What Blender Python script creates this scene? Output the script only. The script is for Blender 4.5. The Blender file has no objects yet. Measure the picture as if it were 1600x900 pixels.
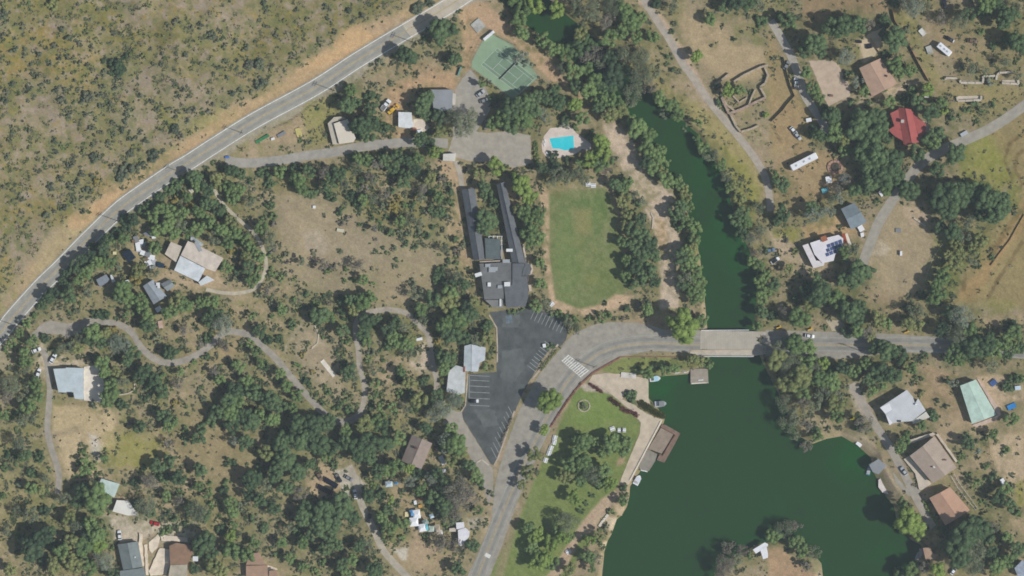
import bpy, bmesh, math, random
import numpy as np
from mathutils import Vector, Matrix
from mathutils.geometry import delaunay_2d_cdt

random.seed(7)
rng = np.random.default_rng(7)
sc = bpy.context.scene
COL = sc.collection

# ------------------------------------------------------------------ camera, sky, sun, exposure
CH = 1600.0            # camera height in metres: an aerial survey camera looking straight down
S = 0.3                # metres of ground per map unit (one map unit = one pixel of the photograph)
cam_d = bpy.data.cameras.new('survey_camera')
cam_d.sensor_width = 36.0
cam_d.lens = 36.0 * CH / (1600 * S)
cam_d.clip_start = 5.0
cam_d.clip_end = 30000.0
cam = bpy.data.objects.new('survey_camera', cam_d)
cam.location = (0, 0, CH)
COL.objects.link(cam)
sc.camera = cam

SUN_EL, SUN_AZ = math.radians(43), math.radians(110)      # azimuth clockwise from north (+Y)
sun_dir = Vector((math.sin(SUN_AZ) * math.cos(SUN_EL), math.cos(SUN_AZ) * math.cos(SUN_EL), math.sin(SUN_EL)))
sun_d = bpy.data.lights.new('sun', 'SUN')
sun_d.energy = 3.9
sun_d.angle = math.radians(0.5)
sun_d.color = (1.0, 0.98, 0.95)
sun = bpy.data.objects.new('sun', sun_d)
sun.rotation_euler = sun_dir.to_track_quat('Z', 'Y').to_euler()
sun.location = (300, -120, 400)
COL.objects.link(sun)

world = bpy.data.worlds.new('World')
sc.world = world
world.use_nodes = True
wn = world.node_tree
bg = wn.nodes['Background']
sky = wn.nodes.new('ShaderNodeTexSky')
sky.sky_type = 'NISHITA'
sky.sun_disc = False
sky.sun_elevation = SUN_EL
sky.sun_rotation = SUN_AZ
wn.links.new(sky.outputs[0], bg.inputs[0])
bg.inputs[1].default_value = 0.062

sc.view_settings.view_transform = 'Standard'
sc.view_settings.look = 'None'
sc.view_settings.exposure = 0.0
sc.view_settings.gamma = 1.0
sc.cycles.max_bounces = 5
sc.cycles.diffuse_bounces = 2
sc.cycles.filter_width = 1.7
KEXP = (0.72, 0.72, 0.73)   # radiance of a flat sunlit sheet of albedo 1, used to turn seen colours into albedo
HAZE = (0.030, 0.040, 0.042)     # light the air adds in front of the ground
HAZE_DENSITY = 7.0e-5

# ------------------------------------------------------------------ map helpers
TILE = {c: (400 * (i % 4), 225 * (i // 4)) for i, c in enumerate('ABCDEFGHIJKLMNOP')}

def Q(s):
    """'D:765 705,830 670' -> map points (a letter is a 400 x 225 sheet at 4x scale, Z is the map itself)"""
    t, body = s.split(':')
    out = []
    for p in body.split(','):
        x, y = map(float, p.split()[:2])
        if t != 'Z':
            x, y = TILE[t][0] + x / 4, TILE[t][1] + y / 4
        out.append((x, y))
    return out

def lin(c):
    c = np.asarray(c, float) / 255.0
    return np.where(c <= 0.04045, c / 12.92, ((c + 0.055) / 1.055) ** 2.4)

def alb(c):
    return np.clip((lin(c) - np.array(HAZE)) / np.array(KEXP), 0.004, 0.9)

_lat = {}
def vnoise(u, v, scale, seed):
    g = _lat.setdefault(seed, np.random.default_rng(seed).random((256, 256)))
    x, y = np.asarray(u, float) / scale, np.asarray(v, float) / scale
    x0, y0 = np.floor(x), np.floor(y)
    fx, fy = x - x0, y - y0
    fx, fy = fx * fx * (3 - 2 * fx), fy * fy * (3 - 2 * fy)
    i, j = x0.astype(int) & 255, y0.astype(int) & 255
    i1, j1 = (i + 1) & 255, (j + 1) & 255
    return (g[i, j] * (1 - fx) + g[i1, j] * fx) * (1 - fy) + (g[i, j1] * (1 - fx) + g[i1, j1] * fx) * fy

def fnoise(u, v, scale, seed, octaves=3):
    t, a, tot = 0, 1.0, 0
    for k in range(octaves):
        t = t + a * vnoise(u, v, scale / 2 ** k, seed + k)
        tot += a
        a *= 0.55
    return t / tot

def seg_dist(u, v, pts, closed):
    """distance to a polyline, and inside mask when closed"""
    u, v = np.asarray(u, float), np.asarray(v, float)
    best = np.full(u.shape, 1e9)
    side = np.zeros(u.shape)
    inside = np.zeros(u.shape, bool)
    n = len(pts)
    for k in range(n if closed else n - 1):
        (ax, ay), (bx, by) = pts[k], pts[(k + 1) % n]
        dx, dy = bx - ax, by - ay
        L = dx * dx + dy * dy + 1e-9
        t = np.clip(((u - ax) * dx + (v - ay) * dy) / L, 0, 1)
        d = np.hypot(u - ax - t * dx, v - ay - t * dy)
        cr = dx * (v - ay) - dy * (u - ax)
        m = d < best - 1e-6
        best = np.where(m, d, best)
        side = np.where(m, np.sign(cr), side)
        if closed and abs(dy) > 1e-12:
            c = ((ay > v) != (by > v)) & (u < dx * (v - ay) / dy + ax)
            inside ^= c
    return best, side, inside

def sd_poly(u, v, pts):
    d, _, ins = seg_dist(u, v, pts, True)
    return np.where(ins, -d, d)

def smooth(x, a, b):
    t = np.clip((np.asarray(x, float) - a) / (b - a), 0, 1)
    return t * t * (3 - 2 * t)

def dense(pts, step=4.0, closed=False, jit=0.0, seed=1):
    r = random.Random(seed)
    out = []
    n = len(pts)
    for k in range(n if closed else n - 1):
        (ax, ay), (bx, by) = pts[k], pts[(k + 1) % n]
        m = max(1, int(math.hypot(bx - ax, by - ay) / step))
        for i in range(m):
            t = i / m
            j = jit if i else jit * 0.5
            out.append((ax + (bx - ax) * t + r.uniform(-j, j), ay + (by - ay) * t + r.uniform(-j, j)))
    if not closed:
        out.append(pts[-1])
    return out

def curve(pts, sub=6):
    """Catmull-Rom through points"""
    p = [pts[0]] + list(pts) + [pts[-1]]
    out = []
    for k in range(1, len(p) - 2):
        for i in range(sub):
            t = i / sub
            out.append(tuple(0.5 * (2 * p[k][a] + (p[k + 1][a] - p[k - 1][a]) * t + (2 * p[k - 1][a] - 5 * p[k][a] + 4 * p[k + 1][a] - p[k + 2][a]) * t * t
                       + (3 * p[k][a] - p[k - 1][a] - 3 * p[k + 1][a] + p[k + 2][a]) * t ** 3) for a in (0, 1)))
    out.append(tuple(pts[-1]))
    return out

HIGHWAY = curve([(-160, 700), (-60, 588), (0, 521), (19, 497), (62, 449), (95, 417), (135, 376), (185, 328), (220, 302), (270, 268), (297, 252),
                 (337, 226), (400, 187), (492, 137), (560, 93), (632, 50), (675, 25), (720, -3), (800, -60), (900, -140)])
WATER_Z = -1.2
LAKE = Q('Z:770 -30,776 -5,800 18,830 45,870 68,900 100,940 140,980 172,995 198,1018 230,1042 270,1066 310,1082 350,1094 400,1100 450,1105 505,1109 560,'
         '1100 575,1075 585,1040 588,1014 590,1014 622,1024 632,1040 652,1037 662,1000 738,985 760,984 775,980 792,972 805,964 812,956 835,950 845,945 861,'
         '943 882,938 930,1108 935,1112 905,1128 880,1150 866,1190 848,1230 842,1262 855,1284 880,1290 935,1410 935,1412 900,1418 882,1434 868,1440 853,1422 843,1402 820,1396 790,1385 778,'
         '1374 758,1365 738,1360 715,1340 697,1315 682,1292 686,1270 694,1248 682,1232 645,1205 595,1188 560,1177 530,1180 480,1184 430,1170 390,1150 350,1140 310,1125 270,1110 240,1090 210,'
         '1060 183,1030 158,1000 128,960 90,920 52,880 20,850 -8,840 -30')

def HT(u, v):
    """terrain height over the map"""
    u, v = np.asarray(u, float), np.asarray(v, float)
    d, side, _ = seg_dist(u, v, HIGHWAY, False)
    dn = np.where(side < 0, d, -d)               # positive on the north-west side
    uc, vc = np.clip(u, -600, 2200), np.clip(v, -600, 1500)
    west = 0.021 * np.maximum(0, 735 - uc)
    west = west + smooth(735 - uc, 0, 200) * (fnoise(uc, vc, 90, 11, 2) - 0.5) * 2.2 * smooth(np.abs(dn), 14, 60)
    east = 0.018 * np.maximum(0, uc - 1215) + smooth(uc - 1200, 0, 160) * (fnoise(uc, vc, 80, 21, 2) - 0.5) * 1.6
    h = west + east
    hd = np.clip(dn - 17, 0, 420)
    h = h + 0.07 * hd + smooth(hd, 0, 130) * (fnoise(uc, vc, 110, 31, 3) - 0.5) * 9
    sd = sd_poly(u, v, LAKE)
    bank = np.where(sd > 0, WATER_Z - 0.12 + sd * 0.22, WATER_Z - 0.12 + np.maximum(sd, -12) * 0.16)
    return np.minimum(h, np.where(sd > 40, 1e9, bank))

def P(u, v, dz=0.0, z=None):
    h = float(HT(np.array([u]), np.array([v]))[0]) + dz if z is None else z
    k = S * (1 - h / CH)
    return Vector(((u - 800) * k, (450 - v) * k, h))

def XY(u, v, z):
    k = S * (1 - z / CH)
    return Vector(((u - 800) * k, (450 - v) * k, z))

# ------------------------------------------------------------------ objects and tags
def tag(o, label=None, cat=None, group=None, kind=None):
    if label: o['label'] = label
    if cat: o['category'] = cat
    if group: o['group'] = group
    if kind: o['kind'] = kind
    return o

def empty(name, loc, rz=0.0):
    o = bpy.data.objects.new(name, None)
    o.location = loc
    o.rotation_euler = (0, 0, rz)
    o.empty_display_size = 0.3
    COL.objects.link(o)
    return o

def link_mesh(name, me, mat=None, parent=None, loc=None):
    o = bpy.data.objects.new(name, me)
    COL.objects.link(o)
    if mat is not None and not me.materials:
        me.materials.append(mat)
    if parent is not None:
        o.parent = parent
    if loc is not None:
        o.location = loc
    return o

def mesh(name, verts, faces, mat=None):
    me = bpy.data.meshes.new(name)
    me.from_pydata([tuple(v) for v in verts], [], faces)
    me.update()
    if mat is not None:
        me.materials.append(mat)
    return me

class MB:
    """collects simple solids into one mesh"""
    def __init__(s):
        s.v, s.f = [], []
    def add(s, vs, fs):
        b = len(s.v)
        s.v += [tuple(v) for v in vs]
        s.f += [tuple(i + b for i in f) for f in fs]
        return s
    def box(s, c, d, rz=0.0, top=1.0):
        x, y, z = d[0] / 2, d[1] / 2, d[2] / 2
        R = Matrix.Rotation(rz, 3, 'Z')
        vs = []
        for k, sx, sy in ((-1, -1, -1), (-1, 1, -1), (-1, 1, 1), (-1, -1, 1), (1, -1, -1), (1, 1, -1), (1, 1, 1), (1, -1, 1)):
            t = top if k > 0 else 1
            vs.append(R @ Vector((sx * x * t, sy * y * t, k * z)) + Vector(c))
        return s.add(vs, [(3, 2, 1, 0), (4, 5, 6, 7), (0, 1, 5, 4), (1, 2, 6, 5), (2, 3, 7, 6), (3, 0, 4, 7)])
    def prism(s, poly, z0, z1):
        """poly: xy points counter-clockwise or not"""
        a = sum(poly[i][0] * poly[(i + 1) % len(poly)][1] - poly[(i + 1) % len(poly)][0] * poly[i][1] for i in range(len(poly)))
        p = list(poly) if a > 0 else list(poly)[::-1]
        n = len(p)
        z0 = z0 if hasattr(z0, '__len__') else [z0] * n
        vs = [(q[0], q[1], z0[i]) for i, q in enumerate(p)] + [(q[0], q[1], z1) for q in p]
        return s.add(vs, [tuple(range(n - 1, -1, -1)), tuple(range(n, 2 * n))] + [(i, (i + 1) % n, n + (i + 1) % n, n + i) for i in range(n)])
    def tube(s, pts, radii, n=7):
        rings = []
        for k, p in enumerate(pts):
            p = Vector(p)
            a = Vector(pts[max(0, k - 1)])
            b = Vector(pts[min(len(pts) - 1, k + 1)])
            d = (b - a).normalized()
            x = d.orthogonal().normalized()
            y = d.cross(x)
            rings.append([p + (x * math.cos(t) + y * math.sin(t)) * radii[k] for t in [2 * math.pi * i / n for i in range(n)]])
        vs = [q for r in rings for q in r]
        fs = []
        for k in range(len(pts) - 1):
            for i in range(n):
                fs.append((k * n + i, k * n + (i + 1) % n, (k + 1) * n + (i + 1) % n, (k + 1) * n + i))
        fs += [tuple(range(n - 1, -1, -1)), tuple(range((len(pts) - 1) * n, len(pts) * n))]
        return s.add(vs, fs)
    def mesh(s, name, mat=None):
        return mesh(name, s.v, s.f, mat)
    def build(s, name, mat, parent=None, loc=None):
        return link_mesh(name, s.mesh(name, mat), None, parent, loc)

# ------------------------------------------------------------------ materials
MATS = {}
def mat(name, c, rough=0.8, var=0.12, scale=1.0, seen=True, spec=0.25, bump=0.0, c2=None, lines=None, fine=0.0):
    """procedural: colour mottled by two noises; lines=(angle, spacing m, strength) adds faint seams or courses"""
    if name in MATS:
        return MATS[name]
    m = bpy.data.materials.new(name)
    m.use_nodes = True
    t = m.node_tree
    b = t.nodes['Principled BSDF']
    col = alb(c) if seen else np.asarray(c, float)
    colb = (alb(c2) if seen else np.asarray(c2, float)) if c2 is not None else np.clip(col * (1 - 2.2 * var), 0.003, 1)
    geo = t.nodes.new('ShaderNodeNewGeometry')
    n1 = t.nodes.new('ShaderNodeTexNoise')
    n1.inputs['Scale'].default_value = 0.35 * scale
    n1.inputs['Detail'].default_value = 5
    n1.inputs['Roughness'].default_value = 0.65
    t.links.new(geo.outputs['Position'], n1.inputs['Vector'])
    rmp = t.nodes.new('ShaderNodeMapRange')
    rmp.inputs[1].default_value, rmp.inputs[2].default_value = 0.36, 0.66
    t.links.new(n1.outputs[0], rmp.inputs[0])
    mix = t.nodes.new('ShaderNodeMix')
    mix.data_type = 'RGBA'
    mix.inputs[6].default_value = (*np.clip(col * (1 + var), 0, 1), 1) if c2 is None else (*col, 1)
    mix.inputs[7].default_value = (*colb, 1)
    t.links.new(rmp.outputs[0], mix.inputs[0])
    last = mix.outputs[2]
    if lines:
        ang, sp, st = lines
        mp = t.nodes.new('ShaderNodeMapping')
        mp.inputs['Rotation'].default_value = (0, 0, -ang)
        t.links.new(geo.outputs['Position'], mp.inputs['Vector'])
        wv = t.nodes.new('ShaderNodeTexWave')
        wv.inputs['Scale'].default_value = 0.314 / sp
        wv.inputs['Distortion'].default_value = 0.3
        t.links.new(mp.outputs[0], wv.inputs['Vector'])
        mx = t.nodes.new('ShaderNodeMix')
        mx.data_type = 'RGBA'
        mx.blend_type = 'MULTIPLY'
        mx.inputs[0].default_value = st
        t.links.new(last, mx.inputs[6])
        t.links.new(wv.outputs[0], mx.inputs[7])
        last = mx.outputs[2]
    t.links.new(last, b.inputs['Base Color'])
    b.inputs['Roughness'].default_value = rough
    b.inputs['Specular IOR Level'].default_value = spec
    if bump:
        n2 = t.nodes.new('ShaderNodeTexNoise')
        n2.inputs['Scale'].default_value = 3.0 * scale
        n2.inputs['Detail'].default_value = 4
        t.links.new(geo.outputs['Position'], n2.inputs['Vector'])
        bp = t.nodes.new('ShaderNodeBump')
        bp.inputs['Strength'].default_value = bump
        bp.inputs['Distance'].default_value = 0.3
        t.links.new(n2.outputs[0], bp.inputs['Height'])
        t.links.new(bp.outputs[0], b.inputs['Normal'])
    MATS[name] = m
    return m

def leaf_mat(name, ca, cb):
    m = bpy.data.materials.new(name)
    m.use_nodes = True
    t = m.node_tree
    b = t.nodes['Principled BSDF']
    geo = t.nodes.new('ShaderNodeNewGeometry')
    oi = t.nodes.new('ShaderNodeObjectInfo')
    n1 = t.nodes.new('ShaderNodeTexNoise')
    n1.inputs['Scale'].default_value = 0.45
    n1.inputs['Detail'].default_value = 3
    t.links.new(geo.outputs['Position'], n1.inputs['Vector'])
    a1 = t.nodes.new('ShaderNodeMath'); a1.operation = 'MULTIPLY_ADD'
    a1.inputs[1].default_value = 0.55
    t.links.new(geo.outputs['Random Per Island'], a1.inputs[0])
    a2 = t.nodes.new('ShaderNodeMath'); a2.operation = 'MULTIPLY_ADD'
    a2.inputs[1].default_value = 0.9; a2.inputs[2].default_value = -0.45
    t.links.new(n1.outputs[0], a2.inputs[0])
    a3 = t.nodes.new('ShaderNodeMath'); a3.operation = 'MULTIPLY_ADD'
    a3.inputs[1].default_value = 0.85
    t.links.new(oi.outputs['Random'], a3.inputs[0])
    a2.inputs[2].default_value = -0.62
    t.links.new(a2.outputs[0], a3.inputs[2])
    t.links.new(a3.outputs[0], a1.inputs[2])
    mix = t.nodes.new('ShaderNodeMix'); mix.data_type = 'RGBA'
    mix.inputs[6].default_value = (*ca, 1)
    mix.inputs[7].default_value = (*cb, 1)
    t.links.new(a1.outputs[0], mix.inputs[0])
    t.links.new(mix.outputs[2], b.inputs['Base Color'])
    tl = t.nodes.new('ShaderNodeBsdfTranslucent')
    t.links.new(mix.outputs[2], tl.inputs['Color'])
    ms = t.nodes.new('ShaderNodeMixShader'); ms.inputs[0].default_value = 0.25
    t.links.new(b.outputs[0], ms.inputs[1]); t.links.new(tl.outputs[0], ms.inputs[2])
    t.links.new(ms.outputs[0], t.nodes['Material Output'].inputs['Surface'])
    b.inputs['Roughness'].default_value = 0.75
    b.inputs['Specular IOR Level'].default_value = 0.15
    MATS[name] = m
    return m
# ------------------------------------------------------------------ plants: sheet letter -> 'x y radius look' at 4x map scale
PLANTS = {
'A': '''440 715 30 o,390 630 32 o,90 310 30 o,155 310 22 o,150 345 22 o,245 345 30 o,210 240 20 o,90 240 18 o,30 225 30 g,255 270 15 o,140 160 28 g,390 185 26 o,430 240 32 o,90 155 15 o,
15 90 40 o,10 380 25 o,50 400 15 g,190 405 18 o,310 400 20 o,370 360 25 g,425 355 25 g,570 430 20 o,500 390 20 g,470 390 15 o,340 285 25 g,75 525 22 o,190 545 30 o,235 470 22 g,360 490 16 o,
300 510 18 g,265 540 28 o,350 560 24 o,405 560 24 o,465 505 20 g,485 560 16 g,395 455 18 o,115 475 12 g,40 575 25 g,30 625 25 o,175 630 16 g,590 510 25 o,640 545 25 o,720 545 28 o,660 455 32 o,
720 590 14 o,550 600 45 g,510 630 30 o,620 590 26 o,625 660 22 o,690 650 25 o,715 695 15 g,530 715 22 o,600 745 20 o,570 795 24 o,615 825 14 g,650 720 10 o,705 765 20 o,785 660 34 o,795 710 30 o,
785 760 28 o,770 810 30 o,710 845 22 o,825 865 25 o,885 825 16 g,915 880 28 o,680 885 22 g,345 885 25 o,185 820 20 g,70 795 14 g,80 840 20 g,560 860 14 y,400 690 14 g,720 400 55 k,785 350 30 k,
645 385 28 k,700 465 32 k,750 440 45 k,740 490 26 o,1100 805 38 o,1130 850 28 d,1170 750 22 o,1170 690 28 g,1110 700 25 g,1210 680 22 g,1330 655 25 g,1300 690 22 d,1305 580 20 g,1450 580 32 o,
1500 570 25 o,1575 570 22 g,1370 425 20 o,1420 485 22 g,1515 455 20 o,1480 380 20 g,1560 405 38 g,1475 430 14 o,1405 385 22 o,1535 300 30 o,1410 290 28 g,1470 260 28 g,1325 220 35 o,1350 245 28 g,
1255 245 22 g,1250 160 28 o,1190 170 22 g,1105 140 32 g,1045 150 15 o,1165 340 30 g,1010 400 22 g,965 400 20 g,1020 335 20 g,940 305 18 g,1020 225 16 y,1105 310 12 o,1130 460 10 o,950 640 25 g,
1060 690 28 g,880 600 25 g,980 680 25 g,1140 560 25 g,1110 580 18 g,615 60 20 g,490 25 20 g,330 30 48 y,930 25 25 y,710 205 25 g,830 240 14 g,605 250 25 y,570 300 25 g,500 270 22 g,850 455 14 g,1395 35 14 g,
30 30 26 y,150 20 20 g,540 200 22 y,650 180 20 g,760 100 22 y,880 200 20 y,820 330 22 y,900 350 24 y,1200 430 22 y,1260 400 20 g,1180 600 18 g,1400 130 14 g,560 120 16 g,440 560 14 g''',
'B': '''55 20 30 o,430 40 22 o,585 65 30 o,450 110 20 o,665 100 32 g,700 20 12 o,885 50 14 o,490 200 22 o,230 350 28 g,60 160 22 g,130 220 22 g,330 355 12 o,20 400 44 o,30 520 48 o,90 440 20 y,
400 250 25 g,60 70 20 g,250 60 22 g,320 120 20 g,180 130 18 y,300 240 16 g,1010 50 50 o,1085 15 38 o,1150 190 75 o,1210 180 60 o,1130 225 50 o,1060 235 28 o,940 350 72 o,1240 370 50 o,1180 385 28 o,
780 395 30 g,840 525 20 g,770 605 25 o,940 455 20 g,750 540 16 g,385 680 14 o,440 850 16 g,330 885 25 g,590 560 42 m,560 660 60 o,620 640 45 o,710 600 38 o,715 680 50 o,650 780 75 o,740 770 55 o,
800 800 42 o,700 850 55 o,640 850 40 o,1040 650 70 o,1070 600 45 o,1050 710 45 o,1310 780 95 g,1230 740 60 g,1340 720 45 g,1150 820 42 y,1140 730 55 k,1030 870 52 o,1090 890 40 o,1410 520 34 m,
1480 610 32 o,1480 770 48 m,1540 740 60 m,1590 790 40 m''',
'C': '''0 680 74 o,75 645 64 o,150 612 56 o,230 605 56 o,60 740 75 m,0 780 60 o,140 690 55 o,205 740 46 p,180 700 36 p,300 640 52 o,390 650 55 b,335 740 40 k,440 740 52 m,270 560 36 o,
66 365 58 p,95 395 34 p,500 850 38 k,330 790 32 p,400 800 28 m,260 960 30 k,20 20 55 m,60 90 60 m,40 110 55 m,150 40 55 b,280 60 55 b,60 210 50 m,190 250 52 m,260 300 46 m,100 40 42 m,400 40 55 g,430 210 50 y,500 70 75 g,580 130 60 d,620 40 62 g,
700 60 55 m,740 140 66 m,810 110 42 m,600 240 55 m,680 200 55 m,880 230 42 m,780 230 46 m,400 300 60 o,480 270 55 o,340 330 50 m,390 440 60 m,320 420 45 g,460 360 55 d,530 330 55 d,560 400 50 g,
620 370 60 k,640 480 75 k,470 430 50 m,520 500 52 m,560 540 50 o,610 620 48 m,660 640 44 m,700 330 60 g,600 570 55 o,800 370 70 g,800 480 78 g,760 570 70 g,880 450 52 g,860 540 46 d,480 560 55 m,400 540 45 o,550 610 45 m,690 440 50 k,620 720 55 y,690 690 42 y,
540 670 45 o,740 640 42 g,920 620 52 m,1000 660 52 m,950 710 34 g,1040 720 42 m,1160 770 34 m,1080 800 26 g,1150 860 34 m,780 800 62 m,850 850 52 m,750 750 38 m,560 880 55 b,340 250 42 k,
1000 200 22 o,970 360 22 o,1008 440 24 o,1150 350 46 b,1240 120 42 m,1400 15 60 k,1330 40 45 o,1480 20 50 o,1560 130 42 o,1540 40 50 g,1390 245 20 o,1250 285 16 g,1440 200 18 g,1000 40 42 g,
900 25 40 k,1350 560 46 b,1420 560 38 m,1275 545 25 k,1300 640 30 o,1590 720 32 b,1090 880 26 y''',
'D': '''120 125 55 o,70 110 40 o,160 170 32 m,480 170 75 o,400 160 60 o,560 150 66 o,620 155 48 d,730 130 42 o,800 240 75 o,730 220 42 o,290 270 72 o,230 320 50 o,330 320 45 o,490 360 62 p,440 330 30 g,
240 455 42 m,280 550 50 m,320 615 38 m,500 470 34 o,560 510 45 p,600 570 36 m,525 645 34 o,620 645 24 o,740 340 30 k,800 400 50 m,890 440 42 m,820 450 42 m,870 190 26 g,790 20 40 o,900 40 72 p,
980 30 42 g,1090 110 45 d,1200 130 62 g,1250 90 52 o,1330 80 36 o,1380 25 60 m,1480 110 72 o,1530 95 50 o,1440 30 50 o,1560 40 42 g,1330 195 25 m,1560 260 72 o,1500 240 40 o,1400 285 32 o,
1290 258 22 d,1280 430 42 g,1210 420 32 g,1360 450 36 g,1480 380 42 g,1390 510 32 p,1560 470 36 g,1290 660 34 o,1330 700 24 o,1400 655 22 o,1240 680 28 o,1150 730 32 o,1020 700 58 o,940 640 52 o,
1000 560 46 b,900 570 38 o,1085 640 40 m,1060 840 52 o,1000 870 44 o,1100 690 32 b,850 625 36 o,760 635 40 m,400 720 62 o,350 690 40 o,600 740 70 o,680 730 66 o,560 800 75 o,700 820 70 o,
640 870 70 o,750 860 42 o,420 830 60 m,470 870 50 y,320 840 52 o,280 810 40 k,40 370 22 g,730 560 20 m''',
'E': '''40 75 22 o,140 40 16 g,190 20 25 y,350 45 25 o,385 20 20 m,290 100 22 g,240 95 20 g,165 105 20 y,440 130 30 g,465 70 18 g,590 85 35 o,520 50 25 y,580 5 20 o,680 5 25 g,820 60 32 o,
790 165 58 o,750 210 38 o,840 150 34 o,960 75 50 o,900 130 28 o,1010 50 22 g,375 215 28 o,515 190 30 g,320 270 34 o,245 170 20 g,190 210 15 g,80 290 20 g,120 310 15 o,20 270 25 g,440 260 30 o,
480 235 30 o,530 285 24 o,560 285 28 o,600 240 32 Y,580 300 20 Y,470 360 25 o,400 400 28 o,340 415 22 g,290 445 32 o,305 495 12 g,390 490 14 g,515 420 24 o,110 340 15 o,195 390 22 g,165 515 22 g,
25 660 20 g,510 330 15 o,25 790 22 y,
1400 145 34 o,1450 165 48 o,1510 190 38 o,1570 235 24 o,1215 200 55 o,1165 220 42 o,1100 250 40 o,1060 290 42 o,1000 335 42 o,940 380 38 o,890 415 42 o,835 470 45 k,775 470 36 o,790 515 42 k,
730 560 42 k,670 590 45 k,640 650 48 k,590 640 40 k,560 700 45 k,500 730 45 k,460 770 45 k,415 810 40 k,390 860 36 k,
1290 280 56 o,1230 255 40 m,1350 215 44 y,1340 270 36 y,1430 270 40 m,1490 300 48 m,1560 360 42 g,1450 340 42 m,1090 345 32 Y,1190 390 36 Y,1170 330 36 m,1130 300 32 o,1000 405 46 m,960 450 46 m,
1060 420 46 m,1140 440 46 m,1050 500 50 m,1120 515 46 g,980 540 46 m,1240 430 46 m,1300 370 50 o,1370 400 50 o,1390 450 40 k,1440 480 46 y,1300 490 50 m,1230 530 46 m,1380 540 50 m,1460 560 50 m,
1340 590 46 g,1420 620 46 m,1540 610 42 m,1180 555 36 m,1090 560 42 m,1450 670 32 Y,1540 700 36 y,1570 650 36 m,1415 770 42 m,1475 805 32 k,1550 770 46 o,1570 850 42 m,1500 590 36 o,960 655 38 m,
985 640 30 o,860 790 46 y,850 840 44 Y,900 740 28 y,960 800 40 g,1040 775 16 Y,680 600 36 m,770 590 40 m,600 745 46 m,540 800 46 m,680 740 42 m,740 770 28 g,490 850 38 m,420 885 36 o,640 690 40 o''',
'F': '''45 180 42 o,90 240 38 o,150 175 42 m,235 160 40 o,260 220 55 m,330 170 46 o,290 290 42 m,355 310 38 o,420 170 46 d,480 190 56 o,450 260 50 o,470 330 42 o,530 190 46 o,560 250 46 g,605 60 40 o,
640 95 40 m,590 320 38 k,620 150 46 g,690 100 46 m,750 130 46 d,810 95 48 o,880 85 52 o,950 105 46 o,860 150 46 o,1010 90 42 m,930 190 46 o,1000 170 44 k,920 245 46 o,700 200 42 d,660 220 32 o,
740 230 36 g,640 380 40 o,670 350 36 m,720 340 36 g,800 310 36 d,850 290 28 o,680 280 32 d,885 340 26 Y,995 340 22 Y,1040 280 36 d,1030 330 36 g,980 380 32 o,930 380 26 m,860 400 36 Y,800 390 28 g,
1100 290 32 m,1090 215 42 y,1120 50 46 b,1080 30 30 m,1160 215 32 d,1210 300 34 o,1210 370 32 m,1140 330 40 m,1100 410 34 o,1150 430 42 o,1200 470 32 g,1110 520 28 o,1065 575 32 o,1015 490 36 g,
1010 540 28 g,960 460 36 g,900 480 36 m,840 555 32 o,900 555 26 g,950 555 24 g,720 460 25 o,655 500 18 o,675 540 14 o,770 490 22 m,820 460 20 m,745 525 34 d,525 425 32 o,550 395 18 m,580 465 25 d,
530 495 25 d,90 385 36 o,110 450 28 m,50 465 22 o,110 500 24 d,80 570 42 g,90 620 46 g,30 520 46 m,110 660 28 d,90 700 22 m,190 685 22 g,195 735 18 d,275 730 34 g,20 700 42 m,15 780 30 m,15 840 30 m,
105 800 30 m,155 840 25 m,225 795 14 d,235 850 14 m,150 715 8 m,360 750 26 d,420 750 44 d,450 800 28 m,480 760 25 d,570 780 25 m,640 760 48 d,610 850 28 m,670 850 40 m,730 880 22 m,550 855 20 m,
730 780 16 g,750 670 18 o,745 595 14 d,795 650 16 o,860 650 24 g,935 625 26 o,915 600 15 g,995 640 25 o,880 725 20 o,820 680 15 m,975 870 28 g,1250 595 34 o,1290 625 24 g,1180 650 36 g,1260 670 32 d,
1200 740 28 o,1250 745 22 o,1150 800 42 o,1140 850 42 o,1250 820 42 g,1220 880 46 o,1300 870 46 o,1420 270 46 o,1440 310 42 o,1490 365 42 o,1440 470 66 o,1420 530 52 o,1480 500 46 o,1500 140 58 b,
1390 180 40 y''',
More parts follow.
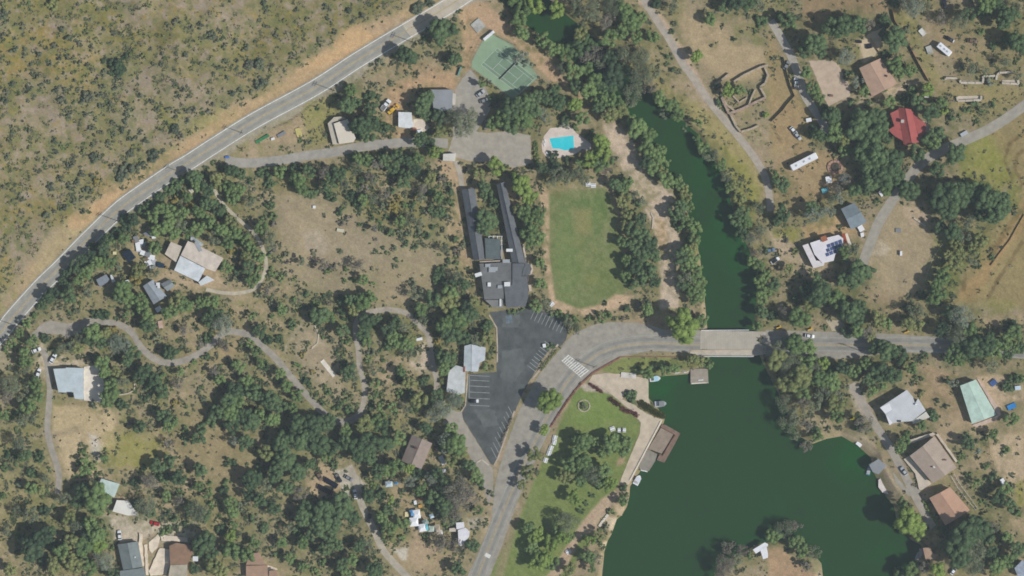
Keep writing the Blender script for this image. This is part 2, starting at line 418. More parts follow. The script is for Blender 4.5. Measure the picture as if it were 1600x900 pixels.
'G': '''65 270 66 b,30 220 48 b,110 330 52 b,80 440 56 m,35 410 42 y,130 500 60 m,170 430 45 m,100 560 55 m,160 590 50 m,20 490 30 y,110 620 36 m,170 740 38 m,180 870 42 m,145 30 18 y,150 60 18 y,155 90 18 y,
280 190 56 g,240 240 42 g,330 200 55 g,410 190 55 g,450 220 46 g,190 150 44 k,270 150 40 k,255 95 36 k,345 100 30 k,420 120 34 m,490 95 52 b,570 50 55 b,540 130 46 m,600 110 42 m,585 160 36 d,650 250 45 o,695 270 42 m,700 350 50 y,
720 430 46 y,710 520 38 y,690 610 40 m,750 540 50 o,800 470 46 o,830 570 55 o,870 640 55 o,760 640 50 o,810 700 56 o,890 700 42 o,715 730 38 m,770 770 50 o,850 790 56 o,710 820 38 m,800 850 56 o,
890 850 46 o,740 870 40 o,780 380 32 o,740 230 40 m,810 280 40 g,850 330 34 g,820 230 25 g,685 215 25 m,840 110 50 o,900 100 52 m,880 150 45 m,940 170 42 y,970 120 32 m,850 20 55 m,925 40 46 m,
960 220 55 m,1040 240 46 m,1070 275 42 y,1085 330 42 y,1050 395 46 o,1020 440 50 o,1100 385 42 m,1090 480 45 m,1040 500 42 o,1140 520 46 m,1140 590 46 m,1110 600 36 o,1130 650 38 y,1060 700 55 o,
1100 670 46 m,1130 730 50 m,1080 760 45 m,1160 800 42 m,1090 830 55 g,1150 850 52 m,1060 870 46 o,1190 865 36 m,1190 20 45 m,1230 60 52 g,1270 60 36 g,1310 130 38 m,1340 200 42 g,1360 270 38 m,
1400 260 44 y,1420 340 44 y,1440 430 50 o,1405 470 50 o,1470 480 46 m,1440 550 46 o,1480 600 46 g,1540 400 42 g,1550 530 46 g,1520 575 42 d,1510 740 46 m,1550 760 36 m,1525 690 36 d,1550 860 46 m,
1590 820 36 m,1590 665 26 m''',
'H': '''80 250 55 o,50 215 40 m,90 430 58 o,55 475 40 o,280 450 56 p,330 420 46 p,270 405 48 o,390 420 38 p,400 350 38 g,460 330 46 p,480 215 46 d,430 270 42 d,540 290 50 o,600 275 55 o,
600 40 80 o,690 60 85 o,780 110 80 o,640 140 72 o,720 190 80 o,800 200 62 o,650 225 62 o,480 40 46 m,740 280 48 m,930 60 55 o,1060 30 46 m,990 15 28 b,1175 60 66 o,1060 160 52 o,880 290 70 o,680 360 22 o,
1090 320 85 o,1180 330 85 o,1240 320 72 o,1120 420 66 o,1040 340 55 o,1300 280 55 o,1370 340 82 o,1430 420 82 o,1470 360 62 o,1340 440 55 o,1270 490 55 g,1160 550 62 o,1080 520 45 k,1230 570 46 g,
1200 680 46 y,1290 650 46 y,1130 700 36 y,1100 820 52 m,1060 870 52 m,1170 750 46 y,1330 600 52 y,1280 720 46 g,1400 710 18 m,1170 620 36 y,540 660 52 g,480 680 46 m,500 735 38 g,570 800 75 o,
620 800 50 o,540 850 60 o,470 840 52 o,310 860 52 o,240 880 36 k,40 880 46 o,170 670 25 y,110 600 25 d,130 780 36 y''',
'I': '''300 60 45 o,330 25 45 k,260 110 35 o,220 170 30 m,170 220 35 m,120 280 35 m,70 340 33 m,40 380 28 m,430 50 55 o,540 30 42 g,430 155 18 o,480 135 26 g,600 175 38 o,655 175 38 o,770 20 62 m,
800 70 46 m,740 50 46 o,870 70 46 m,900 130 55 m,920 190 46 m,920 240 50 o,985 320 32 g,800 170 34 m,580 275 60 m,560 320 52 o,650 290 46 y,690 260 40 Y,630 340 46 o,500 300 42 g,430 360 45 g,
480 380 42 y,390 380 38 g,340 390 28 k,280 310 36 k,200 330 42 m,150 400 38 m,160 460 46 m,150 505 42 g,720 350 62 p,780 340 55 p,640 480 52 m,650 530 42 m,600 430 28 m,830 410 55 o,800 450 46 o,
900 520 56 o,870 560 50 o,960 570 55 o,1020 560 32 m,1010 640 50 o,940 620 38 o,910 680 32 o,770 600 46 g,700 620 52 m,680 690 55 m,770 730 42 o,590 730 28 g,720 520 38 y,1070 400 50 o,1040 415 34 o,
1285 425 26 o,1120 520 34 m,1215 465 22 m,1190 490 14 m,1110 595 36 d,1370 570 36 m,1490 490 46 m,1340 520 34 d,1270 690 28 g,1150 110 55 m,1060 150 55 m,1100 80 50 y,1290 85 36 m,1340 85 36 m,
1250 90 36 m,1350 160 52 o,1300 200 45 o,1390 230 66 p,1310 320 38 o,1400 345 55 d,1560 345 32 m,1580 180 34 m,1590 400 34 m,1280 350 32 d,1160 260 40 d,1110 330 12 o,1020 800 52 o,985 790 30 d,
1080 830 38 m,1050 860 38 m,870 870 46 o,1100 720 28 Y,1160 880 28 m,1260 880 42 o,1470 640 62 o,1430 700 58 o,1350 780 55 o,1320 830 42 o,1490 700 52 m,1440 780 62 m,1540 580 45 m,1580 650 55 o,
1520 790 55 o,1570 840 62 o,1450 860 55 o,60 600 70 g,120 650 55 g,40 670 52 d,220 600 48 m,230 670 50 m,170 740 52 m,70 790 34 o,120 790 34 o,200 820 46 g,20 800 36 m,130 835 52 g''',
'J': '''80 20 38 d,310 30 30 o,245 70 25 m,425 50 22 o,380 90 28 m,452 97 16 d,190 55 18 g,90 85 25 g,15 50 28 g,160 130 40 m,100 175 24 m,225 230 38 o,400 170 62 o,450 180 42 m,375 195 45 o,540 75 38 k,
600 70 50 o,660 90 58 m,700 60 48 m,620 130 46 y,530 140 34 o,560 185 30 o,535 265 46 o,565 330 30 m,475 320 24 g,510 410 20 o,420 310 16 m,110 260 20 g,20 270 46 o,75 325 36 o,145 320 36 o,
690 220 62 o,740 195 45 o,670 280 50 o,690 330 38 m,820 260 48 k,870 215 46 o,920 240 42 g,850 310 46 m,830 360 38 o,890 330 48 m,940 350 52 m,960 315 45 y,940 400 38 g,720 400 28 g,700 445 26 m,
795 450 20 m,775 390 14 m,595 410 16 d,290 415 20 Y,330 345 14 y,255 490 30 m,355 525 18 Y,310 585 28 o,330 595 22 o,150 535 36 m,30 470 34 m,60 490 28 o,15 390 24 m,190 610 40 m,260 670 40 m,
100 700 62 o,150 740 55 o,40 690 50 o,20 800 48 m,100 820 52 m,230 750 36 m,430 615 18 m,445 650 24 m,420 715 26 o,510 740 34 o,580 760 36 o,565 705 24 m,550 660 14 m,580 520 52 o,560 490 36 k,
630 540 46 g,740 510 38 g,745 600 34 m,735 670 34 m,720 730 25 o,780 740 34 m,855 745 34 m,900 520 38 m,910 565 38 k,960 590 48 y,1055 575 38 o,900 660 30 m,960 660 28 o,1020 700 58 y,940 740 38 g,
990 760 30 m,790 800 26 m,860 840 28 y,1000 40 52 g,1110 70 58 o,1030 130 45 m,990 190 30 k,1040 200 42 g,1180 90 55 y,1230 90 45 y,1210 30 52 m,1310 130 52 k,1330 170 60 o,1260 190 66 m,
1180 230 62 m,1220 290 66 o,1300 310 52 o,1360 90 36 y,1450 240 42 o,1440 310 46 y,1380 330 46 g,1130 330 26 Y,1170 430 52 o,1215 450 48 o,1170 500 50 m,1140 400 32 m,1160 580 28 y,1235 710 62 p,
1160 760 66 p,1100 800 50 p,1270 690 32 b,1130 680 52 o,1080 720 42 k,1470 430 28 y,1440 500 28 m,1480 100 26 m,1590 150 22 m,350 870 80 o,270 860 70 o,440 840 62 o,560 890 45 m,680 850 60 y,
740 840 52 m,790 870 52 o,1060 870 46 o,1220 880 46 m''',
'K': '''150 110 45 m,195 95 45 g,240 140 28 g,290 160 28 m,330 180 30 o,360 220 42 g,410 250 42 g,380 200 32 m,480 190 24 m,560 190 34 m,600 170 28 m,720 135 34 o,580 95 20 k,850 130 42 m,860 90 28 g,
790 100 26 d,1070 240 108 b,1190 200 40 m,1130 80 34 m,1100 160 30 d,1180 40 46 m,1120 20 42 m,1560 60 46 m,1560 150 46 o,1530 240 36 m,1590 20 40 m,1135 450 40 y,1175 460 36 y,1225 470 40 m,850 530 42 m,
960 510 40 m,1015 505 36 m,750 680 40 o,720 660 24 o,450 735 26 g,255 360 20 m,225 368 18 m,190 470 16 g,235 705 82 b,205 885 36 b,60 130 18 m,20 150 20 m,640 195 16 g,690 190 16 d,250 170 18 m''',
'L': '''1160 385 48 o,1220 360 52 o,1250 410 48 o,1340 395 52 o,1420 395 52 m,1500 400 48 o,1560 370 44 m,1450 350 46 o,100 150 45 d,200 190 66 m,260 100 48 y,180 60 38 k,30 170 38 k,330 40 80 o,430 70 60 m,240 20 45 o,510 150 70 o,560 120 55 o,560 200 52 o,490 270 42 k,560 270 45 m,620 280 45 d,640 310 38 y,
690 190 52 y,740 220 42 m,880 130 42 k,920 150 58 g,880 220 46 y,940 230 42 y,1040 60 55 m,1080 35 42 m,970 40 34 k,1210 180 80 p,1150 150 52 o,1180 280 70 g,1090 260 50 k,1250 250 60 m,1290 370 75 o,
1370 350 72 o,1480 340 60 m,1540 280 56 m,1520 230 36 k,1580 380 46 o,1400 490 52 g,1200 440 52 m,1130 440 36 m,980 420 26 o,940 455 16 k,740 390 70 o,820 410 58 o,680 370 48 o,700 520 60 o,
780 550 60 o,640 560 52 o,540 520 46 m,470 500 45 k,610 470 42 m,860 470 34 y,900 500 40 m,720 600 38 m,650 650 38 m,350 470 44 b,925 560 18 o,960 565 18 o,1130 580 28 m,1060 705 18 k,1120 740 18 k,
960 660 28 y,1030 800 40 o,960 860 36 m,170 350 66 m,250 370 52 m,80 370 52 g,60 450 66 y,150 470 70 g,250 470 56 m,200 560 80 y,120 590 62 y,330 570 66 m,400 590 60 m,300 500 52 g,400 520 36 k,
450 650 52 g,350 660 60 g,220 650 55 m,100 720 66 g,200 720 60 d,300 720 60 g,420 720 60 y,180 800 60 g,120 840 66 g,250 860 52 d,430 800 52 m,600 850 55 d,560 860 42 k,300 890 36 o,1540 570 42 o,
1500 620 38 o,1590 570 30 m,1520 820 50 m,1160 600 36 p,650 850 36 g''',
'M': '''110 70 58 g,40 140 30 o,100 145 30 o,160 150 46 o,250 150 40 o,200 260 42 o,280 280 45 g,190 350 46 m,30 220 28 m,240 360 42 y,120 330 24 g,15 400 24 m,100 500 40 g,190 520 58 g,280 490 42 k,
120 650 32 m,40 620 36 g,250 660 75 k,190 740 75 k,300 620 46 o,320 700 42 o,600 420 100 m,520 370 60 o,490 430 50 o,400 410 46 g,430 540 52 y,460 590 52 g,560 570 52 m,600 640 62 m,540 650 45 k,
520 720 60 m,620 710 52 b,440 690 52 y,380 740 52 m,430 800 52 y,330 840 52 y,480 840 52 y,560 850 50 m,650 800 62 p,705 885 46 o,280 800 42 k,60 860 45 y,640 560 18 m,655 600 18 m,670 640 18 m,
682 680 18 m,700 720 18 m,520 130 32 m,525 180 34 m,530 240 38 m,490 200 22 k,590 210 28 m,650 165 34 m,850 310 40 k,930 320 60 d,900 470 70 g,850 450 38 k,940 500 45 o,1040 400 36 m,980 215 55 o,
900 220 26 k,1050 190 55 o,1110 290 56 o,1020 290 42 o,1050 80 40 d,1155 50 34 o,1240 40 50 o,1250 235 52 o,1240 340 38 m,1300 380 34 m,1310 315 24 m,1230 500 75 g,1270 520 50 o,1190 480 45 m,
1120 430 36 d,1120 380 28 m,1320 455 28 m,1090 535 32 o,1040 500 25 k,1165 575 22 o,1010 625 28 m,1050 610 26 m,1100 640 10 y,1020 660 12 y,1420 185 34 o,1470 190 30 o,1460 60 42 p,1530 70 55 o,
1400 370 42 o,1420 320 30 m,1440 440 45 m,1450 500 45 m,1510 460 32 g,1570 300 72 o,1550 380 46 k,1460 580 34 m,1380 610 38 o,1270 690 85 o,1310 740 60 o,1210 850 38 k,1330 830 52 y,1370 870 52 y,
1440 740 60 m,1440 650 42 b,1540 770 52 m,1590 690 38 m,1590 540 34 o,1230 760 42 o''',
'N': '''60 130 55 y,160 60 70 o,280 50 80 o,380 70 80 o,480 100 52 o,560 60 52 o,640 110 70 o,720 70 80 o,700 150 60 o,800 80 62 o,890 40 52 m,180 170 70 o,120 250 70 o,250 240 70 o,330 200 45 o,
60 330 52 g,20 250 42 o,180 350 55 o,270 385 46 d,30 430 46 o,110 480 52 o,300 475 58 o,420 505 76 o,540 460 82 o,600 520 62 o,300 540 62 o,400 580 70 o,480 570 62 o,350 640 52 o,460 650 52 o,
290 690 45 m,50 600 38 o,160 690 38 m,200 600 38 g,490 200 30 o,440 150 42 m,760 250 55 o,830 240 48 m,880 210 52 m,960 225 36 b,960 310 45 p,1090 300 45 p,1030 360 45 m,1010 260 42 k,1130 260 46 o,
1180 330 55 o,1170 400 46 o,1240 80 75 m,1280 120 50 y,1180 60 60 p,1230 170 50 y,1150 90 36 k,1330 210 50 o,1380 270 46 m,1400 310 34 o,1420 355 22 k,1470 385 25 g,1270 370 95 d,1180 460 66 o,
1250 480 70 d,1330 410 60 d,1210 540 60 g,1140 490 36 k,1390 490 34 m,1100 410 52 o,1110 460 40 k,700 400 52 o,780 390 42 o,660 400 36 k,835 420 34 b,735 330 26 b,700 290 22 y,820 490 42 o,780 540 46 m,
830 590 55 m,920 570 40 m,840 640 52 y,910 660 28 m,1160 700 60 d,1240 720 60 d,1190 580 24 m,1350 710 48 o,1060 645 22 m,1385 605 14 g,640 710 48 o,690 690 40 g,700 730 36 g,500 710 45 o,430 730 52 o,
420 810 28 m,540 830 52 o,600 800 46 m,560 890 42 m,740 860 62 o,1265 860 50 o,210 790 38 m,130 770 28 m,300 840 36 m,370 870 28 m,360 755 22 o,260 620 36 o''',
'O': '''140 145 48 y,95 250 48 y,60 330 36 y,440 60 62 m,420 130 52 m,620 70 62 m,690 110 52 m,720 60 40 m,570 130 42 m,360 200 52 m,340 280 48 y,450 200 62 m,500 270 62 g,580 240 52 m,430 300 50 m,
610 330 50 b,560 320 36 m,390 410 50 b,500 395 20 o,465 445 18 o,435 490 28 o,350 565 70 g,290 610 42 m,160 640 50 b,240 700 55 b,310 660 50 b,200 790 62 b,150 830 50 b,250 820 50 m,360 660 36 m,
490 675 40 b,545 640 38 y,470 780 50 m,525 790 45 g,500 850 34 m,360 860 48 y,700 345 32 o,705 390 24 y,690 430 36 m,620 500 26 m,590 600 28 g,550 700 20 m,100 600 40 m,130 720 46 m,520 60 36 m,
400 30 36 m,1360 740 60 d,1440 740 46 d,1330 830 70 d,1400 800 52 g,1300 880 50 d,1490 770 28 m''',
'P': '''100 600 66 g,40 650 52 m,160 590 48 d,180 690 52 m,215 740 50 m,290 750 52 g,230 840 34 d,170 30 42 g,240 85 42 d,310 30 36 m,850 60 42 m,830 105 42 m,870 20 30 m,890 560 92 b,860 500 50 b,
930 620 52 b,840 445 38 m,970 440 16 b,985 470 16 b,1000 495 16 b,1015 520 16 b,1030 545 16 b,1050 570 16 b,1230 640 105 o,1330 590 75 o,1190 750 90 o,1300 740 90 g,1370 660 52 o,1140 700 52 o,
1400 750 46 o,1440 830 60 m,1500 800 52 m,1420 870 45 y,900 860 52 m,1060 860 50 b,980 850 40 d,1290 840 66 g,1500 660 42 m,1560 740 50 o,1380 770 24 b,1440 405 50 o,1490 360 42 m,1520 460 45 o,
1560 510 28 m,1325 435 18 m,1350 435 18 m,1410 290 34 o,1310 325 34 m,1240 265 18 m,1265 265 18 m,1360 215 26 m,1210 150 24 m,1250 70 46 o,1240 35 34 o,1310 120 34 p,1360 40 24 m,1410 10 36 m,
1490 110 28 m,1300 60 18 o,1190 185 18 m,1400 600 46 d,820 880 45 o,1100 610 42 o'''}
# ------------------------------------------------------------------ ground: one sheet, height and soil colour
FU = np.arange(-24, 1625, 2.0)
FV = np.arange(-20, 921, 2.0)
GU, GV = np.meshgrid(FU, FV, indexing='ij')
GZ = HT(GU, GV)
_nu, _nv = len(FU), len(FV)

def HG(u, v):
    x = np.clip((np.asarray(u, float) - FU[0]) / 2, 0, _nu - 1.001)
    y = np.clip((np.asarray(v, float) - FV[0]) / 2, 0, _nv - 1.001)
    i, j = x.astype(int), y.astype(int)
    fx, fy = x - i, y - j
    return (GZ[i, j] * (1 - fx) + GZ[i + 1, j] * fx) * (1 - fy) + (GZ[i, j + 1] * (1 - fx) + GZ[i + 1, j + 1] * fx) * fy

def P(u, v, dz=0.0, z=None):
    h = float(HG(u, v)) + dz if z is None else z
    return XY(u, v, h)

_d, _s, _ = seg_dist(GU, GV, HIGHWAY, False)
DN = np.where(_s < 0, _d, -_d)

TAN, DRY, OLV = (152, 139, 115), (142, 133, 112), (116, 119, 84)
GRS, YG, ORG = (108, 128, 84), (136, 137, 86), (172, 146, 115)
DIRT, GRAV, BRN = (178, 162, 140), (162, 156, 142), (146, 126, 102)

def mixc(c, target, w):
    w = w[..., None]
    return c * (1 - w) + np.asarray(alb(target)) * w

# base soil with dry grass patches
n1, n2, n3, n4 = (fnoise(GU, GV, s, sd, o) for s, sd, o in ((70, 101, 4), (26, 111, 3), (11, 121, 3), (5, 131, 2)))
GC = np.zeros(GU.shape + (3,)) + alb(TAN)
GC = mixc(GC, OLV, smooth(n1 * 0.55 + n3 * 0.45, 0.42, 0.68) * 0.7)
GC = mixc(GC, (106, 114, 82), smooth(n2 * 0.45 + n4 * 0.55, 0.54, 0.74) * 0.55)
GC = mixc(GC, (164, 148, 126), smooth(fnoise(GU, GV, 22, 151, 3), 0.52, 0.7) * 0.5)
GC = mixc(GC, DRY, smooth(n2, 0.45, 0.7) * 0.6)
# scrub hillside north-west of the road
hm = smooth(DN, 26, 60)
GC = mixc(GC, (134, 125, 104), hm * 0.8)
GC = mixc(GC, (116, 114, 84), hm * smooth(n1 * 0.45 + n2 * 0.25 + n3 * 0.3, 0.38, 0.60) * 0.85)
GC = mixc(GC, (140, 130, 118), hm * smooth(fnoise(GU, GV, 40, 141, 3), 0.55, 0.75) * 0.7)
GC = mixc(GC, (98, 104, 76), hm * smooth(n4 * 0.5 + n3 * 0.5, 0.55, 0.75) * 0.7)

def paint(pts, color, amount=0.9, soft=4.0, rough=3.0, mott=0.0):
    global GC
    pts = [(float(a), float(b)) for a, b in pts]
    us, vs = [p[0] for p in pts], [p[1] for p in pts]
    m = soft + rough + 4
    i0, i1 = np.searchsorted(FU, (min(us) - m, max(us) + m))
    j0, j1 = np.searchsorted(FV, (min(vs) - m, max(vs) + m))
    if i1 <= i0 or j1 <= j0:
        return
    u, v = GU[i0:i1, j0:j1], GV[i0:i1, j0:j1]
    d = sd_poly(u, v, pts) + (n3[i0:i1, j0:j1] - 0.5) * 2.4 * rough + (n4[i0:i1, j0:j1] - 0.5) * rough
    w = amount * (1 - smooth(d, -soft, soft))
    if mott:
        w = w * (1 - mott * smooth(n3[i0:i1, j0:j1] * 0.5 + n4[i0:i1, j0:j1] * 0.5, 0.4, 0.62))
    GC[i0:i1, j0:j1] = mixc(GC[i0:i1, j0:j1], color, w)

def blob(u, v, ru, rv, color, amount=0.7, mott=0.3):
    pts = [(u + ru * math.cos(a), v + rv * math.sin(a)) for a in np.linspace(0, 6.283, 14)[:-1]]
    paint(pts, color, amount, min(ru, rv) * 0.55, min(ru, rv) * 0.5, mott)

# yellow, olive and grey patches on the hillside
for s in ((60, 75, 70, 35), (20, 95, 30, 25), (110, 100, 60, 22), (125, 130, 40, 18), (385, 85, 25, 20), (380, 118, 22, 12), (65, 330, 55, 22), (10, 420, 14, 30),
          (150, 280, 22, 22), (110, 270, 30, 12), (75, 60, 40, 14), (200, 55, 28, 16), (185, 160, 22, 12)):
    blob(*s, (136, 122, 80), 0.65, 0.45)
for s in ((190, 40, 50, 40), (240, 65, 45, 45), (310, 95, 70, 50), (90, 12, 60, 20), (450, 60, 55, 45), (40, 10, 30, 20), (300, 50, 60, 35), (20, 330, 30, 40), (430, 20, 50, 30), (150, 20, 60, 30)):
    blob(*s, (113, 113, 80), 0.55, 0.4)
for s in ((250, 155, 25, 9), (265, 185, 18, 14), (300, 195, 45, 18), (350, 185, 30, 14), (250, 172, 10, 16)):
    blob(*s, (134, 133, 88), 0.7, 0.3)
for s in ((355, 35, 55, 30), (215, 20, 30, 25), (260, 130, 50, 30), (300, 150, 40, 20), (60, 190, 60, 25), (210, 190, 30, 40), (50, 400, 40, 60), (80, 290, 40, 20), (150, 250, 60, 25)):
    blob(*s, (143, 133, 116), 0.55, 0.3)
m7, m8 = fnoise(GU, GV, 9, 161, 2), fnoise(GU, GV, 7, 171, 2)
GC = mixc(GC, (146, 135, 126), hm * smooth(m7, 0.55, 0.75) * 0.55)
GC = mixc(GC, (136, 124, 72), hm * smooth(m8, 0.58, 0.78) * 0.5 * smooth(fnoise(GU, GV, 60, 181, 2), .35, .6))
GC = mixc(GC, (96, 108, 80), hm * smooth(1 - m7, 0.58, 0.75) * 0.55)
GC = mixc(GC, (110, 118, 84), (1 - hm) * smooth(1 - m7, 0.58, 0.75) * 0.35)
# cut bank and shoulder along the highway
GC = mixc(GC, (166, 144, 115), (smooth(DN, 12, 16) * (1 - smooth(DN + (n3 - 0.5) * 26, 26, 42))) * (0.55 + 0.4 * n2) * smooth(GU, 5, 60))
paint(Q('Z:35 470,60 395,95 352,140 330,165 335,120 385,70 430,50 460,20 510'), (150, 140, 112), 0.8, 8, 5)
paint(Q('E:420 470,520 410,640 350,800 270,740 340,640 420,560 500,480 540,430 520'), (174, 148, 116), 0.75, 6, 4)
paint(Q('B:470 300,540 190,640 150,760 130,860 130,800 200,700 270,560 350,420 420,260 450,290 390'), (176, 150, 117), 0.85, 6, 5)
paint(Q('B:640 150,780 120,900 100,940 130,860 200,740 220'), (152, 138, 118), 0.6, 6, 4)
GC = mixc(GC, (152, 147, 130), smooth(-DN, 12, 14) * (1 - smooth(-DN + (n3 - 0.5) * 10, 20, 26)) * 0.8)

# valley floor: tracks, yards, lawns, clearings
paint(Q('Z:360 275,420 265,470 300,560 330,650 360,720 360,725 470,640 480,560 470,470 455,425 420,440 360,400 310'), (146, 138, 114), 0.6, 14, 8, 0.35)
paint(Q('Z:365 282,395 285,450 320,480 350,500 385,490 420,470 400,470 365,440 335,400 305'), (160, 146, 122), 0.75, 6, 4)
paint(Q('Z:470 365,500 355,515 385,510 400,480 392'), (166, 158, 144), 0.7, 6, 4)
blob(555, 395, 40, 30, (156, 146, 126), 0.6)
blob(620, 440, 60, 25, (150, 138, 110), 0.6)
blob(450, 290, 50, 15, (138, 128, 90), 0.6)
blob(610, 330, 50, 20, (136, 126, 82), 0.6)
paint(Q('F:1130 100,1240 100,1270 200,1290 400,1330 620,1350 900,1240 700,1180 480,1160 300'), (168, 148, 122), 0.85, 5, 3)
paint(Q('J:640 480,760 470,1000 400,1080 430,1110 560,1060 640,920 640,800 600,700 560'), (160, 144, 122), 0.7, 8, 5)
paint(Q('J:960 420,1060 320,1100 430,1110 520,1010 530,960 480'), (184, 170, 150), 0.9, 4, 3)
paint(Q('J:220 230,330 200,390 320,430 480,560 640,640 660,640 740,560 760,470 700,330 580,250 430'), (150, 140, 118), 0.7, 6, 4)
paint(Q('J:290 210,310 215,210 330,190 400,170 380'), (170, 158, 140), 0.8, 3, 2)
paint(Q('J:350 215,400 290,440 360,420 370,380 330,360 390,340 380,380 320'), (178, 168, 152), 0.8, 2, 2)
paint(Q('N:340 150,430 160,500 240,520 280,560 330,480 400,430 420,340 400,320 330,380 240'), (168, 150, 124), 0.95, 4, 3)
paint(Q('N:480 240,560 230,640 280,710 350,640 370,590 400,580 440,555 400'), (176, 170, 156), 0.95, 2, 1.5)
paint(Q('Z:600 745,640 750,655 790,680 800,700 830,690 860,700 895,625 895,600 850,595 790'), (154, 140, 114), 0.8, 8, 5)
blob(655, 860, 20, 30, (170, 150, 128), 0.6)
paint(Q('N:830 725,890 730,950 715,940 800,910 800,880 760'), (184, 178, 164), 0.9, 2, 1)
paint(Q('N:1310 540,1450 530,1440 600,1330 610'), (164, 158, 144), 0.9, 4, 2)
paint(Q('N:1280 230,1400 330,1420 470,1400 640,1380 900,1460 740,1500 400,1400 300'), (166, 150, 126), 0.7, 5, 3)
paint(Q('M:350 20,480 0,700 -40,720 80,640 160,640 260,600 290,480 300,440 300,390 200'), (176, 160, 130), 0.9, 6, 4)
paint(Q('I:330 730,460 740,600 730,720 760,720 900,560 900,460 860,400 900,330 900'), (178, 162, 130), 0.85, 5, 3)
paint(Q('M:560 10,600 20,640 90,640 180,600 180,570 150'), (186, 180, 168), 0.85, 4, 3)
blob(200, 705, 45, 32, (142, 140, 86), 0.8)
blob(30, 770, 60, 90, (134, 130, 96), 0.7)
blob(330, 700, 70, 60, (146, 132, 104), 0.8)
blob(330, 790, 50, 40, (148, 134, 106), 0.7)
paint(Q('M:640 520,840 520,1000 560,1220 560,1220 640,1180 690,960 690,980 620,860 690,720 690'), (176, 166, 148), 0.95, 3, 2)
paint(Q('I:200 330,270 340,330 430,460 410,600 480,310 500,280 560,230 560'), (178, 166, 144), 0.85, 3, 2)
blob(10, 555, 22, 25, (158, 148, 128), 0.7)
paint(Q('E:780 600,880 580,1000 780,1080 800,1380 780,1420 900,1000 900,900 800'), (168, 152, 126), 0.8, 5, 3)
blob(290, 500, 60, 35, (150, 138, 110), 0.6)
paint(Q('I:1100 400,1260 380,1340 340,1500 330,1560 400,1300 480,1100 480'), (152, 136, 108), 0.6, 8, 5)
# around the court, workshops and pool
paint(Q('B:1260 60,1380 10,1440 20,1500 100,1400 120,1400 200,1420 240,1350 330,1330 440,1290 440,1290 250'), (172, 148, 120), 0.9, 4, 2)
paint(Q('B:820 560,900 500,1010 470,1240 460,1250 560,1080 560,960 600,900 700,890 800,1040 860,860 890,780 860,800 640'), (172, 146, 118), 0.85, 5, 3)
paint(Q('B:850 400,1010 390,1180 420,1280 330,1290 430,1230 480,1000 500'), (164, 142, 116), 0.75, 6, 4)
paint(Q('B:300 630,500 590,520 700,480 740,440 900,300 900,280 760'), (138, 136, 92), 0.7, 6, 4)
paint(Q('B:0 890,120 800,300 740,320 900'), (160, 144, 120), 0.8, 5, 3)
paint(Q('Z:745 8,775 18,802 44,824 64,847 80,870 105,887 125,906 138,920 156,918 170,904 160,888 144,868 135,848 115,833 100,820 82,798 64,776 52,752 38'), (174, 150, 124), 0.95, 3, 2)
paint(Q('C:540 770,660 750,740 860,720 900,640 900,600 830'), (160, 142, 124), 0.8, 5, 3)
# sports field, worn patches and its footpath
paint(Q('Z:851 305,895 294,945 291,962 330,975 400,985 452,958 470,905 484,866 474,858 400'), (110, 124, 86), 0.95, 3, 2, 0.25)
blob(885, 400, 22, 70, (112, 130, 88), 0.6); blob(925, 330, 24, 30, (98, 122, 80), 0.6); blob(940, 430, 30, 30, (110, 124, 82), 0.5)
paint(Q('G:385 410,490 408,500 470,495 560,400 560,390 480'), (148, 139, 102), 0.65, 6, 4, 0.4)
blob(900, 378, 12, 8, (126, 130, 90), 0.5); blob(925, 437, 12, 6, (134, 132, 92), 0.45)
paint(Q('Z:841 290,857 293,859 340,858 400,868 468,905 484,940 476,962 460,990 462,992 472,960 484,930 492,905 496,882 492,862 478,853 440,849 400,846 340'), (180, 158, 132), 0.95, 2.5, 1.5)
paint(Q('G:380 240,560 205,570 270,460 280,400 275'), (170, 158, 140), 0.7, 4, 3)
# pale trail on the river bank
paint(Q('Z:942 195,962 192,986 216,1004 248,1022 286,1048 292,1056 312,1048 345,1067 378,1060 410,1064 440,1061 482,1030 483,1032 440,1028 400,1022 360,1004 322,984 292,966 252,950 226'), (184, 168, 148), 0.95, 3, 2)
blob(1033, 368, 9, 30, (178, 150, 118), 0.7); blob(1045, 470, 12, 12, (180, 168, 152), 0.6)
paint(Q('K:500 170,700 150,900 160,1200 140,1230 180,1100 200,900 230,700 215,540 215'), (158, 140, 116), 0.8, 5, 4, 0.3)
# east bank
paint(Q('Z:1000 95,1060 150,1090 160,1130 190,1170 235,1195 290,1180 330,1150 320,1140 280,1120 240,1090 200,1040 150'), (150, 142, 100), 0.8, 8, 5)
paint(Q('Z:1130 230,1165 260,1185 300,1180 340,1160 345,1145 300'), (136, 137, 84), 0.8, 6, 4)
paint(Q('Z:1060 20,1110 25,1150 60,1200 80,1190 120,1150 130,1110 110,1080 80'), (166, 150, 122), 0.85, 8, 5)
paint(Q('Z:985 -10,1012 -10,1050 45,1078 92,1110 150,1098 158,1066 104,1040 60'), (174, 156, 134), 0.95, 3, 2)
paint(Q('Z:1255 -5,1392 -5,1390 20,1300 22,1272 40,1250 45'), (142, 126, 102), 0.9, 6, 3)
paint(Q('Z:1200 45,1240 130,1260 170,1235 230,1205 250,1200 150'), (152, 136, 104), 0.8, 6, 4)
paint(Q('Z:1205 150,1285 180,1265 240,1310 230,1330 280,1290 320,1240 340,1200 300,1215 230'), (158, 138, 108), 0.8, 7, 4, 0.25)
paint(Q('D:255 380,400 378,440 400,515 550,510 600,650 605,850 500,960 500,850 580,600 680,375 665'), (180, 162, 140), 0.9, 3, 2)
paint(Q('D:560 260,640 200,740 160,720 290,660 360,590 400'), (184, 168, 140), 0.9, 3, 2)
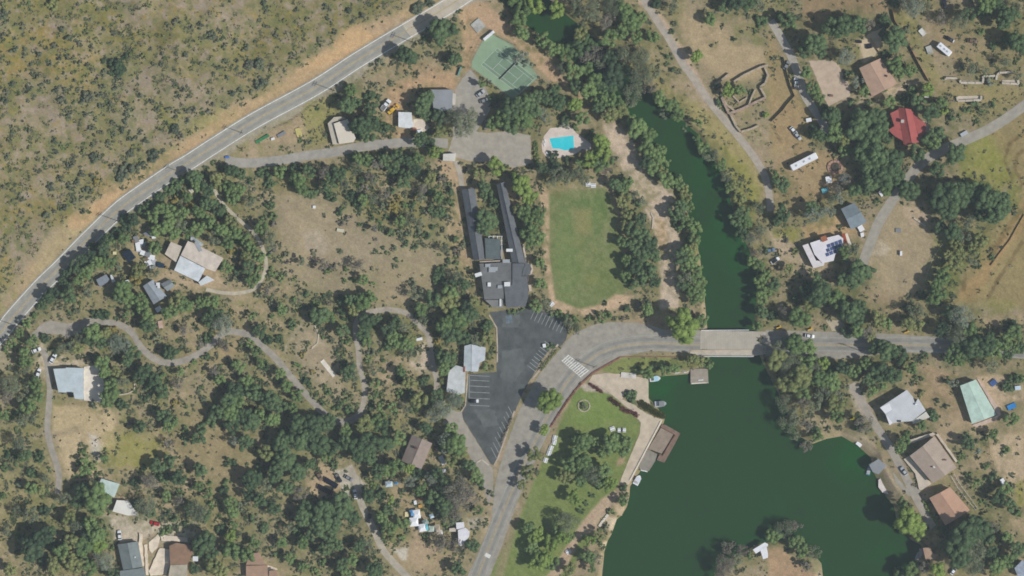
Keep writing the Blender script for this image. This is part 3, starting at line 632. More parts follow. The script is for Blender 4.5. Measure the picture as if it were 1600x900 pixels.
paint(Q('D:780 60,900 100,960 260,1100 500,1010 510,880 230'), (142, 138, 96), 0.7, 6, 4)
paint(Q('D:1030 50,1600 140,1600 380,1300 400,1160 380,1000 200'), (150, 136, 108), 0.7, 10, 6, 0.3)
paint(Q('D:1000 520,1600 540,1600 640,1300 760,1100 640'), (146, 136, 98), 0.6, 8, 5)
paint(Q('Z:1500 225,1560 200,1585 240,1570 300,1540 330,1500 300,1495 250'), (136, 139, 80), 0.9, 8, 7, 0.3)
paint(Q('Z:1540 200,1605 165,1605 480,1480 470,1520 400,1570 330,1590 280'), (146, 134, 100), 0.9, 8, 5)
paint(Q('Z:1395 310,1445 320,1470 380,1450 460,1380 470,1355 440,1350 400,1370 370'), (160, 146, 120), 0.9, 6, 4)
paint(Q('H:700 600,770 650,740 700,640 690'), (190, 180, 160), 0.9, 3, 2)
paint(Q('H:850 330,960 380,1050 470,900 520,840 440'), (176, 158, 136), 0.8, 5, 4)
paint(Q('Z:1462 372,1500 375,1535 355,1545 372,1520 410,1495 440,1485 475,1445 478,1440 440,1450 405'), (112, 124, 80), 0.85, 6, 6, 0.3)
paint(Q('Z:1480 375,1505 380,1500 420,1485 455,1475 420'), (136, 136, 76), 0.7, 5, 5, 0.3)
paint(Q('Z:1566 262,1590 275,1592 318,1580 325,1572 300'), (134, 136, 80), 0.8, 5, 4, 0.3)
paint(Q('Z:1600 310,1610 345,1560 410,1520 470,1490 470,1530 420,1570 360'), (158, 136, 102), 0.85, 5, 4)
for _p in ('1600 330,1575 362,1548 412,1541 404,1568 356,1592 326', '1610 205,1580 225,1572 250,1585 285,1582 287,1567 252,1576 220,1608 200', '1610 230,1592 245,1588 262,1600 290,1596 292,1583 262,1588 241,1608 225', '1512 425,1508 455,1502 455,1507 424', '1530 380,1545 360,1556 340,1551 338,1540 356,1526 377', '1600 380,1560 440,1545 470,1541 467,1556 437,1596 375'):
    paint(Q('Z:' + _p), (112, 100, 76), 0.7, 1.6, 1.2, 0.2)
paint(Q('Z:1530 495,1600 490,1600 510,1530 510'), (168, 150, 124), 0.7, 4, 3); blob(1560, 478, 30, 10, (132, 132, 86), .6)
paint(Q('H:0 530,60 520,300 780,400 740,420 790,300 860,200 860,60 700'), (174, 158, 134), 0.85, 4, 3)
paint(Q('H:200 520,440 440,560 560,480 570,340 570,230 600'), (172, 148, 114), 0.8, 4, 3)
blob(1230, 365, 20, 12, (136, 137, 78), 0.8)
paint(Q('L:500 40,900 30,1000 100,900 200,760 160,640 60'), (152, 136, 110), 0.7, 8, 5)
paint(Q('L:840 510,1000 480,1200 540,1140 620,1200 760,1300 860,1100 890,960 720,900 600'), (158, 140, 114), 0.9, 5, 3)
paint(Q('Z:1440 650,1610 640,1610 905,1560 905,1580 800,1560 760,1500 700'), (164, 148, 122), 0.75, 8, 5, 0.2)
paint(Q('P:1380 20,1600 10,1600 300,1480 330,1420 200'), (180, 162, 136), 0.85, 6, 4)
paint(Q('P:1540 330,1600 300,1600 460,1560 470'), (138, 138, 78), 0.8, 5, 3)
paint(Q('L:1310 550,1450 540,1600 600,1600 690,1480 720,1440 800,1330 880,1270 860'), (184, 164, 138), 0.9, 3, 2)
paint(Q('P:480 20,620 20,700 140,760 250,880 420,820 450,760 330,680 160,600 90'), (170, 156, 132), 0.85, 4, 3)
paint(Q('L:480 600,580 590,660 800,600 830,520 700'), (170, 160, 144), 0.9, 3, 2)
paint(Q('L:230 780,330 760,400 880,260 880'), (176, 160, 138), 0.6, 6, 4)
paint(Q('P:0 740,80 710,170 790,230 870,330 900,0 930'), (166, 142, 116), 0.9, 4, 3)
# park by the lake
paint(Q('Z:903 604,925 601,952 615,986 645,1002 664,994 692,972 745,955 776,930 830,905 868,884 905,760 905,790 850,812 806,838 742,862 692,884 640'), (114, 129, 84), 0.95, 2.5, 1.5, 0.1)
blob(930, 640, 40, 30, (118, 140, 84), 0.6); blob(830, 800, 14, 50, (120, 132, 92), 0.6); blob(825, 850, 20, 30, (112, 134, 84), 0.6)
paint(Q('O:640 370,670 400,620 440,500 640,440 640,360 800,300 900,200 930,270 820,350 700,440 560,560 420'), (176, 156, 134), 0.95, 2.5, 2)
paint(Q('O:640 450,700 460,690 520,650 500'), (184, 166, 136), 0.9, 2, 1); paint(Q('O:560 520,660 540,620 620,580 590'), (186, 172, 148), 0.9, 2, 1); paint(Q('O:540 690,600 680,580 745'), (186, 170, 146), 0.9, 2, 1)
paint(Q('O:660 180,720 110,700 200,660 210'), (168, 144, 122), 0.8, 3, 2)
paint(Q('Z:935 577,975 558,1076 559,1100 566,1080 574,1020 586,958 584'), (124, 133, 88), 0.95, 2, 1)
paint(Q('Z:905 602,925 597,950 600,962 618,940 612,915 612'), (170, 160, 146), 0.9, 2, 1)
paint(Q('Z:828 742,848 700,852 705,835 745,818 790,800 850,785 905,770 905,795 830'), (146, 134, 112), 0.6, 3, 2)
# scrub and leaf litter grow thicker round the plants
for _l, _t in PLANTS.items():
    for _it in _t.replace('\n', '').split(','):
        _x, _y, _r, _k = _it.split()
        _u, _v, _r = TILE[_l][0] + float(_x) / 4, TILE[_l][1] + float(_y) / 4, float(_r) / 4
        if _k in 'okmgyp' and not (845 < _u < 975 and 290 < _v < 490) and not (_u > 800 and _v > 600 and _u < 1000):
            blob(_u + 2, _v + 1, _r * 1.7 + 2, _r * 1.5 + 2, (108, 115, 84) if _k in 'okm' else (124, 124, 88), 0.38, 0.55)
# worn clearings stay bare between the scrub
for _p, _c in (('Z:440 300,520 310,560 345,640 380,700 400,725 440,660 478,560 470,480 440,440 400,430 340', (148, 137, 116)), ('Z:285 650,345 655,390 690,400 740,370 790,330 770,300 740,275 700', (140, 130, 104)), ('Z:560 470,640 460,690 470,640 480', (150, 138, 114)),
               ('Z:205 680,250 675,260 710,230 735,190 725', (138, 136, 88)), ('Z:480 505,530 520,540 600,510 610,470 560', (154, 142, 120)), ('Z:1370 330,1440 340,1460 400,1440 455,1390 465,1355 430', (160, 147, 122))):
    paint(Q(_p), _c, 0.6, 10, 8, 0.25)
CLEAR = [Q('Z:430 300,520 310,600 370,700 400,725 440,660 478,560 470,480 440,440 400'), Q('Z:285 650,345 655,390 690,400 740,370 790,330 770,300 740,275 700'), Q('Z:205 680,250 675,260 710,230 735,190 725'), Q('Z:1370 330,1440 340,1460 400,1440 455,1390 465,1355 430'),
         Q('Z:1060 20,1150 30,1200 80,1190 120,1150 130,1080 90'), Q('Z:1255 -5,1392 -5,1390 20,1272 40'), Q('Z:1480 560,1600 580,1600 680,1440 640')]
# fine speckle that stays with the soil
GC *= (1 + (n4 - 0.5) * 0.34 + (n3 - 0.5) * 0.22)[..., None]
GC *= (1 + (rng.random(GU.shape) - 0.5) * 0.16)[..., None]

def ground_colour(u, v):
    i = np.clip(np.round((np.asarray(u) - FU[0]) / 2).astype(int), 0, _nu - 1)
    j = np.clip(np.round((np.asarray(v) - FV[0]) / 2).astype(int), 0, _nv - 1)
    return GC[i, j]

def soil_material():
    m = bpy.data.materials.new('soil')
    m.use_nodes = True
    t = m.node_tree
    b = t.nodes['Principled BSDF']
    at = t.nodes.new('ShaderNodeAttribute'); at.attribute_name = 'soil'
    geo = t.nodes.new('ShaderNodeNewGeometry')
    n = t.nodes.new('ShaderNodeTexNoise')
    n.inputs['Scale'].default_value = 1.3; n.inputs['Detail'].default_value = 5; n.inputs['Roughness'].default_value = 0.7
    t.links.new(geo.outputs['Position'], n.inputs['Vector'])
    r = t.nodes.new('ShaderNodeMapRange')
    r.inputs[1].default_value, r.inputs[2].default_value, r.inputs[3].default_value, r.inputs[4].default_value = 0.3, 0.7, 0.78, 1.2
    t.links.new(n.outputs[0], r.inputs[0])
    mx = t.nodes.new('ShaderNodeVectorMath'); mx.operation = 'SCALE'
    t.links.new(at.outputs['Color'], mx.inputs[0]); t.links.new(r.outputs[0], mx.inputs['Scale'])
    t.links.new(mx.outputs[0], b.inputs['Base Color'])
    bp = t.nodes.new('ShaderNodeBump'); bp.inputs['Strength'].default_value = 0.35; bp.inputs['Distance'].default_value = 0.4
    t.links.new(n.outputs[0], bp.inputs['Height']); t.links.new(bp.outputs[0], b.inputs['Normal'])
    b.inputs['Roughness'].default_value = 0.95
    b.inputs['Specular IOR Level'].default_value = 0.1
    MATS['soil'] = m
    return m
SOIL = soil_material()

def set_soil(me, cols):
    a = me.attributes.new('soil', 'FLOAT_COLOR', 'POINT')
    c = np.ones((len(me.vertices), 4), np.float32)
    c[:, :3] = cols
    a.data.foreach_set('color', c.ravel())

def big_ground():
    far = np.array([40, 120, 260, 600, 1500, 5000, 20000.0])
    U = np.concatenate([FU[0] - far[::-1], FU, FU[-1] + far])
    V = np.concatenate([FV[0] - far[::-1], FV, FV[-1] + far])
    uu, vv = np.meshgrid(U, V, indexing='ij')
    k = len(far)
    z = np.empty(uu.shape)
    edge = np.ones(uu.shape, bool); edge[k:-k, k:-k] = False
    z[k:-k, k:-k] = GZ
    z[edge] = HT(uu[edge], vv[edge])
    c = np.empty(uu.shape + (3,))
    c[...] = alb(TAN)
    c[k:-k, k:-k] = GC
    ii = np.clip(np.arange(len(U)) - k, 0, _nu - 1); jj = np.clip(np.arange(len(V)) - k, 0, _nv - 1)
    c[edge] = GC[np.ix_(ii, jj)][edge]
    sc_ = S * (1 - z / CH)
    co = np.stack([(uu - 800) * sc_, (450 - vv) * sc_, z], -1).reshape(-1, 3).astype(np.float32)
    nu, nv = uu.shape
    idx = np.arange(nu * nv).reshape(nu, nv)
    q = np.stack([idx[:-1, :-1], idx[:-1, 1:], idx[1:, 1:], idx[1:, :-1]], -1).reshape(-1, 4).astype(np.int32)
    me = bpy.data.meshes.new('ground')
    me.vertices.add(len(co)); me.vertices.foreach_set('co', co.ravel())
    me.loops.add(q.size); me.loops.foreach_set('vertex_index', q.ravel())
    me.polygons.add(len(q)); me.polygons.foreach_set('loop_start', np.arange(0, q.size, 4, dtype=np.int32))
    me.update(calc_edges=True)
    set_soil(me, c.reshape(-1, 3))
    me.polygons.foreach_set('use_smooth', np.ones(len(q), bool))
    me.materials.append(SOIL)
    return tag(link_mesh('ground', me), 'dry tan and olive ground of the hillsides and valley floor', kind='structure')
big_ground()

# ------------------------------------------------------------------ draped sheets and ribbons
PAVED, ROADS = [], []
def sheet(name, pts, m, label, dz=0.05, jit=0.0, step=4.0, soil=False, kind='structure', z=None, seed=1, skirt=0.0):
    PAVED.append(pts)
    b = dense(pts, step, True, jit, seed)
    us, vs = [p[0] for p in b], [p[1] for p in b]
    sp = step * 1.25
    gu, gv = np.meshgrid(np.arange(min(us), max(us), sp), np.arange(min(vs), max(vs), sp), indexing='ij')
    gu, gv = gu.ravel() + 0.013, gv.ravel() + 0.017
    ins = sd_poly(gu, gv, b) < -sp * 0.45
    pv = [Vector(p) for p in b] + [Vector((a, c)) for a, c in zip(gu[ins], gv[ins])]
    if z is not None:
        pv = pv[:len(b)]
    n = len(b)
    vo, _, fo, *_ = delaunay_2d_cdt(pv, [(i, (i + 1) % n) for i in range(n)], [list(range(n))], 1, 1e-4)
    uu, vv = np.array([p.x for p in vo]), np.array([p.y for p in vo])
    zz = HG(uu, vv) + dz if z is None else np.full(len(uu), z)
    k = S * (1 - zz / CH)
    co = [((u - 800) * q, (450 - v) * q, h) for u, v, q, h in zip(uu, vv, k, zz)]
    fs = []
    for f in fo:
        a = sum(vo[f[i]].x * vo[f[(i + 1) % len(f)]].y - vo[f[(i + 1) % len(f)]].x * vo[f[i]].y for i in range(len(f)))
        fs.append(list(f) if a < 0 else list(f)[::-1])
    if skirt:
        rim = [XY(p[0], p[1], (z if z is not None else float(HG(*p)) + dz)) for p in b]
        o = len(co)
        co += [tuple(p) for p in rim] + [(p.x, p.y, p.z - skirt) for p in rim]
        fs += [(o + i, o + (i + 1) % n, o + n + (i + 1) % n, o + n + i) for i in range(n)]
    me = mesh(name, co, fs, m)
    if soil:
        cc = ground_colour(uu, vv)
        set_soil(me, cc)
    ob = link_mesh(name, me)
    return tag(ob, label, kind=kind)

def strip(pts, w, dz):
    """verts, faces of a ribbon of width w (map units) draped dz above the ground"""
    pts = dense(pts, 3.0)
    vs, fs = [], []
    for k, p in enumerate(pts):
        a, b = pts[max(0, k - 1)], pts[min(len(pts) - 1, k + 1)]
        dx, dy = b[0] - a[0], b[1] - a[1]
        L = math.hypot(dx, dy) or 1
        ww = w if not callable(w) else w(k / (len(pts) - 1))
        for s in (-0.5, -0.17, 0.17, 0.5):
            u, v = p[0] - dy / L * ww * s, p[1] + dx / L * ww * s
            vs.append(P(u, v, dz))
    for k in range(len(pts) - 1):
        for j in range(3):
            fs.append((4 * k + j, 4 * k + j + 1, 4 * k + 5 + j, 4 * k + 4 + j))
    return vs, fs

def ribbon(name, pts, w, m, label, dz=0.06, parent=None, kind='structure'):
    ROADS.append((pts, w))
    vs, fs = strip(pts, w, dz)
    ob = link_mesh(name, mesh(name, vs, fs, m), None, parent)
    return tag(ob, label, kind=kind) if parent is None else ob

def ribbons(name, lines, w, m, dz, parent):
    mb = MB()
    for l in lines:
        mb.add(*strip(l, w, dz))
    return mb.build(name, m, parent)

def offset(pts, d):
    out = []
    for k, p in enumerate(pts):
        a, b = pts[max(0, k - 1)], pts[min(len(pts) - 1, k + 1)]
        dx, dy = b[0] - a[0], b[1] - a[1]
        L = math.hypot(dx, dy) or 1
        out.append((p[0] - dy / L * d, p[1] + dx / L * d))
    return out

def between(pts, a, b):
    return [p for p in pts if a <= p[0] <= b]
# ------------------------------------------------------------------ water
def water_material():
    m = bpy.data.materials.new('pond_water')
    m.use_nodes = True
    t = m.node_tree
    b = t.nodes['Principled BSDF']
    geo = t.nodes.new('ShaderNodeNewGeometry')
    n = t.nodes.new('ShaderNodeTexNoise'); n.inputs['Scale'].default_value = 0.035; n.inputs['Detail'].default_value = 7; n.inputs['Roughness'].default_value = 0.7
    n.inputs['Distortion'].default_value = 1.2
    t.links.new(geo.outputs['Position'], n.inputs['Vector'])
    at = t.nodes.new('ShaderNodeAttribute'); at.attribute_name = 'algae'
    md = t.nodes.new('ShaderNodeMath'); md.operation = 'MULTIPLY_ADD'; md.inputs[1].default_value = 1.1
    r = t.nodes.new('ShaderNodeMapRange'); r.inputs[1].default_value, r.inputs[2].default_value = 0.36, 0.75
    t.links.new(n.outputs[0], r.inputs[0])
    ml = t.nodes.new('ShaderNodeMath'); ml.operation = 'MULTIPLY'
    t.links.new(r.outputs[0], ml.inputs[0]); t.links.new(at.outputs['Fac'], ml.inputs[1])
    ml2 = t.nodes.new('ShaderNodeMath'); ml2.operation = 'MULTIPLY_ADD'; ml2.inputs[1].default_value = 0.08
    t.links.new(r.outputs[0], ml2.inputs[0]); t.links.new(ml.outputs[0], ml2.inputs[2])
    mix = t.nodes.new('ShaderNodeMix'); mix.data_type = 'RGBA'
    mix.inputs[6].default_value = (*alb((60, 82, 66)), 1); mix.inputs[7].default_value = (*alb((52, 100, 66)), 1)
    t.links.new(ml2.outputs[0], mix.inputs[0])
    t.links.new(mix.outputs[2], b.inputs['Base Color'])
    b.inputs['Roughness'].default_value = 0.12
    b.inputs['IOR'].default_value = 1.33
    n2 = t.nodes.new('ShaderNodeTexNoise'); n2.inputs['Scale'].default_value = 1.6; n2.inputs['Detail'].default_value = 4
    t.links.new(geo.outputs['Position'], n2.inputs['Vector'])
    bp = t.nodes.new('ShaderNodeBump'); bp.inputs['Strength'].default_value = 0.06; bp.inputs['Distance'].default_value = 0.1
    t.links.new(n2.outputs[0], bp.inputs['Height']); t.links.new(bp.outputs[0], b.inputs['Normal'])
    return m

def build_water():
    gu, gv = np.meshgrid(np.arange(750, 1452, 4.0), np.arange(-40, 944, 4.0), indexing='ij')
    sd = sd_poly(gu, gv, LAKE)
    near = sd < 9
    idx = -np.ones(gu.shape, int)
    idx[near] = np.arange(near.sum())
    uu, vv = gu[near], gv[near]
    co = [tuple(XY(a, b, WATER_Z)) for a, b in zip(uu, vv)]
    q = np.stack([idx[:-1, :-1], idx[:-1, 1:], idx[1:, 1:], idx[1:, :-1]], -1).reshape(-1, 4)
    q = q[(q >= 0).all(1)]
    me = mesh('lake_water', co, q.tolist(), water_material())
    d = -sd[near]
    al = np.exp(-np.clip(d, 0, None) / 10.0) * 0.35
    def add(cu, cv, ru, rv, a):
        return a * np.exp(-((uu - cu) / ru) ** 2 - ((vv - cv) / rv) ** 2)
    al = al + add(1120, 320, 28, 60, 0.8) + add(1150, 390, 22, 50, 0.6) + add(1325, 715, 40, 30, 0.6) + add(1350, 760, 25, 40, 0.5) + add(1035, 605, 26, 26, 0.8) + add(1090, 270, 20, 40, .4) + add(1390, 860, 40, 30, .5) + add(1240, 800, 60, 40, .15)
    a = me.attributes.new('algae', 'FLOAT', 'POINT')
    a.data.foreach_set('value', np.clip(al, 0, 1).astype(np.float32))
    tag(link_mesh('lake_water', me), 'still dark green lake and its channel under the bridge', kind='structure')
build_water()

# ------------------------------------------------------------------ roads, lots, paths
ASPH = mat('old_asphalt', (150, 149, 140), 0.9, 0.09, 0.8, bump=0.1)
ASPHL = mat('pale_asphalt', (164, 158, 146), 0.9, 0.08, 0.8, bump=0.1)
CONC_ROAD = mat('concrete_road', (174, 167, 152), 0.9, 0.07, 0.8, bump=0.1)
LOT = mat('lot_asphalt', (92, 99, 99), 0.95, 0.15, 0.6, bump=0.1)
LANE = mat('lane_asphalt', (150, 147, 137), 0.9, 0.10, 0.9, bump=0.1)
YEL = mat('yellow_paint', (172, 158, 124), 0.7, 0.12, 3)
WHT = mat('white_paint', (205, 205, 200), 0.7, 0.10, 3)
WHT2 = mat('worn_white_paint', (158, 160, 156), 0.7, 0.10, 3)
CONC = mat('pale_concrete', (186, 174, 155), 0.9, 0.08, 0.8, bump=0.08)
WCONC = mat('white_concrete', (206, 199, 186), 0.85, 0.08, 0.8)
TAR = mat('fresh_asphalt', (136, 137, 132), 0.9, 0.09, 0.8)

hw = ribbon('main_road', HIGHWAY, 28, ASPH, 'two lane highway with yellow centre line climbing along the hillside', 0.05)
hi = between(HIGHWAY, 634, 2000)
ribbon('concrete_road_section', [(635, 48.5)] + hi, 28, CONC_ROAD, 'paler resurfaced section of the highway at the upper end', 0.07)
ribbons('centre_line', [offset(HIGHWAY, -0.5), offset(HIGHWAY, 0.5)], 0.7, YEL, 0.10, hw)
ribbons('edge_line', [offset(HIGHWAY, -11.6), offset(HIGHWAY, 11.8)], 1.3, WHT, 0.10, hw)
lane_tint = mat('worn_lane', (141, 142, 136), 0.9, 0.08, 1.0)
ribbons('wheel_track', [offset(between(HIGHWAY, -200, 630), d) for d in (-4.6, 5.6)], 4.2, lane_tint, 0.07, hw)
for nm, pts, lab in (('tar_joint', [(627, 42), (641, 57)], 0),):
    ribbons('tar_joint', [pts], 1.5, lane_tint, 0.11, hw)

LAKE_ROAD = Q('Z:728 905,750 858,768 812,771 775,776 745,785 715,800 672,812 640,838 592,858 565,880 540,895 522,925 508,955 503,1000 505,1045 516,1094 516,'
              '1094 553,1078 551,1017 548,970 557,935 577,912 597,885 630,862 668,845 700,830 735,815 768,800 808,785 850,764 905')
lr = sheet('lake_road', LAKE_ROAD, LANE, 'grey two lane road curving from the bottom edge past the parking lot to the bridge', 0.05, 0.5)
er = sheet('east_road', Q('Z:1196 516,1290 518,1400 522,1480 528,1560 535,1625 540,1625 562,1480 552,1400 551,1345 557,1310 561,1290 560,1250 556,1196 556'), LANE,
           'grey road leaving the bridge eastwards under the trees', 0.05, 0.5)
sheet('apron_gravel', Q('Z:1300 517,1290 500,1312 500,1330 519'), mat('gravel_apron', (170, 160, 140), 0.95, 0.1), 'gravel turnout beside the east road', 0.03, 1)
CL = curve(Q('Z:742 912,757 872,774 828,794 780,814 733,836 690,858 645,882 603,905 576,935 553,970 541,1020 536,1080 538,1140 539'), 5)
ribbons('centre_line', [CL, offset(CL, 1.2)], 0.6, YEL, 0.09, lr)
ribbons('edge_line', [offset(CL, -12)[28:], offset(CL, 11.5)[20:]], 0.9, WHT2, 0.09, lr)
ribbons('edge_line', [offset(CL, 11)[:22], offset(CL, -10)[:22]], 0.8, WHT2, 0.09, lr)
ribbons('wheel_track', [offset(CL, 5.5), offset(CL, -6)], 4.5, TAR, 0.07, lr)
el = curve(Q('Z:1200 539,1260 538,1340 539,1400 538,1480 541,1600 550'), 4)
ribbons('centre_line', [el, offset(el, 1.2)], 0.6, YEL, 0.09, er)
ribbons('edge_line', [offset(el, -11), offset(el, 10)], 0.9, WHT2, 0.09, er)
ribbons('wheel_track', [offset(el, 5.5), offset(el, -6)], 4.5, TAR, 0.07, er)
# ladder crossing: bars across the lanes inside two side lines
cw = []
A, B_, C_, D_ = Q('Z:887 554,921 580,908 590,877 563')
def lerp(p, q, t): return (p[0] + (q[0] - p[0]) * t, p[1] + (q[1] - p[1]) * t)
for k in range(11):
    t = (k + 0.5) / 11
    cw.append([lerp(A, B_, t), lerp(D_, C_, t)])
cm = MB()
for l in cw: cm.add(*strip(l, 1.9, 0.12))
for l in ([A, B_], [lerp(A, D_, .5), lerp(B_, C_, .5)], [D_, C_]): cm.add(*strip(l, 0.7, 0.135))
cm.build('crosswalk', WHT, lr)
ribbons('stop_line', [Q('Z:758 866,766 870')], 6, WHT, 0.1, lr)

lot = sheet('parking_lot', Q('Z:765 488,800 484,824 482,850 486,866 492,880 502,887 520,884 532,876 541,860 545,846 562,834 584,818 612,804 645,792 676,778 715,772 728,766 724,752 700,738 678,724 655,722 645,729 630,730 585,776 581,777 540,777 516,772 502'),
            LOT, 'dark asphalt parking lot south of the long lodge', 0.06, 0.5)
LINE = mat('stall_paint', (152, 156, 156), 0.7, 0.15, 3)
st = [[(734, y), (765, y + 1.5)] for y in (586.5, 594, 603, 612.5, 622, 633)]
st += [[(733, 585), (733, 624)]]
ribbons('stall_line', st, 0.8, LINE, 0.10, lot)
st = []
for k in range(13):
    t = k / 12
    e = lerp((868, 546), (828, 603), t) if k < 9 else None
    if e: st.append([e, (e[0] - 17, e[1] - 13)])
for k in range(9):
    e = lerp((803, 652), (776, 716), k / 8)
    st.append([e, (e[0] - 9, e[1] - 17)])
for k in range(9):
    e = lerp((836, 484), (882, 505), k / 8)
    st.append([e, (e[0] - 7, e[1] + 15)])
ribbons('stall_line', st, 0.8, LINE, 0.10, lot)
patch = mat('lot_patch', (102, 108, 107), 0.9, 0.12, 0.7)
for pg in ('Z:786 494,812 492,812 512,784 512', 'Z:785 548,815 545,822 575,800 600,782 590', 'Z:740 640,772 640,780 665,756 668'):
    o = sheet('seal_patch', Q(pg), patch, None, 0.085, 1.5); o.parent = lot; del o['kind']
o = sheet('blue_paint', Q('Z:790 494,800 492,801 505,791 506'), mat('faded_blue', (110, 124, 132), .8, .2, 2), None, 0.095, 0.4); o.parent = lot; del o['kind']

LANES = []
def lane(name, pts, w, label, m=None, jit=0.0):
    return ribbon(name, LANES.append((curve(Q(pts), 5), w * 1.12)) or LANES[-1][0], w * 1.12, m or ASPHL, label, 0.05)
sheet('upper_lot', Q('Z:708 214,735 205,762 208,800 205,829 212,830 256,800 262,780 252,735 252,712 246,700 238'), mat('upper_lot_asphalt', (158, 153, 142), .9, .08), 'pale grey parking area west of the swimming pool', 0.045, 0.8)
sheet('court_drive', Q('Z:712 138,728 116,735 108,760 140,768 165,760 182,748 200,738 212,708 215,706 172'), mat('court_drive_asphalt', (152, 149, 140), .9, .08), 'grey drive between the workshops and the tennis court', 0.05, 0.8)
sheet('lower_drive', Q('Z:692 660,706 640,722 645,724 656,738 680,752 702,766 726,771 735,770 775,763 790,756 760,745 735,728 700,712 672'), mat('lower_drive_asphalt', (152, 148, 138), .9, .08), 'pale drive along the west edge of the parking lot', 0.04, 0.8)
lane('driveway', 'Z:352 250,372 254,400 254,440 250,480 243,520 238,560 230,610 224,655 222,700 224', 13, 'grey driveway running from the highway to the workshops', mat('drive_asphalt', (150, 148, 140), .9, .08))
lane('driveway', 'Z:712 252,718 268,722 292', 7, 'short grey path to the north end of the lodge')
lane('garden_path', 'Z:332 292,348 318,372 342,398 366,411 390,416 415,408 438,396 452,372 458,345 457,322 452', 5, 'narrow curving grey track around the farmhouse on the knoll', mat('track', (172, 165, 148), .9, .1))
AP = mat('west_lane_asphalt', (150, 146, 136), .9, .1)
sheet('lane_apron', Q('Z:40 533,62 508,78 501,105 506,140 498,160 498,150 508,120 522,104 528,96 522,70 522,50 536'), AP, 'grey turnout beside the highway at the west end', 0.045, 0.8)
lane('lane', 'Z:130 502,160 503,188 508,206 520,220 542,240 560,262 567,285 564,310 553,332 537,348 521,365 518,390 525,415 545,436 566,458 593,480 618,502 642,520 655,538 659,556 652,566 640', 9, 'winding grey lane climbing through the scrub in the west', AP)
lane('lane', 'Z:566 640,570 615,568 596,562 575,560 548,556 525,556 506,566 492,585 486,610 484,636 490,654 507,668 522,673 545,676 570,682 592,682 612', 7.5, 'narrow grey lane looping north through the scrub', mat('loop_lane', (156, 150, 138), .9, .1))
lane('lane', 'Z:66 545,73 562,76 585,78 610,76 640,74 670,80 700,88 724,92 745,90 772', 8.5, 'straight grey lane past the pale house at the west edge', AP)
lane('lane', 'Z:545 728,556 752,564 785,574 808,586 832,598 858,616 880,640 905', 9.5, 'pale lane from the bottom edge up to the solar panel yard', mat('south_lane', (164, 158, 144), .9, .1))
lane('lane', 'Z:1000 -10,1025 30,1045 60,1064 95,1082 120,1106 155,1130 185,1155 215,1180 248,1196 278,1202 305,1204 330', 10, 'grey riverside lane on the east bank', mat('river_lane', (164, 157, 145), .9, .09))
lane('lane', 'Z:1205 32,1222 62,1238 92,1248 120,1258 150,1278 180,1295 210', 11, 'grey lane running south past the stone ruins', mat('ruin_lane', (164, 160, 150), .9, .08))
lane('lane', 'Z:1620 150,1580 180,1545 202,1510 218,1478 232,1448 248,1428 268,1408 295,1390 320,1372 350,1358 385,1348 412', 14, 'grey lane curving down past the red roofed house', mat('hill_lane', (158, 154, 143), .9, .08))
lane('lane', 'Z:1330 600,1345 625,1362 655,1385 690,1405 725,1425 765,1450 812,1458 824', 11, 'grey lane behind the lakeside houses', mat('shore_lane', (160, 154, 143), .9, .08))
sheet('lane_apron', Q('P:780 250,860 350,960 350,940 400,880 400,800 320'), mat('apron', (158, 154, 143), .9, .08), 'grey widening of the lane below the lakeside houses', 0.052, 0.8)

# lakeside plaza and promenade: one slab with a quay wall
sheet('promenade', Q('Z:926 586,945 583,966 584,990 588,1013 592,1013 622,1016 630,1000 628,975 617,972 624,990 632,1008 645,1024 652,1036 655,986 751,983 757,968 757,972 744,1000 676,1001 660,986 642,965 624,940 604,920 596'), CONC,
      'pale concrete plaza and promenade along the lake shore', 0.0, 0.3, z=0.10, skirt=2.6)
k = MB()
pa, pb = XY(1033, 658, .1), XY(984, 751, .1)
dv = (pb - pa); k.box((pa + pb) / 2 + Vector((0, 0, .17)), (dv.length, .55, .34), math.atan2(dv.y, dv.x))
tag(k.build('promenade_kerb', WCONC), 'raised pale kerb on the lake side of the promenade', kind='structure')

# plants keep clear of the pale bank trail too
LANES.append((curve(Q('Z:952 200,975 245,1003 285,1030 320,1040 375,1046 430,1046 482'), 4), 26))
# ------------------------------------------------------------------ plants: sheet letter -> 'x y radius look' at 4x map scale
LOOKS = {   # look: leaf colours (linear), names, words
    'o': ((.060, .106, .044), (.142, .218, .082), 'evergreen_tree', 'dense dark green'),
    'k': ((.042, .080, .040), (.096, .150, .066), 'dark_shadow_tree', 'very dark shadowy green'),  # darkest leaves; some crowns fill patches of cast shadow, their colour drawing that shade
    'm': ((.110, .180, .054), (.210, .305, .094), 'leafy_tree', 'mid green'),
    'b': ((.160, .245, .044), (.285, .380, .074), 'bright_green_tree', 'bright yellowish green'),
    'y': ((.180, .210, .066), (.285, .305, .100), 'bright_green_tree', 'olive yellow'),
    'Y': ((.250, .205, .045), (.360, .295, .065), 'flowering_shrub', 'yellow flowering'),
    'g': ((.130, .160, .090), (.235, .262, .145), 'grey_green_tree', 'loose grey green'),
    'p': ((.185, .225, .155), (.300, .332, .236), 'grey_green_tree', 'pale silvery green'),
    'd': ((.160, .144, .106), (.265, .238, .178), 'dry_tree', 'brownish grey half bare'),
    'h': ((.092, .120, .070), (.172, .200, .114), 'chaparral_shrub', 'soft green'),
    'w': ((.130, .146, .085), (.210, .220, .130), 'chaparral_shrub', 'grey olive'),
}
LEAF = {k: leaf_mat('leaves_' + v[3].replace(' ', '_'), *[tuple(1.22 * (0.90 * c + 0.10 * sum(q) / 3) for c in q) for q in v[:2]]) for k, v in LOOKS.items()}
BARK = mat('bark', (.085, .065, .048), .9, .2, 3, seen=False)

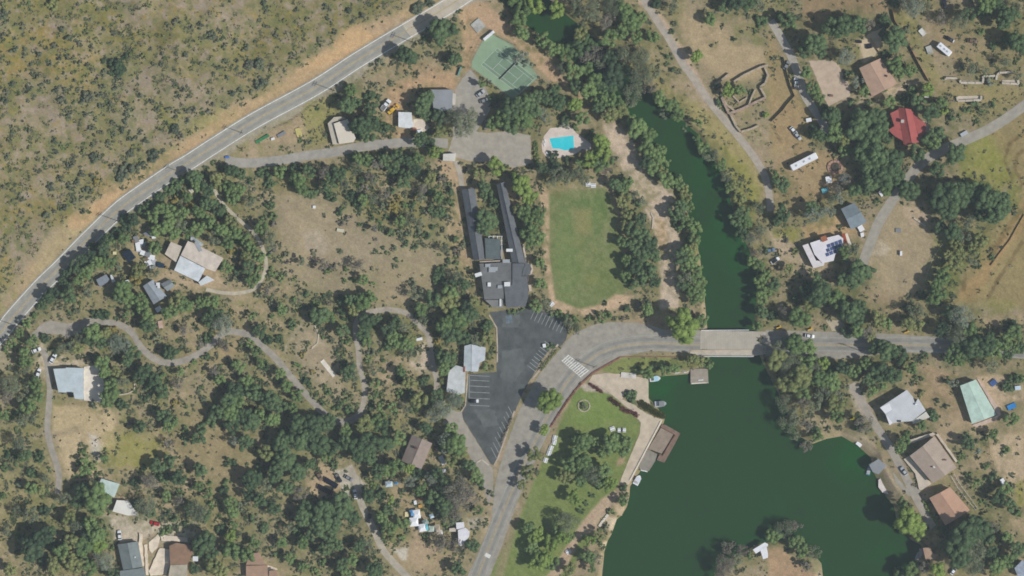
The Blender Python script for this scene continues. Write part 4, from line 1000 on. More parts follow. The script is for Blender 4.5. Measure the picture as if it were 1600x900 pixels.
def crown_mesh(name, seed, nclump, nleaf, leaf, flat, low=-0.35, core=False):
    """unit crown: leaf faces spread over many clumps of an uneven dome, and optional solid domes inside, added to thicken its shadow"""
    r = np.random.default_rng(seed)
    cen = []
    lob = r.random(5) * 6.28
    while len(cen) < nclump:
        a, q = r.random() * 6.28, math.sqrt(r.random())
        reach = 0.80 + 0.12 * math.sin(2 * a + lob[0]) + 0.10 * math.sin(3 * a + lob[1]) + 0.08 * math.sin(5 * a + lob[2])
        q *= reach
        x, y = q * math.cos(a), q * math.sin(a)
        top = math.sqrt(max(0.05, 1 - q * q)) * flat
        cen.append((x, y, top * (r.random() * 0.75 + 0.1), 0.17 + 0.17 * r.random()))
    cen = np.array(cen)
    w = cen[:, 3] ** 2
    k = r.choice(nclump, nleaf, p=w / w.sum())
    d = r.normal(size=(nleaf, 3)); d[:, 2] = d[:, 2] * 0.8 + 0.35
    d /= np.linalg.norm(d, axis=1)[:, None]
    pos = cen[k, :3] + d * (cen[k, 3] * (0.72 + 0.36 * r.random(nleaf)))[:, None] * np.array([1, 1, 0.8])
    pos[:, 2] = np.maximum(pos[:, 2], low)
    nrm = d * 0.75 + np.array([0, 0, 0.55]) + r.normal(size=(nleaf, 3)) * 0.36
    nrm /= np.linalg.norm(nrm, axis=1)[:, None]
    t = np.cross(nrm, r.normal(size=(nleaf, 3))); t /= np.linalg.norm(t, axis=1)[:, None] + 1e-9
    b = np.cross(nrm, t)
    sz = leaf * (0.6 + 0.8 * r.random(nleaf))[:, None]
    v = np.stack([pos - t * sz * .5, pos + b * sz * .36, pos + t * sz * .62, pos - b * sz * .36], 1).reshape(-1, 3)
    fs = np.arange(nleaf * 4).reshape(-1, 4).tolist()
    vv = v.tolist()
    if core:
        # one added lumpy solid dome per clump, to make the crown's shadow dense
        for c in cen:
            o, R_ = len(vv), c[3] * 0.86
            for zz, rr in ((-.55, .75), (0, 1.0), (.6, .78)):
                for q in range(6):
                    a = q * 1.0472 + zz
                    g = rr * R_ * (.85 + .3 * r.random())
                    vv.append([c[0] + g * math.cos(a), c[1] + g * math.sin(a), c[2] + zz * R_])
            vv.append([c[0], c[1], c[2] + R_ * .95])
            for k2 in range(2):
                for q in range(6):
                    fs.append([o + 6 * k2 + q, o + 6 * k2 + (q + 1) % 6, o + 6 * k2 + 6 + (q + 1) % 6, o + 6 * k2 + 6 + q])
            for q in range(6):
                fs.append([o + 12 + q, o + 12 + (q + 1) % 6, o + 18])
    return mesh(name, vv, fs, LEAF['o'])

CROWNS = {}
for cls, nv, ncl, nl, lf in (('s', 6, 9, 280, .25), ('m', 7, 26, 1300, .125), ('l', 6, 60, 3600, .078)):
    for dens in ('full', 'thin'):
        f = 1.0 if dens == 'full' else 0.55
        CROWNS[cls, dens] = [crown_mesh('foliage', 100 * nv + 13 * i + (7 if f < 1 else 0) + ncl, max(6, int(ncl * (1 if f == 1 else .8))), int(nl * f), lf, .9, -.35, dens == 'full') for i in range(nv)]

def trunk_mesh(seed, n):
    r = random.Random(seed)
    mb = MB()
    mb.tube([(0, 0, -.25), (.01, .0, .2), (r.uniform(-.05, .05), r.uniform(-.05, .05), .75), (r.uniform(-.08, .08), r.uniform(-.08, .08), 1.15)], [.085, .06, .045, .02], 7)
    for k in range(n):
        a = k * 6.28 / n + r.uniform(-.4, .4)
        z = r.uniform(.45, .75)
        mb.tube([(0, 0, z), (.28 * math.cos(a), .28 * math.sin(a), z + .3), (.6 * math.cos(a), .6 * math.sin(a), z + .48)], [.035, .024, .009], 5)
    return mb.mesh('trunk', BARK)
TRUNKS = [trunk_mesh(i, 5) for i in range(4)]

def hill_dist(u, v):
    d, s, _ = seg_dist(np.array([u]), np.array([v]), HIGHWAY, False)
    return float(d[0]) * (1 if s[0] < 0 else -1)

def off_lanes(u, v, r):
    """nudge a plant whose crown would cover a lane to the lane's edge"""
    for pts, w in LANES:
        best, q = 1e9, None
        for (ax, ay), (bx, by) in zip(pts[:-1], pts[1:]):
            dx, dy = bx - ax, by - ay
            t = min(1, max(0, ((u - ax) * dx + (v - ay) * dy) / (dx * dx + dy * dy + 1e-9)))
            d = math.hypot(u - ax - t * dx, v - ay - t * dy)
            if d < best: best, q = d, (ax + t * dx, ay + t * dy)
        need = w / 2 + r
        if 0.5 < best < need:
            u, v = q[0] + (u - q[0]) * need / best, q[1] + (v - q[1]) * need / best
    return u, v
PLANT_LIST = []      # (object, u, v, radius, look words, kind word)
prand = random.Random(5)
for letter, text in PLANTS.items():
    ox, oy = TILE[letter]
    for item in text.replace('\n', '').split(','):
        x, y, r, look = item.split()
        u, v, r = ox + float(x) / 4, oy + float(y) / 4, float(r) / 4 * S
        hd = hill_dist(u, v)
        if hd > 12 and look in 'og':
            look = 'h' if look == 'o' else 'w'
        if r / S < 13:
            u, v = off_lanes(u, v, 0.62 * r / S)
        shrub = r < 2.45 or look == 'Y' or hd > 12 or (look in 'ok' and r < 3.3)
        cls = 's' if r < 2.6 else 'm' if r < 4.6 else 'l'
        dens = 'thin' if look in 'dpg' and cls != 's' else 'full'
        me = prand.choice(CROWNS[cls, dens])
        rs = r * ((0.96 if look in 'ok' and u < 760 else 1.01) if cls != 's' else 1.04)
        if shrub:
            nm = 'flowering_shrub' if look == 'Y' else 'chaparral_shrub' if hd > 12 else 'evergreen_bush' if r >= 2.45 else 'garden_shrub' if u > 780 or v > 700 else 'scrub_bush'
            z0 = -0.05
            o = link_mesh(nm, me)
            o.location = P(u, v, z0 + 0.12 * r)
            if hd > 12: rs *= 0.9
            o.scale = (rs, rs * prand.uniform(.85, 1.1), rs * prand.uniform(.8, 1.0))
            o.rotation_euler = (0, 0, prand.uniform(0, 6.28))
            fol = o
            kind = 'shrub'
        else:
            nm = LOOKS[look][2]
            hc = 1.2 + 0.78 * r
            o = empty(nm, P(u, v, 0))
            base = P(u, v, 0)
            top = P(u, v, hc + .4 * r)
            fol = link_mesh('crown', me, None, o)
            fol.location = (top.x - base.x, top.y - base.y, hc)
            fol.scale = (rs, rs * prand.uniform(.86, 1.08), rs * prand.uniform(.85, 1.1))
            fol.rotation_euler = (0, 0, prand.uniform(0, 6.28))
            tr = link_mesh('trunk', prand.choice(TRUNKS), None, o)
            th = hc + .3 * r
            tr.scale = (r * .62 + .8, r * .62 + .8, th)
            tr.rotation_euler = (0, 0, prand.uniform(0, 6.28))
            kind = 'tree'
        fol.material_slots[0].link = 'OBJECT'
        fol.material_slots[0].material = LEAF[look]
        size = '' if 1.3 <= r < 4.2 and kind == 'tree' or kind == 'shrub' and 1.2 <= r < 2.2 else 'big ' if r >= (4.2 if kind == 'tree' else 2.2) else 'small '
        PLANT_LIST.append((o, u, v, r, size + LOOKS[look][3], kind))
# ------------------------------------------------------------------ buildings
GLASS = mat('window_glass', (.035, .045, .05), .15, .05, 1, seen=False, spec=.5)
FRAME = mat('window_frame', (.62, .60, .56), .6, .05, 1, seen=False)
DOORM = mat('door_paint', (.18, .12, .08), .6, .1, 2, seen=False)
STUCCO = {}
def wallmat(c):
    return mat('stucco_%d_%d_%d' % tuple(c), c, .9, .06, 1, bump=.05)
_wf = MB()
for c, d in (((0, 0, .62), (1.3, .07, .09)), ((0, 0, -.62), (1.3, .09, .09)), ((-.62, 0, 0), (.09, .07, 1.18)), ((.62, 0, 0), (.09, .07, 1.18)), ((0, 0, 0), (.05, .05, 1.18))):
    _wf.box(c, d)
WINF = _wf.mesh('window', FRAME)
WINP = MB().box((0, -.012, 0), (1.15, .03, 1.15)).mesh('pane', GLASS)
DOORME = MB().box((0, 0, 1.02), (.95, .07, 2.04)).mesh('door', DOORM)
HAND = MB().box((.36, .06, 1.0), (.06, .08, .16)).mesh('handle', FRAME)

def openings(root, ring, z0, h, doors=1):
    """windows and a door on the walls; ring: outward world xy corners, counter-clockwise"""
    done = 0
    n = len(ring)
    order = sorted(range(n), key=lambda i: -(ring[(i + 1) % n] - ring[i]).length)
    for rank, i in enumerate(order[:4]):
        a, b = ring[i], ring[(i + 1) % n]
        L = (b - a).length
        if L < 3.2:
            continue
        ang = math.atan2(b.y - a.y, b.x - a.x)
        out = Vector((math.sin(ang), -math.cos(ang)))
        m = max(1, min(5, int(L / 3.2)))
        for k in range(m):
            p = a + (b - a) * ((k + .5) / m) + out * 0.03
            loc = Vector((p.x, p.y, 0)) - Vector((root.location.x, root.location.y, 0))
            if done < doors and k == m // 2 and rank == 0:
                o = link_mesh('door', DOORME, None, root, (loc.x, loc.y, z0 - root.location.z))
                o.rotation_euler.z = ang + math.pi
                hdl = link_mesh('handle', HAND, None, o)
                done += 1
                continue
            o = link_mesh('window', WINF, None, root, (loc.x, loc.y, z0 - root.location.z + 1.5))
            o.rotation_euler.z = ang + math.pi
            q = link_mesh('pane', WINP, None, o)

def inset(pts, d):
    c = sum(pts, Vector((0, 0))) / len(pts)
    out = []
    for i, p in enumerate(pts):
        a, b = pts[i - 1], pts[(i + 1) % len(pts)]
        e1, e2 = (p - a).normalized(), (b - p).normalized()
        nrm = Vector((-e1.y - e2.y, e1.x + e2.x))          # inward for counter-clockwise
        nrm = nrm.normalized() if nrm.length > 1e-6 else (c - p).normalized()
        out.append(p + nrm * d / max(.4, abs(nrm.dot(Vector((-e1.y, e1.x))))))
    return out

def ccw(p):
    a = sum(p[i].x * p[(i + 1) % len(p)].y - p[(i + 1) % len(p)].x * p[i].y for i in range(len(p)))
    return p if a > 0 else p[::-1]

LANDMARKS = []
def building(name, label, blocks, wall, roofmats, cat='house', h=3.0, over=.4, group=None, land=None, doors=1, details=()):
    """blocks: (outline, roof type, rise, roof material index[, wall height]); gable and hip ridges run along the first side of the outline"""
    allp = [p for b in blocks for p in Q(b[0])]
    PAVED.extend(Q(b[0]) for b in blocks)
    cu, cv = sum(p[0] for p in allp) / len(allp), sum(p[1] for p in allp) / len(allp)
    if land: LANDMARKS.append((land, cu, cv))
    zs = [float(HG(*p)) for p in allp]
    zt, zb = sum(zs) / len(zs) * .5 + max(zs) * .5, min(zs)
    root = empty(name, (XY(cu, cv, zt).x, XY(cu, cv, zt).y, zt))
    tag(root, label, cat, group)
    wm = wallmat(wall)
    for bi, b in enumerate(blocks):
        pts = Q(b[0])
        hh = b[4] if len(b) > 4 else h
        ze = zt + hh
        ring = [XY(p[0], p[1], ze).to_2d() for p in pts]
        keep = ring
        ring = ccw(ring)
        win = inset(ring, over)
        L = root.location
        # walls
        wb = MB()
        wb.prism([(p.x - L.x, p.y - L.y) for p in win], zb - .6 - L.z, ze - L.z - .02 + (0.0 if b[1] != 'flat' else -.02))
        rb = MB()
        th = .16
        if b[1] == 'flat':
            rb.prism([(p.x - L.x, p.y - L.y) for p in ring], ze - L.z, ze - L.z + .22)
        elif b[1] == 'shed':
            a_, b_, c_, d_ = [Vector((p.x - L.x, p.y - L.y)) for p in keep[:4]]
            z = ze - L.z
            vs = [(*a_, z + b[2]), (*b_, z + b[2]), (*c_, z), (*d_, z)]
            vs += [(x, y, q - th) for x, y, q in vs]
            rb.add(vs, [(0, 1, 2, 3), (7, 6, 5, 4), (0, 4, 5, 1), (1, 5, 6, 2), (2, 6, 7, 3), (3, 7, 4, 0)])
        else:
            a_, b_, c_, d_ = [Vector((p.x - L.x, p.y - L.y)) for p in keep[:4]]
            z = ze - L.z
            r1, r2 = (a_ + d_) / 2, (b_ + c_) / 2
            if b[1] == 'hip':
                f = min(.42, (a_ - d_).length / 2 / max(.1, (r2 - r1).length))
                r1, r2 = r1 + (r2 - r1) * f, r2 + (r1 - r2) * f
            zr = z + b[2]
            vs = [(*a_, z), (*b_, z), (*c_, z), (*d_, z), (*r1, zr), (*r2, zr)]
            vs += [(x, y, q - th) for x, y, q in vs]
            rb.add(vs, [(0, 1, 5, 4), (2, 3, 4, 5), (6, 10, 11, 7), (8, 11, 10, 9), (0, 6, 7, 1), (2, 8, 9, 3)] +
                   ([(3, 0, 4), (1, 2, 5), (3, 9, 6, 0), (1, 7, 8, 2)] if b[1] == 'hip' else [(3, 4, 10, 9), (0, 6, 10, 4), (1, 5, 11, 7), (2, 8, 11, 5)]))
            if b[1] == 'gable':
                i_ = .06
                for (p, q, r_) in ((a_, d_, r1), (b_, c_, r2)):
                    cdir = ((r2 if r_ is r1 else r1) - r_).normalized() * over
                    vs2 = [(*(p + (q - p) * i_ + cdir), z - .05), (*(q + (p - q) * i_ + cdir), z - .05), (*(r_ + cdir), zr - th - .1)]
                    cd = cdir.normalized() * .12
                    vs2 += [(x + cd.x, y + cd.y, w) for x, y, w in vs2]
                    wb.add(vs2, [(0, 1, 2), (5, 4, 3), (0, 3, 4, 1), (1, 4, 5, 2), (2, 5, 3, 0)])
            cap = MB()
            rv = r2 - r1
            cap.box(((r1.x + r2.x) / 2, (r1.y + r2.y) / 2, zr + .03), (rv.length, .28, .07), math.atan2(rv.y, rv.x))
        wo = wb.build('wall', wm, root)
        ro = rb.build('roof', roofmats[b[3]], root)
        if b[1] in ('gable', 'hip'):
            cap.build('ridge_cap', roofmats[b[3]], ro)
        openings(root, win, zt, hh, doors if bi == 0 else 0)
    for kind, pt, size, m in details:
        (u, v), = Q(pt)
        ztop = size[3] if len(size) > 3 else h + 1.0
        p = XY(u, v, zt + ztop)
        mb = MB()
        ang = size[4] if len(size) > 4 else 0.0
        mb.box((p.x - root.location.x, p.y - root.location.y, ztop), size[:3], ang)
        if kind in ('chimney', 'vent'):
            mb.box((p.x - root.location.x, p.y - root.location.y, ztop + size[2] / 2 + .05), (size[0] * 1.25, size[1] * 1.25, .1), ang)
        mb.build(kind, m, root)
    return root

def rang(s):
    """world angle of the first side of an outline"""
    a, b = Q(s)[:2]
    return math.atan2(-(b[1] - a[1]), b[0] - a[0])

WM = mat('white_metal', (206, 208, 208), .5, .05, 1)
GM = mat('grey_metal', (150, 156, 160), .5, .06, 1)
RW = lambda n, c, ang=0, sp=.6, st=.16, var=.08: mat(n, c, .75, var, 1.0, lines=(ang, sp, st))
CHROOF = RW('charcoal_shingle', (104, 110, 114), math.radians(83), .5, .15, .10)
CHROOF2 = RW('slate_roll_roofing', (96, 108, 110), math.radians(83), 1.0, .08, .12)
FLATG = mat('grey_flat_roof', (112, 116, 116), .85, .13, .5)
# the long lodge
building('lodge', 'long charcoal roofed lodge of two wings between the lawn and the dirt slope', [
    ('Z:721 296,740 407,758 405,742 294', 'gable', 1.5, 0, 2.9),
    ('Z:757.5 372,782 374,782 405,759 405', 'flat', 0, 1, 3.5),
    ('Z:749 412,799 409.5,800 445,787 447,787 467,757 468', 'flat', 0, 2, 3.2),
    ('Z:776 288,800 410,821 411,789 284', 'gable', 1.3, 0, 3.1),
    ('Z:821 410.5,829 413,829 427,824 431,815 431', 'flat', 0, 0, 3.0),
    ('Z:800.5 411.5,800.5 445,787.6 447,791 481,821 479,826 463,823.5 431.5,814 431.5,820 411.5', 'flat', 0, 0, 3.7),
    ('Z:758 469,786.5 468,786.5 481,770 480', 'flat', 0, 3, 2.4)],
    (150, 138, 122), [CHROOF, CHROOF2, FLATG, mat('pale_flat_roof', (128, 130, 128), .85, .12, .6)], 'lodge', land='the long lodge', doors=1,
    details=[('vent', 'Z:747.5 429', (2.6, 1.4, .9, 3.7, .3), WM), ('vent', 'Z:764.5 444.5', (1.2, 1.5, .8, 3.7), WM), ('vent', 'Z:792.5 444', (2.2, 1.6, .8, 4.2), WM), ('vent', 'Z:796 391', (2.4, 1.1, .7, 4.6), WM),
             ('skylight', 'Z:791 408', (3.4, 1.6, .5, 4.2), GM), ('air_conditioner', 'Z:769 421', (3.2, 2.6, .9, 3.7), GM), ('air_conditioner', 'Z:762 415', (2.4, 1.6, .7, 3.7), GM),
             ('air_conditioner', 'Z:775 420', (1.6, 1.8, .8, 3.7), GM), ('vent', 'Z:781 448', (1.6, 1.2, .6, 3.7), GM), ('parapet', 'Z:765.5 408.3', (9.6, .5, .5, 3.6, .05), mat('parapet_stone', (172, 160, 148), .9, .08)),
             ('skirt_wall', 'Z:784 394', (.6, 6.0, .5, 3.9), GM), ('vent', 'Z:782 471', (.7, 3.6, .5, 2.8), WM)])
# house on the knoll
T1 = RW('tan_membrane', (194, 184, 172), rang('E:1175 605,1395 710'), .9, .03)
building('farmhouse', 'large house with joined tan and white metal roofs on the western knoll', [
    ('E:1285 775,1130 695,1175 605,1395 712', 'flat', 0, 0, 3.6), ('E:1286 778,1345 798,1396 714,1300 700', 'flat', 0, 0, 3.4),
    ('E:1030 688,1068 611,1138 640,1112 708,1100 738', 'flat', 0, 1, 3.0),
    ('E:1284 778,1128 698,1088 790,1240 862', 'shed', .5, 2, 3.0), ('E:1292 822,1342 850,1255 886,1241 864', 'flat', 0, 2, 2.9)],
    (176, 166, 150), [T1, mat('tan_flat', (186, 177, 163), .85, .08), RW('white_ribbed_metal', (200, 206, 208), rang('E:1130 705,1090 790'), .6, .10)], land='the tan and white farmhouse', over=.25,
    details=[('skylight', 'E:1240 640', (1.6, 5.0, .2, 4.0, .5), GM)])
building('deck_roof', 'pale blue grey lean-to roof behind the tan farmhouse', [('E:1195 570,1225 590,1272 625,1262 640,1190 600', 'flat', 0, 0, 2.6)], (150, 150, 145), [mat('patchy_metal', (164, 172, 174), .6, .15, 1.5)], 'lean-to', over=.2, doors=0)
building('shed', 'small grey shed with a white tank beside the junk yard', [('E:892 562,935 535,970 545,968 575,925 580', 'flat', 0, 0, 2.3)], (140, 135, 125), [mat('shed_grey', (124, 128, 132), .8, .1)], 'shed', over=.2, doors=0)
building('shed', 'small square shed with a very dark roof west of the junk yard', [('E:765 682,810 655,850 710,805 740', 'flat', 0, 0, 2.2)], (120, 110, 100), [mat('black_roof', (52, 66, 76), .8, .1)], 'shed', over=.2, doors=0)
building('shed', 'tiny blue black roofed shed west of the white metal roof', [('E:983 740,1030 748,1022 775,985 772', 'flat', 0, 0, 1.9)], (120, 110, 100), [mat('blueblack_roof', (54, 74, 88), .8, .1)], 'shed', over=.15, doors=0)
building('cottage', 'grey blue gabled cottage southwest of the tan farmhouse', [('Z:223.5 447,240 475.5,261 463,239 437', 'gable', 1.2, 0)], (150, 145, 135),
         [RW('blue_grey_roof', (150, 158, 164), .4, .5)], 'cottage', h=2.6, land='the blue grey cottage', details=[('chimney', 'Z:247 444', (1.4, 1.2, .5, 3.4), WM), ('chimney', 'Z:248 448', (1.0, 1.0, .4, 3.3), WM)])
building('garage', 'small grey roofed garage touching the blue grey cottage', [('Z:251 443.5,266 436,273 447,261.5 455', 'gable', .8, 0)], (150, 145, 135), [RW('greyer_roof', (134, 142, 144), .4, .5)], 'garage', h=2.3, over=.25)
building('shed', 'grey shed with white edging west of the blue grey cottage', [('Z:150.5 437,166 428.5,172 438,156 449', 'shed', .6, 0), ('Z:172.2 429.5,175 429.5,180.5 439.5,175 441.5', 'flat', 0, 1, 2.3)], (140, 138, 130),
         [RW('shed_blue_grey', (126, 134, 142), .4, .5), mat('shed_white', (192, 196, 196), .6, .06)], 'shed', h=2.3, over=.2, doors=1, land='the grey shed with white edging')
# west edge
building('house', 'pale blue grey flat roofed house with a white terrace at the west edge', [('I:333 505,412 502,412 497,522 500,522 697,468 692,458 655,366 652', 'flat', 0, 0)], (186, 186, 180),
         [mat('pale_blue_roof', (178, 189, 192), .7, .07, .7)], land='the pale blue grey house', h=3.4, over=.3, details=[('chimney', 'I:443 668', (2.0, 1.8, .9, 3.9), mat('dark_stack', (50, 56, 58), .8, .1))])
sheet('terrace', Q('I:524 492,616 480,622 515,642 560,650 600,634 715,524 702'), WCONC, 'white stone terrace along the east side of the pale blue house', 0.30, 0.4, skirt=1.5)
building('outbuilding', 'small pale green outbuilding north of the white slab', [('M:606 352,634 290,748 325,714 410', 'shed', .5, 0)], (170, 172, 165), [RW('pale_green_metal', (176, 192, 186), rang('M:634 290,748 325'), .6, .1)], 'outbuilding', h=2.5, over=.25, land='the pale green outbuilding')
building('carport', 'white flat carport roof between the dark trees and the yard', [('M:730 425,802 430,866 518,800 522,704 496', 'flat', 0, 0)], (200, 198, 190), [mat('white_membrane', (208, 206, 198), .8, .03, .6)], 'carport', h=2.5, over=.3, doors=0)
building('house', 'slate grey gabled house at the foot of the southwest yard', [('M:770 862,735 702,862 684,892 842', 'gable', 1.4, 0), ('M:752 915,748 868,900 848,912 915', 'shed', .4, 0, 2.6)], (160, 156, 148),
         [RW('slate_roof', (122, 132, 132), .2, .5, .12, .08)], land='the slate grey house', h=3.0, details=[('vent', 'M:845 782', (.5, .5, .6, 4.0), WM)])
building('house', 'brown tiled house with white terraces in the southwest corner', [('M:1065 830,1172 826,1212 750,1180 705,1100 692,1058 712', 'flat', 0, 0, 3.4), ('M:1065 832,1172 828,1168 915,1050 915', 'shed', .3, 1, 3.2)], (196, 184, 168),
         [RW('brown_tile', (146, 122, 104), .3, .5, .2, .1), mat('buff_roof', (164, 158, 142), .85, .1)], land='the brown tiled house', details=[('chimney', 'M:1222 792', (2.0, 1.8, .9, 3.9), WM)])
tz = mat('terrace_stone', (202, 190, 172), .9, .1, .8)
for pg, lb, hgt in (('M:870 630,890 640,888 700,900 838,880 836,866 700', 'narrow white terrace wall east of the slate grey house', .9), ('M:900 705,918 700,930 895,912 893', 'pale garden steps between two white walls', .5),
                    ('M:1000 725,1095 740,1062 830,1040 890,940 900,930 870,960 800,980 760', 'broad white terrace west of the brown tiled house', .7),
                    ('M:930 690,985 640,1000 660,985 720,950 760,935 740', 'white patio at the top of the terrace steps', .4), ('M:1000 640,1170 662,1172 690,1010 680', 'white wall above the brown tiled house', .8)):
    sheet('terrace', Q(pg), tz, lb, hgt, .6, skirt=1.8)
building('house', 'terracotta roofed house cut off by the bottom edge', [('N:-62 830,-40 760,20 752,60 830', 'flat', 0, 0, 3.2), ('N:-62 835,72 832,76 915,-62 915', 'shed', .5, 0, 3.0), ('N:82 868,130 862,134 915,82 915', 'flat', 0, 0, 3.0)], (196, 184, 168),
         [RW('terracotta', (160, 136, 118), .3, .5, .15, .08)], land='the terracotta roofed house')
sheet('terrace', Q('N:62 830,80 835,130 850,135 862,82 866,78 900,70 832'), tz, 'white terrace beside the terracotta roofed house', .35, .4, skirt=1.2)
# south centre
building('house', 'brown grey gabled house surrounded by trees south of the lanes', [('N:1034 232,1102 70,976 16,908 180', 'gable', 1.9, 0)], (150, 138, 124), [RW('brown_grey_shingle', (144, 133, 125), rang('N:976 16,908 180'), .5, .12, .07)], land='the brown grey house', h=3.0,
         details=[('chimney', 'N:998 100', (.8, .8, 1.0, 4.9), mat('brick_stack', (96, 78, 70), .9, .1))])
building('house', 'white metal roofed building beside the road near the lower drive', [('N:1250 566,1300 562,1304 600,1253 608', 'flat', 0, 0, 3.0), ('N:1262 612,1310 598,1336 622,1332 655,1284 712,1266 706', 'flat', 0, 0, 3.3), ('N:1208 602,1250 598,1250 622,1208 624', 'flat', 0, 1, 2.3)],
         (200, 198, 192), [RW('white_metal_sheet', (208, 208, 212), .3, .5, .06), mat('tan_sheet', (184, 176, 162), .8, .08)], 'building', land='the white roadside building', over=.25)
building('house', 'pale ridged roof house at the corner of the parking lot', [('J:1344 520,1298 520,1302 362,1346 350', 'shed', .5, 0, 2.9), ('J:1346 523,1347 352,1436 372,1430 452,1398 468,1388 522', 'flat', 0, 1, 3.0)],
         (190, 186, 176), [RW('grey_blue_metal', (168, 178, 182), 1.57, .5, .1), RW('pale_grey_metal', (186, 192, 196), 1.57, .5, .1)], land='the pale house by the lot', over=.25)
building('house', 'white mottled roof house just west of the stall markings', [('J:1204 520,1250 482,1308 500,1306 655,1268 666,1190 648', 'flat', 0, 0, 3.0)], (190, 186, 176), [RW('mottled_white_metal', (188, 192, 192), 0, .6, .12, .1)], land='the white mottled house', over=.25,
         details=[('skylight', 'J:1302 508', (.8, 2.6, .5, 3.3), mat('rusty', (140, 92, 84), .8, .1))])
# workshops
building('workshop', 'cream flat roofed workshop at the bend of the driveway', [('Z:521.5 193,543 186,556 216,552 222,530 225', 'flat', 0, 0, 3.4), ('Z:512 193,522 183,534 182,540 185,521 190.5,529 225.5,520 225.5', 'flat', 0, 1, 2.3)], (190, 182, 170),
         [mat('cream_roof', (200, 192, 178), .8, .03, .6), mat('cream_deck', (178, 172, 158), .8, .06)], 'workshop', over=.2, land='the cream workshop')
building('workshop', 'grey flat roofed workshop north of the shady grey tree', [('B:1092 560,1232 560,1224 690,1112 694', 'flat', 0, 0, 3.4), ('B:1226 580,1250 588,1246 655,1228 655', 'flat', 0, 1, 2.6)], (160, 158, 152),
         [mat('workshop_grey', (138, 143, 147), .8, .06, .6), mat('loading_white', (186, 182, 172), .8, .06)], 'workshop', over=.2, land='the grey workshop')
building('cabin', 'white flat roofed cabin between the two workshops', [('B:890 700,972 702,984 790,960 802,890 794', 'flat', 0, 0, 2.9)], (200, 200, 196), [mat('cabin_white', (202, 206, 206), .7, .08, 1)], 'cabin', over=.2, land='the white cabin')
sheet('patio', Q('B:985 745,1040 745,1085 800,1040 830,975 815'), mat('patio_white', (196, 186, 172), .9, .12), 'whitish patio beside the white cabin', .08, .6, skirt=.4)
building('kiosk', 'small white flat roofed kiosk at the north path to the lodge', [('F:1170 62,1250 58,1244 108,1168 104', 'flat', 0, 0, 2.5)], (200, 198, 190), [mat('kiosk_white', (192, 190, 182), .8, .05)], 'kiosk', over=.15, land='the white kiosk')
# north-east
RED = RW('red_metal', (162, 98, 95), .3, .5, .12, .06)
building('house', 'red metal roofed house with stepped wings among dark trees', [('Z:1404 168,1412 228,1437 222,1424 171', 'gable', 1.7, 0, 3.2), ('Z:1391 177,1408 168.5,1411 205,1397 196', 'shed', .0, 0, 3.05), ('Z:1447 194,1424 172.5,1436 216,1446 207', 'shed', .0, 0, 3.0), ('Z:1388 203,1398 196.5,1411 206,1412 221,1398 213', 'flat', 0, 0, 2.9)],
         (180, 160, 146), [RED], land='the red roofed house', over=.2, details=[('chimney', 'D:840 758', (1.2, 1.2, 1.0, 4.6), mat('chimney_stone', (176, 172, 166), .9, .08))])
sheet('patio', Q('D:925 770,960 752,995 762,1015 805,1000 830,960 800,930 800'), mat('stone_patio', (176, 168, 152), .9, .12), 'pale stone patio at the east corner of the red roofed house', .2, .6, skirt=.8)
building('house', 'pinkish tan gabled house east of the dirt yard', [('D:570 425,650 606,810 522,702 364', 'gable', 1.3, 0)], (176, 160, 142),
         [RW('pink_tan_shingle', (174, 149, 131), rang('D:570 425,650 606'), .5, .1, .06)], land='the pinkish tan house', details=[('vent', 'D:740 475', (.7, .7, .5, 4.0), mat('dark_vent', (80, 76, 72), .8, .1))])
building('house', 'grey roofed house beside the curving hill lane', [('H:520 535,618 488,540 366,456 405', 'gable', 1.2, 0)], (150, 150, 145), [RW('cool_grey_roof', (124, 136, 142), .5, .5, .08)], land='the grey lane house', h=2.9)
H2 = building('house', 'white flat roofed house with blue roof panels and a strip canopy', [('H:262 618,350 590,440 568,470 590,468 640,420 690,410 730,340 745,290 690', 'flat', 0, 0, 3.2), ('H:215 635,250 622,300 728,355 735,350 760,284 776', 'flat', 0, 1, 2.7)], (196, 192, 186),
         [mat('white_roof', (204, 202, 206), .7, .04, .6), mat('white_canopy', (200, 196, 196), .7, .05)], land='the white house with blue panels', over=.25,
         details=[('chimney', 'H:350 592', (2.2, 2.0, 1.0, 3.6, .4), mat('terracotta_stack', (150, 104, 84), .9, .1)), ('canopy', 'H:478 590', (1.6, 4.8, .3, 3.0, .25), mat('brick_red_canopy', (146, 88, 74), .9, .1)), ('canopy', 'H:500 595', (1.4, 5.6, .3, 2.6, .35), WCONC)])
PVM = mat('blue_panel', (84, 102, 134), .25, .2, 1, spec=.5)  # blue rectangles laid over part of the white roof
for r_ in range(3):
    for c_ in range(4):
        p = Q('H:%d %d' % (372 + c_ * 24 + r_ * 4, 690 - c_ * 9 - r_ * 27))[0]
        w = XY(p[0], p[1], float(HG(*p)) + 4)
        mb = MB().box((w.x - H2.location.x, w.y - H2.location.y, 3.5 + .01 * ((r_ + c_) % 2)), (1.65, 1.55, .06), .38)
        mb.build('blue_roof_panel', PVM, H2)
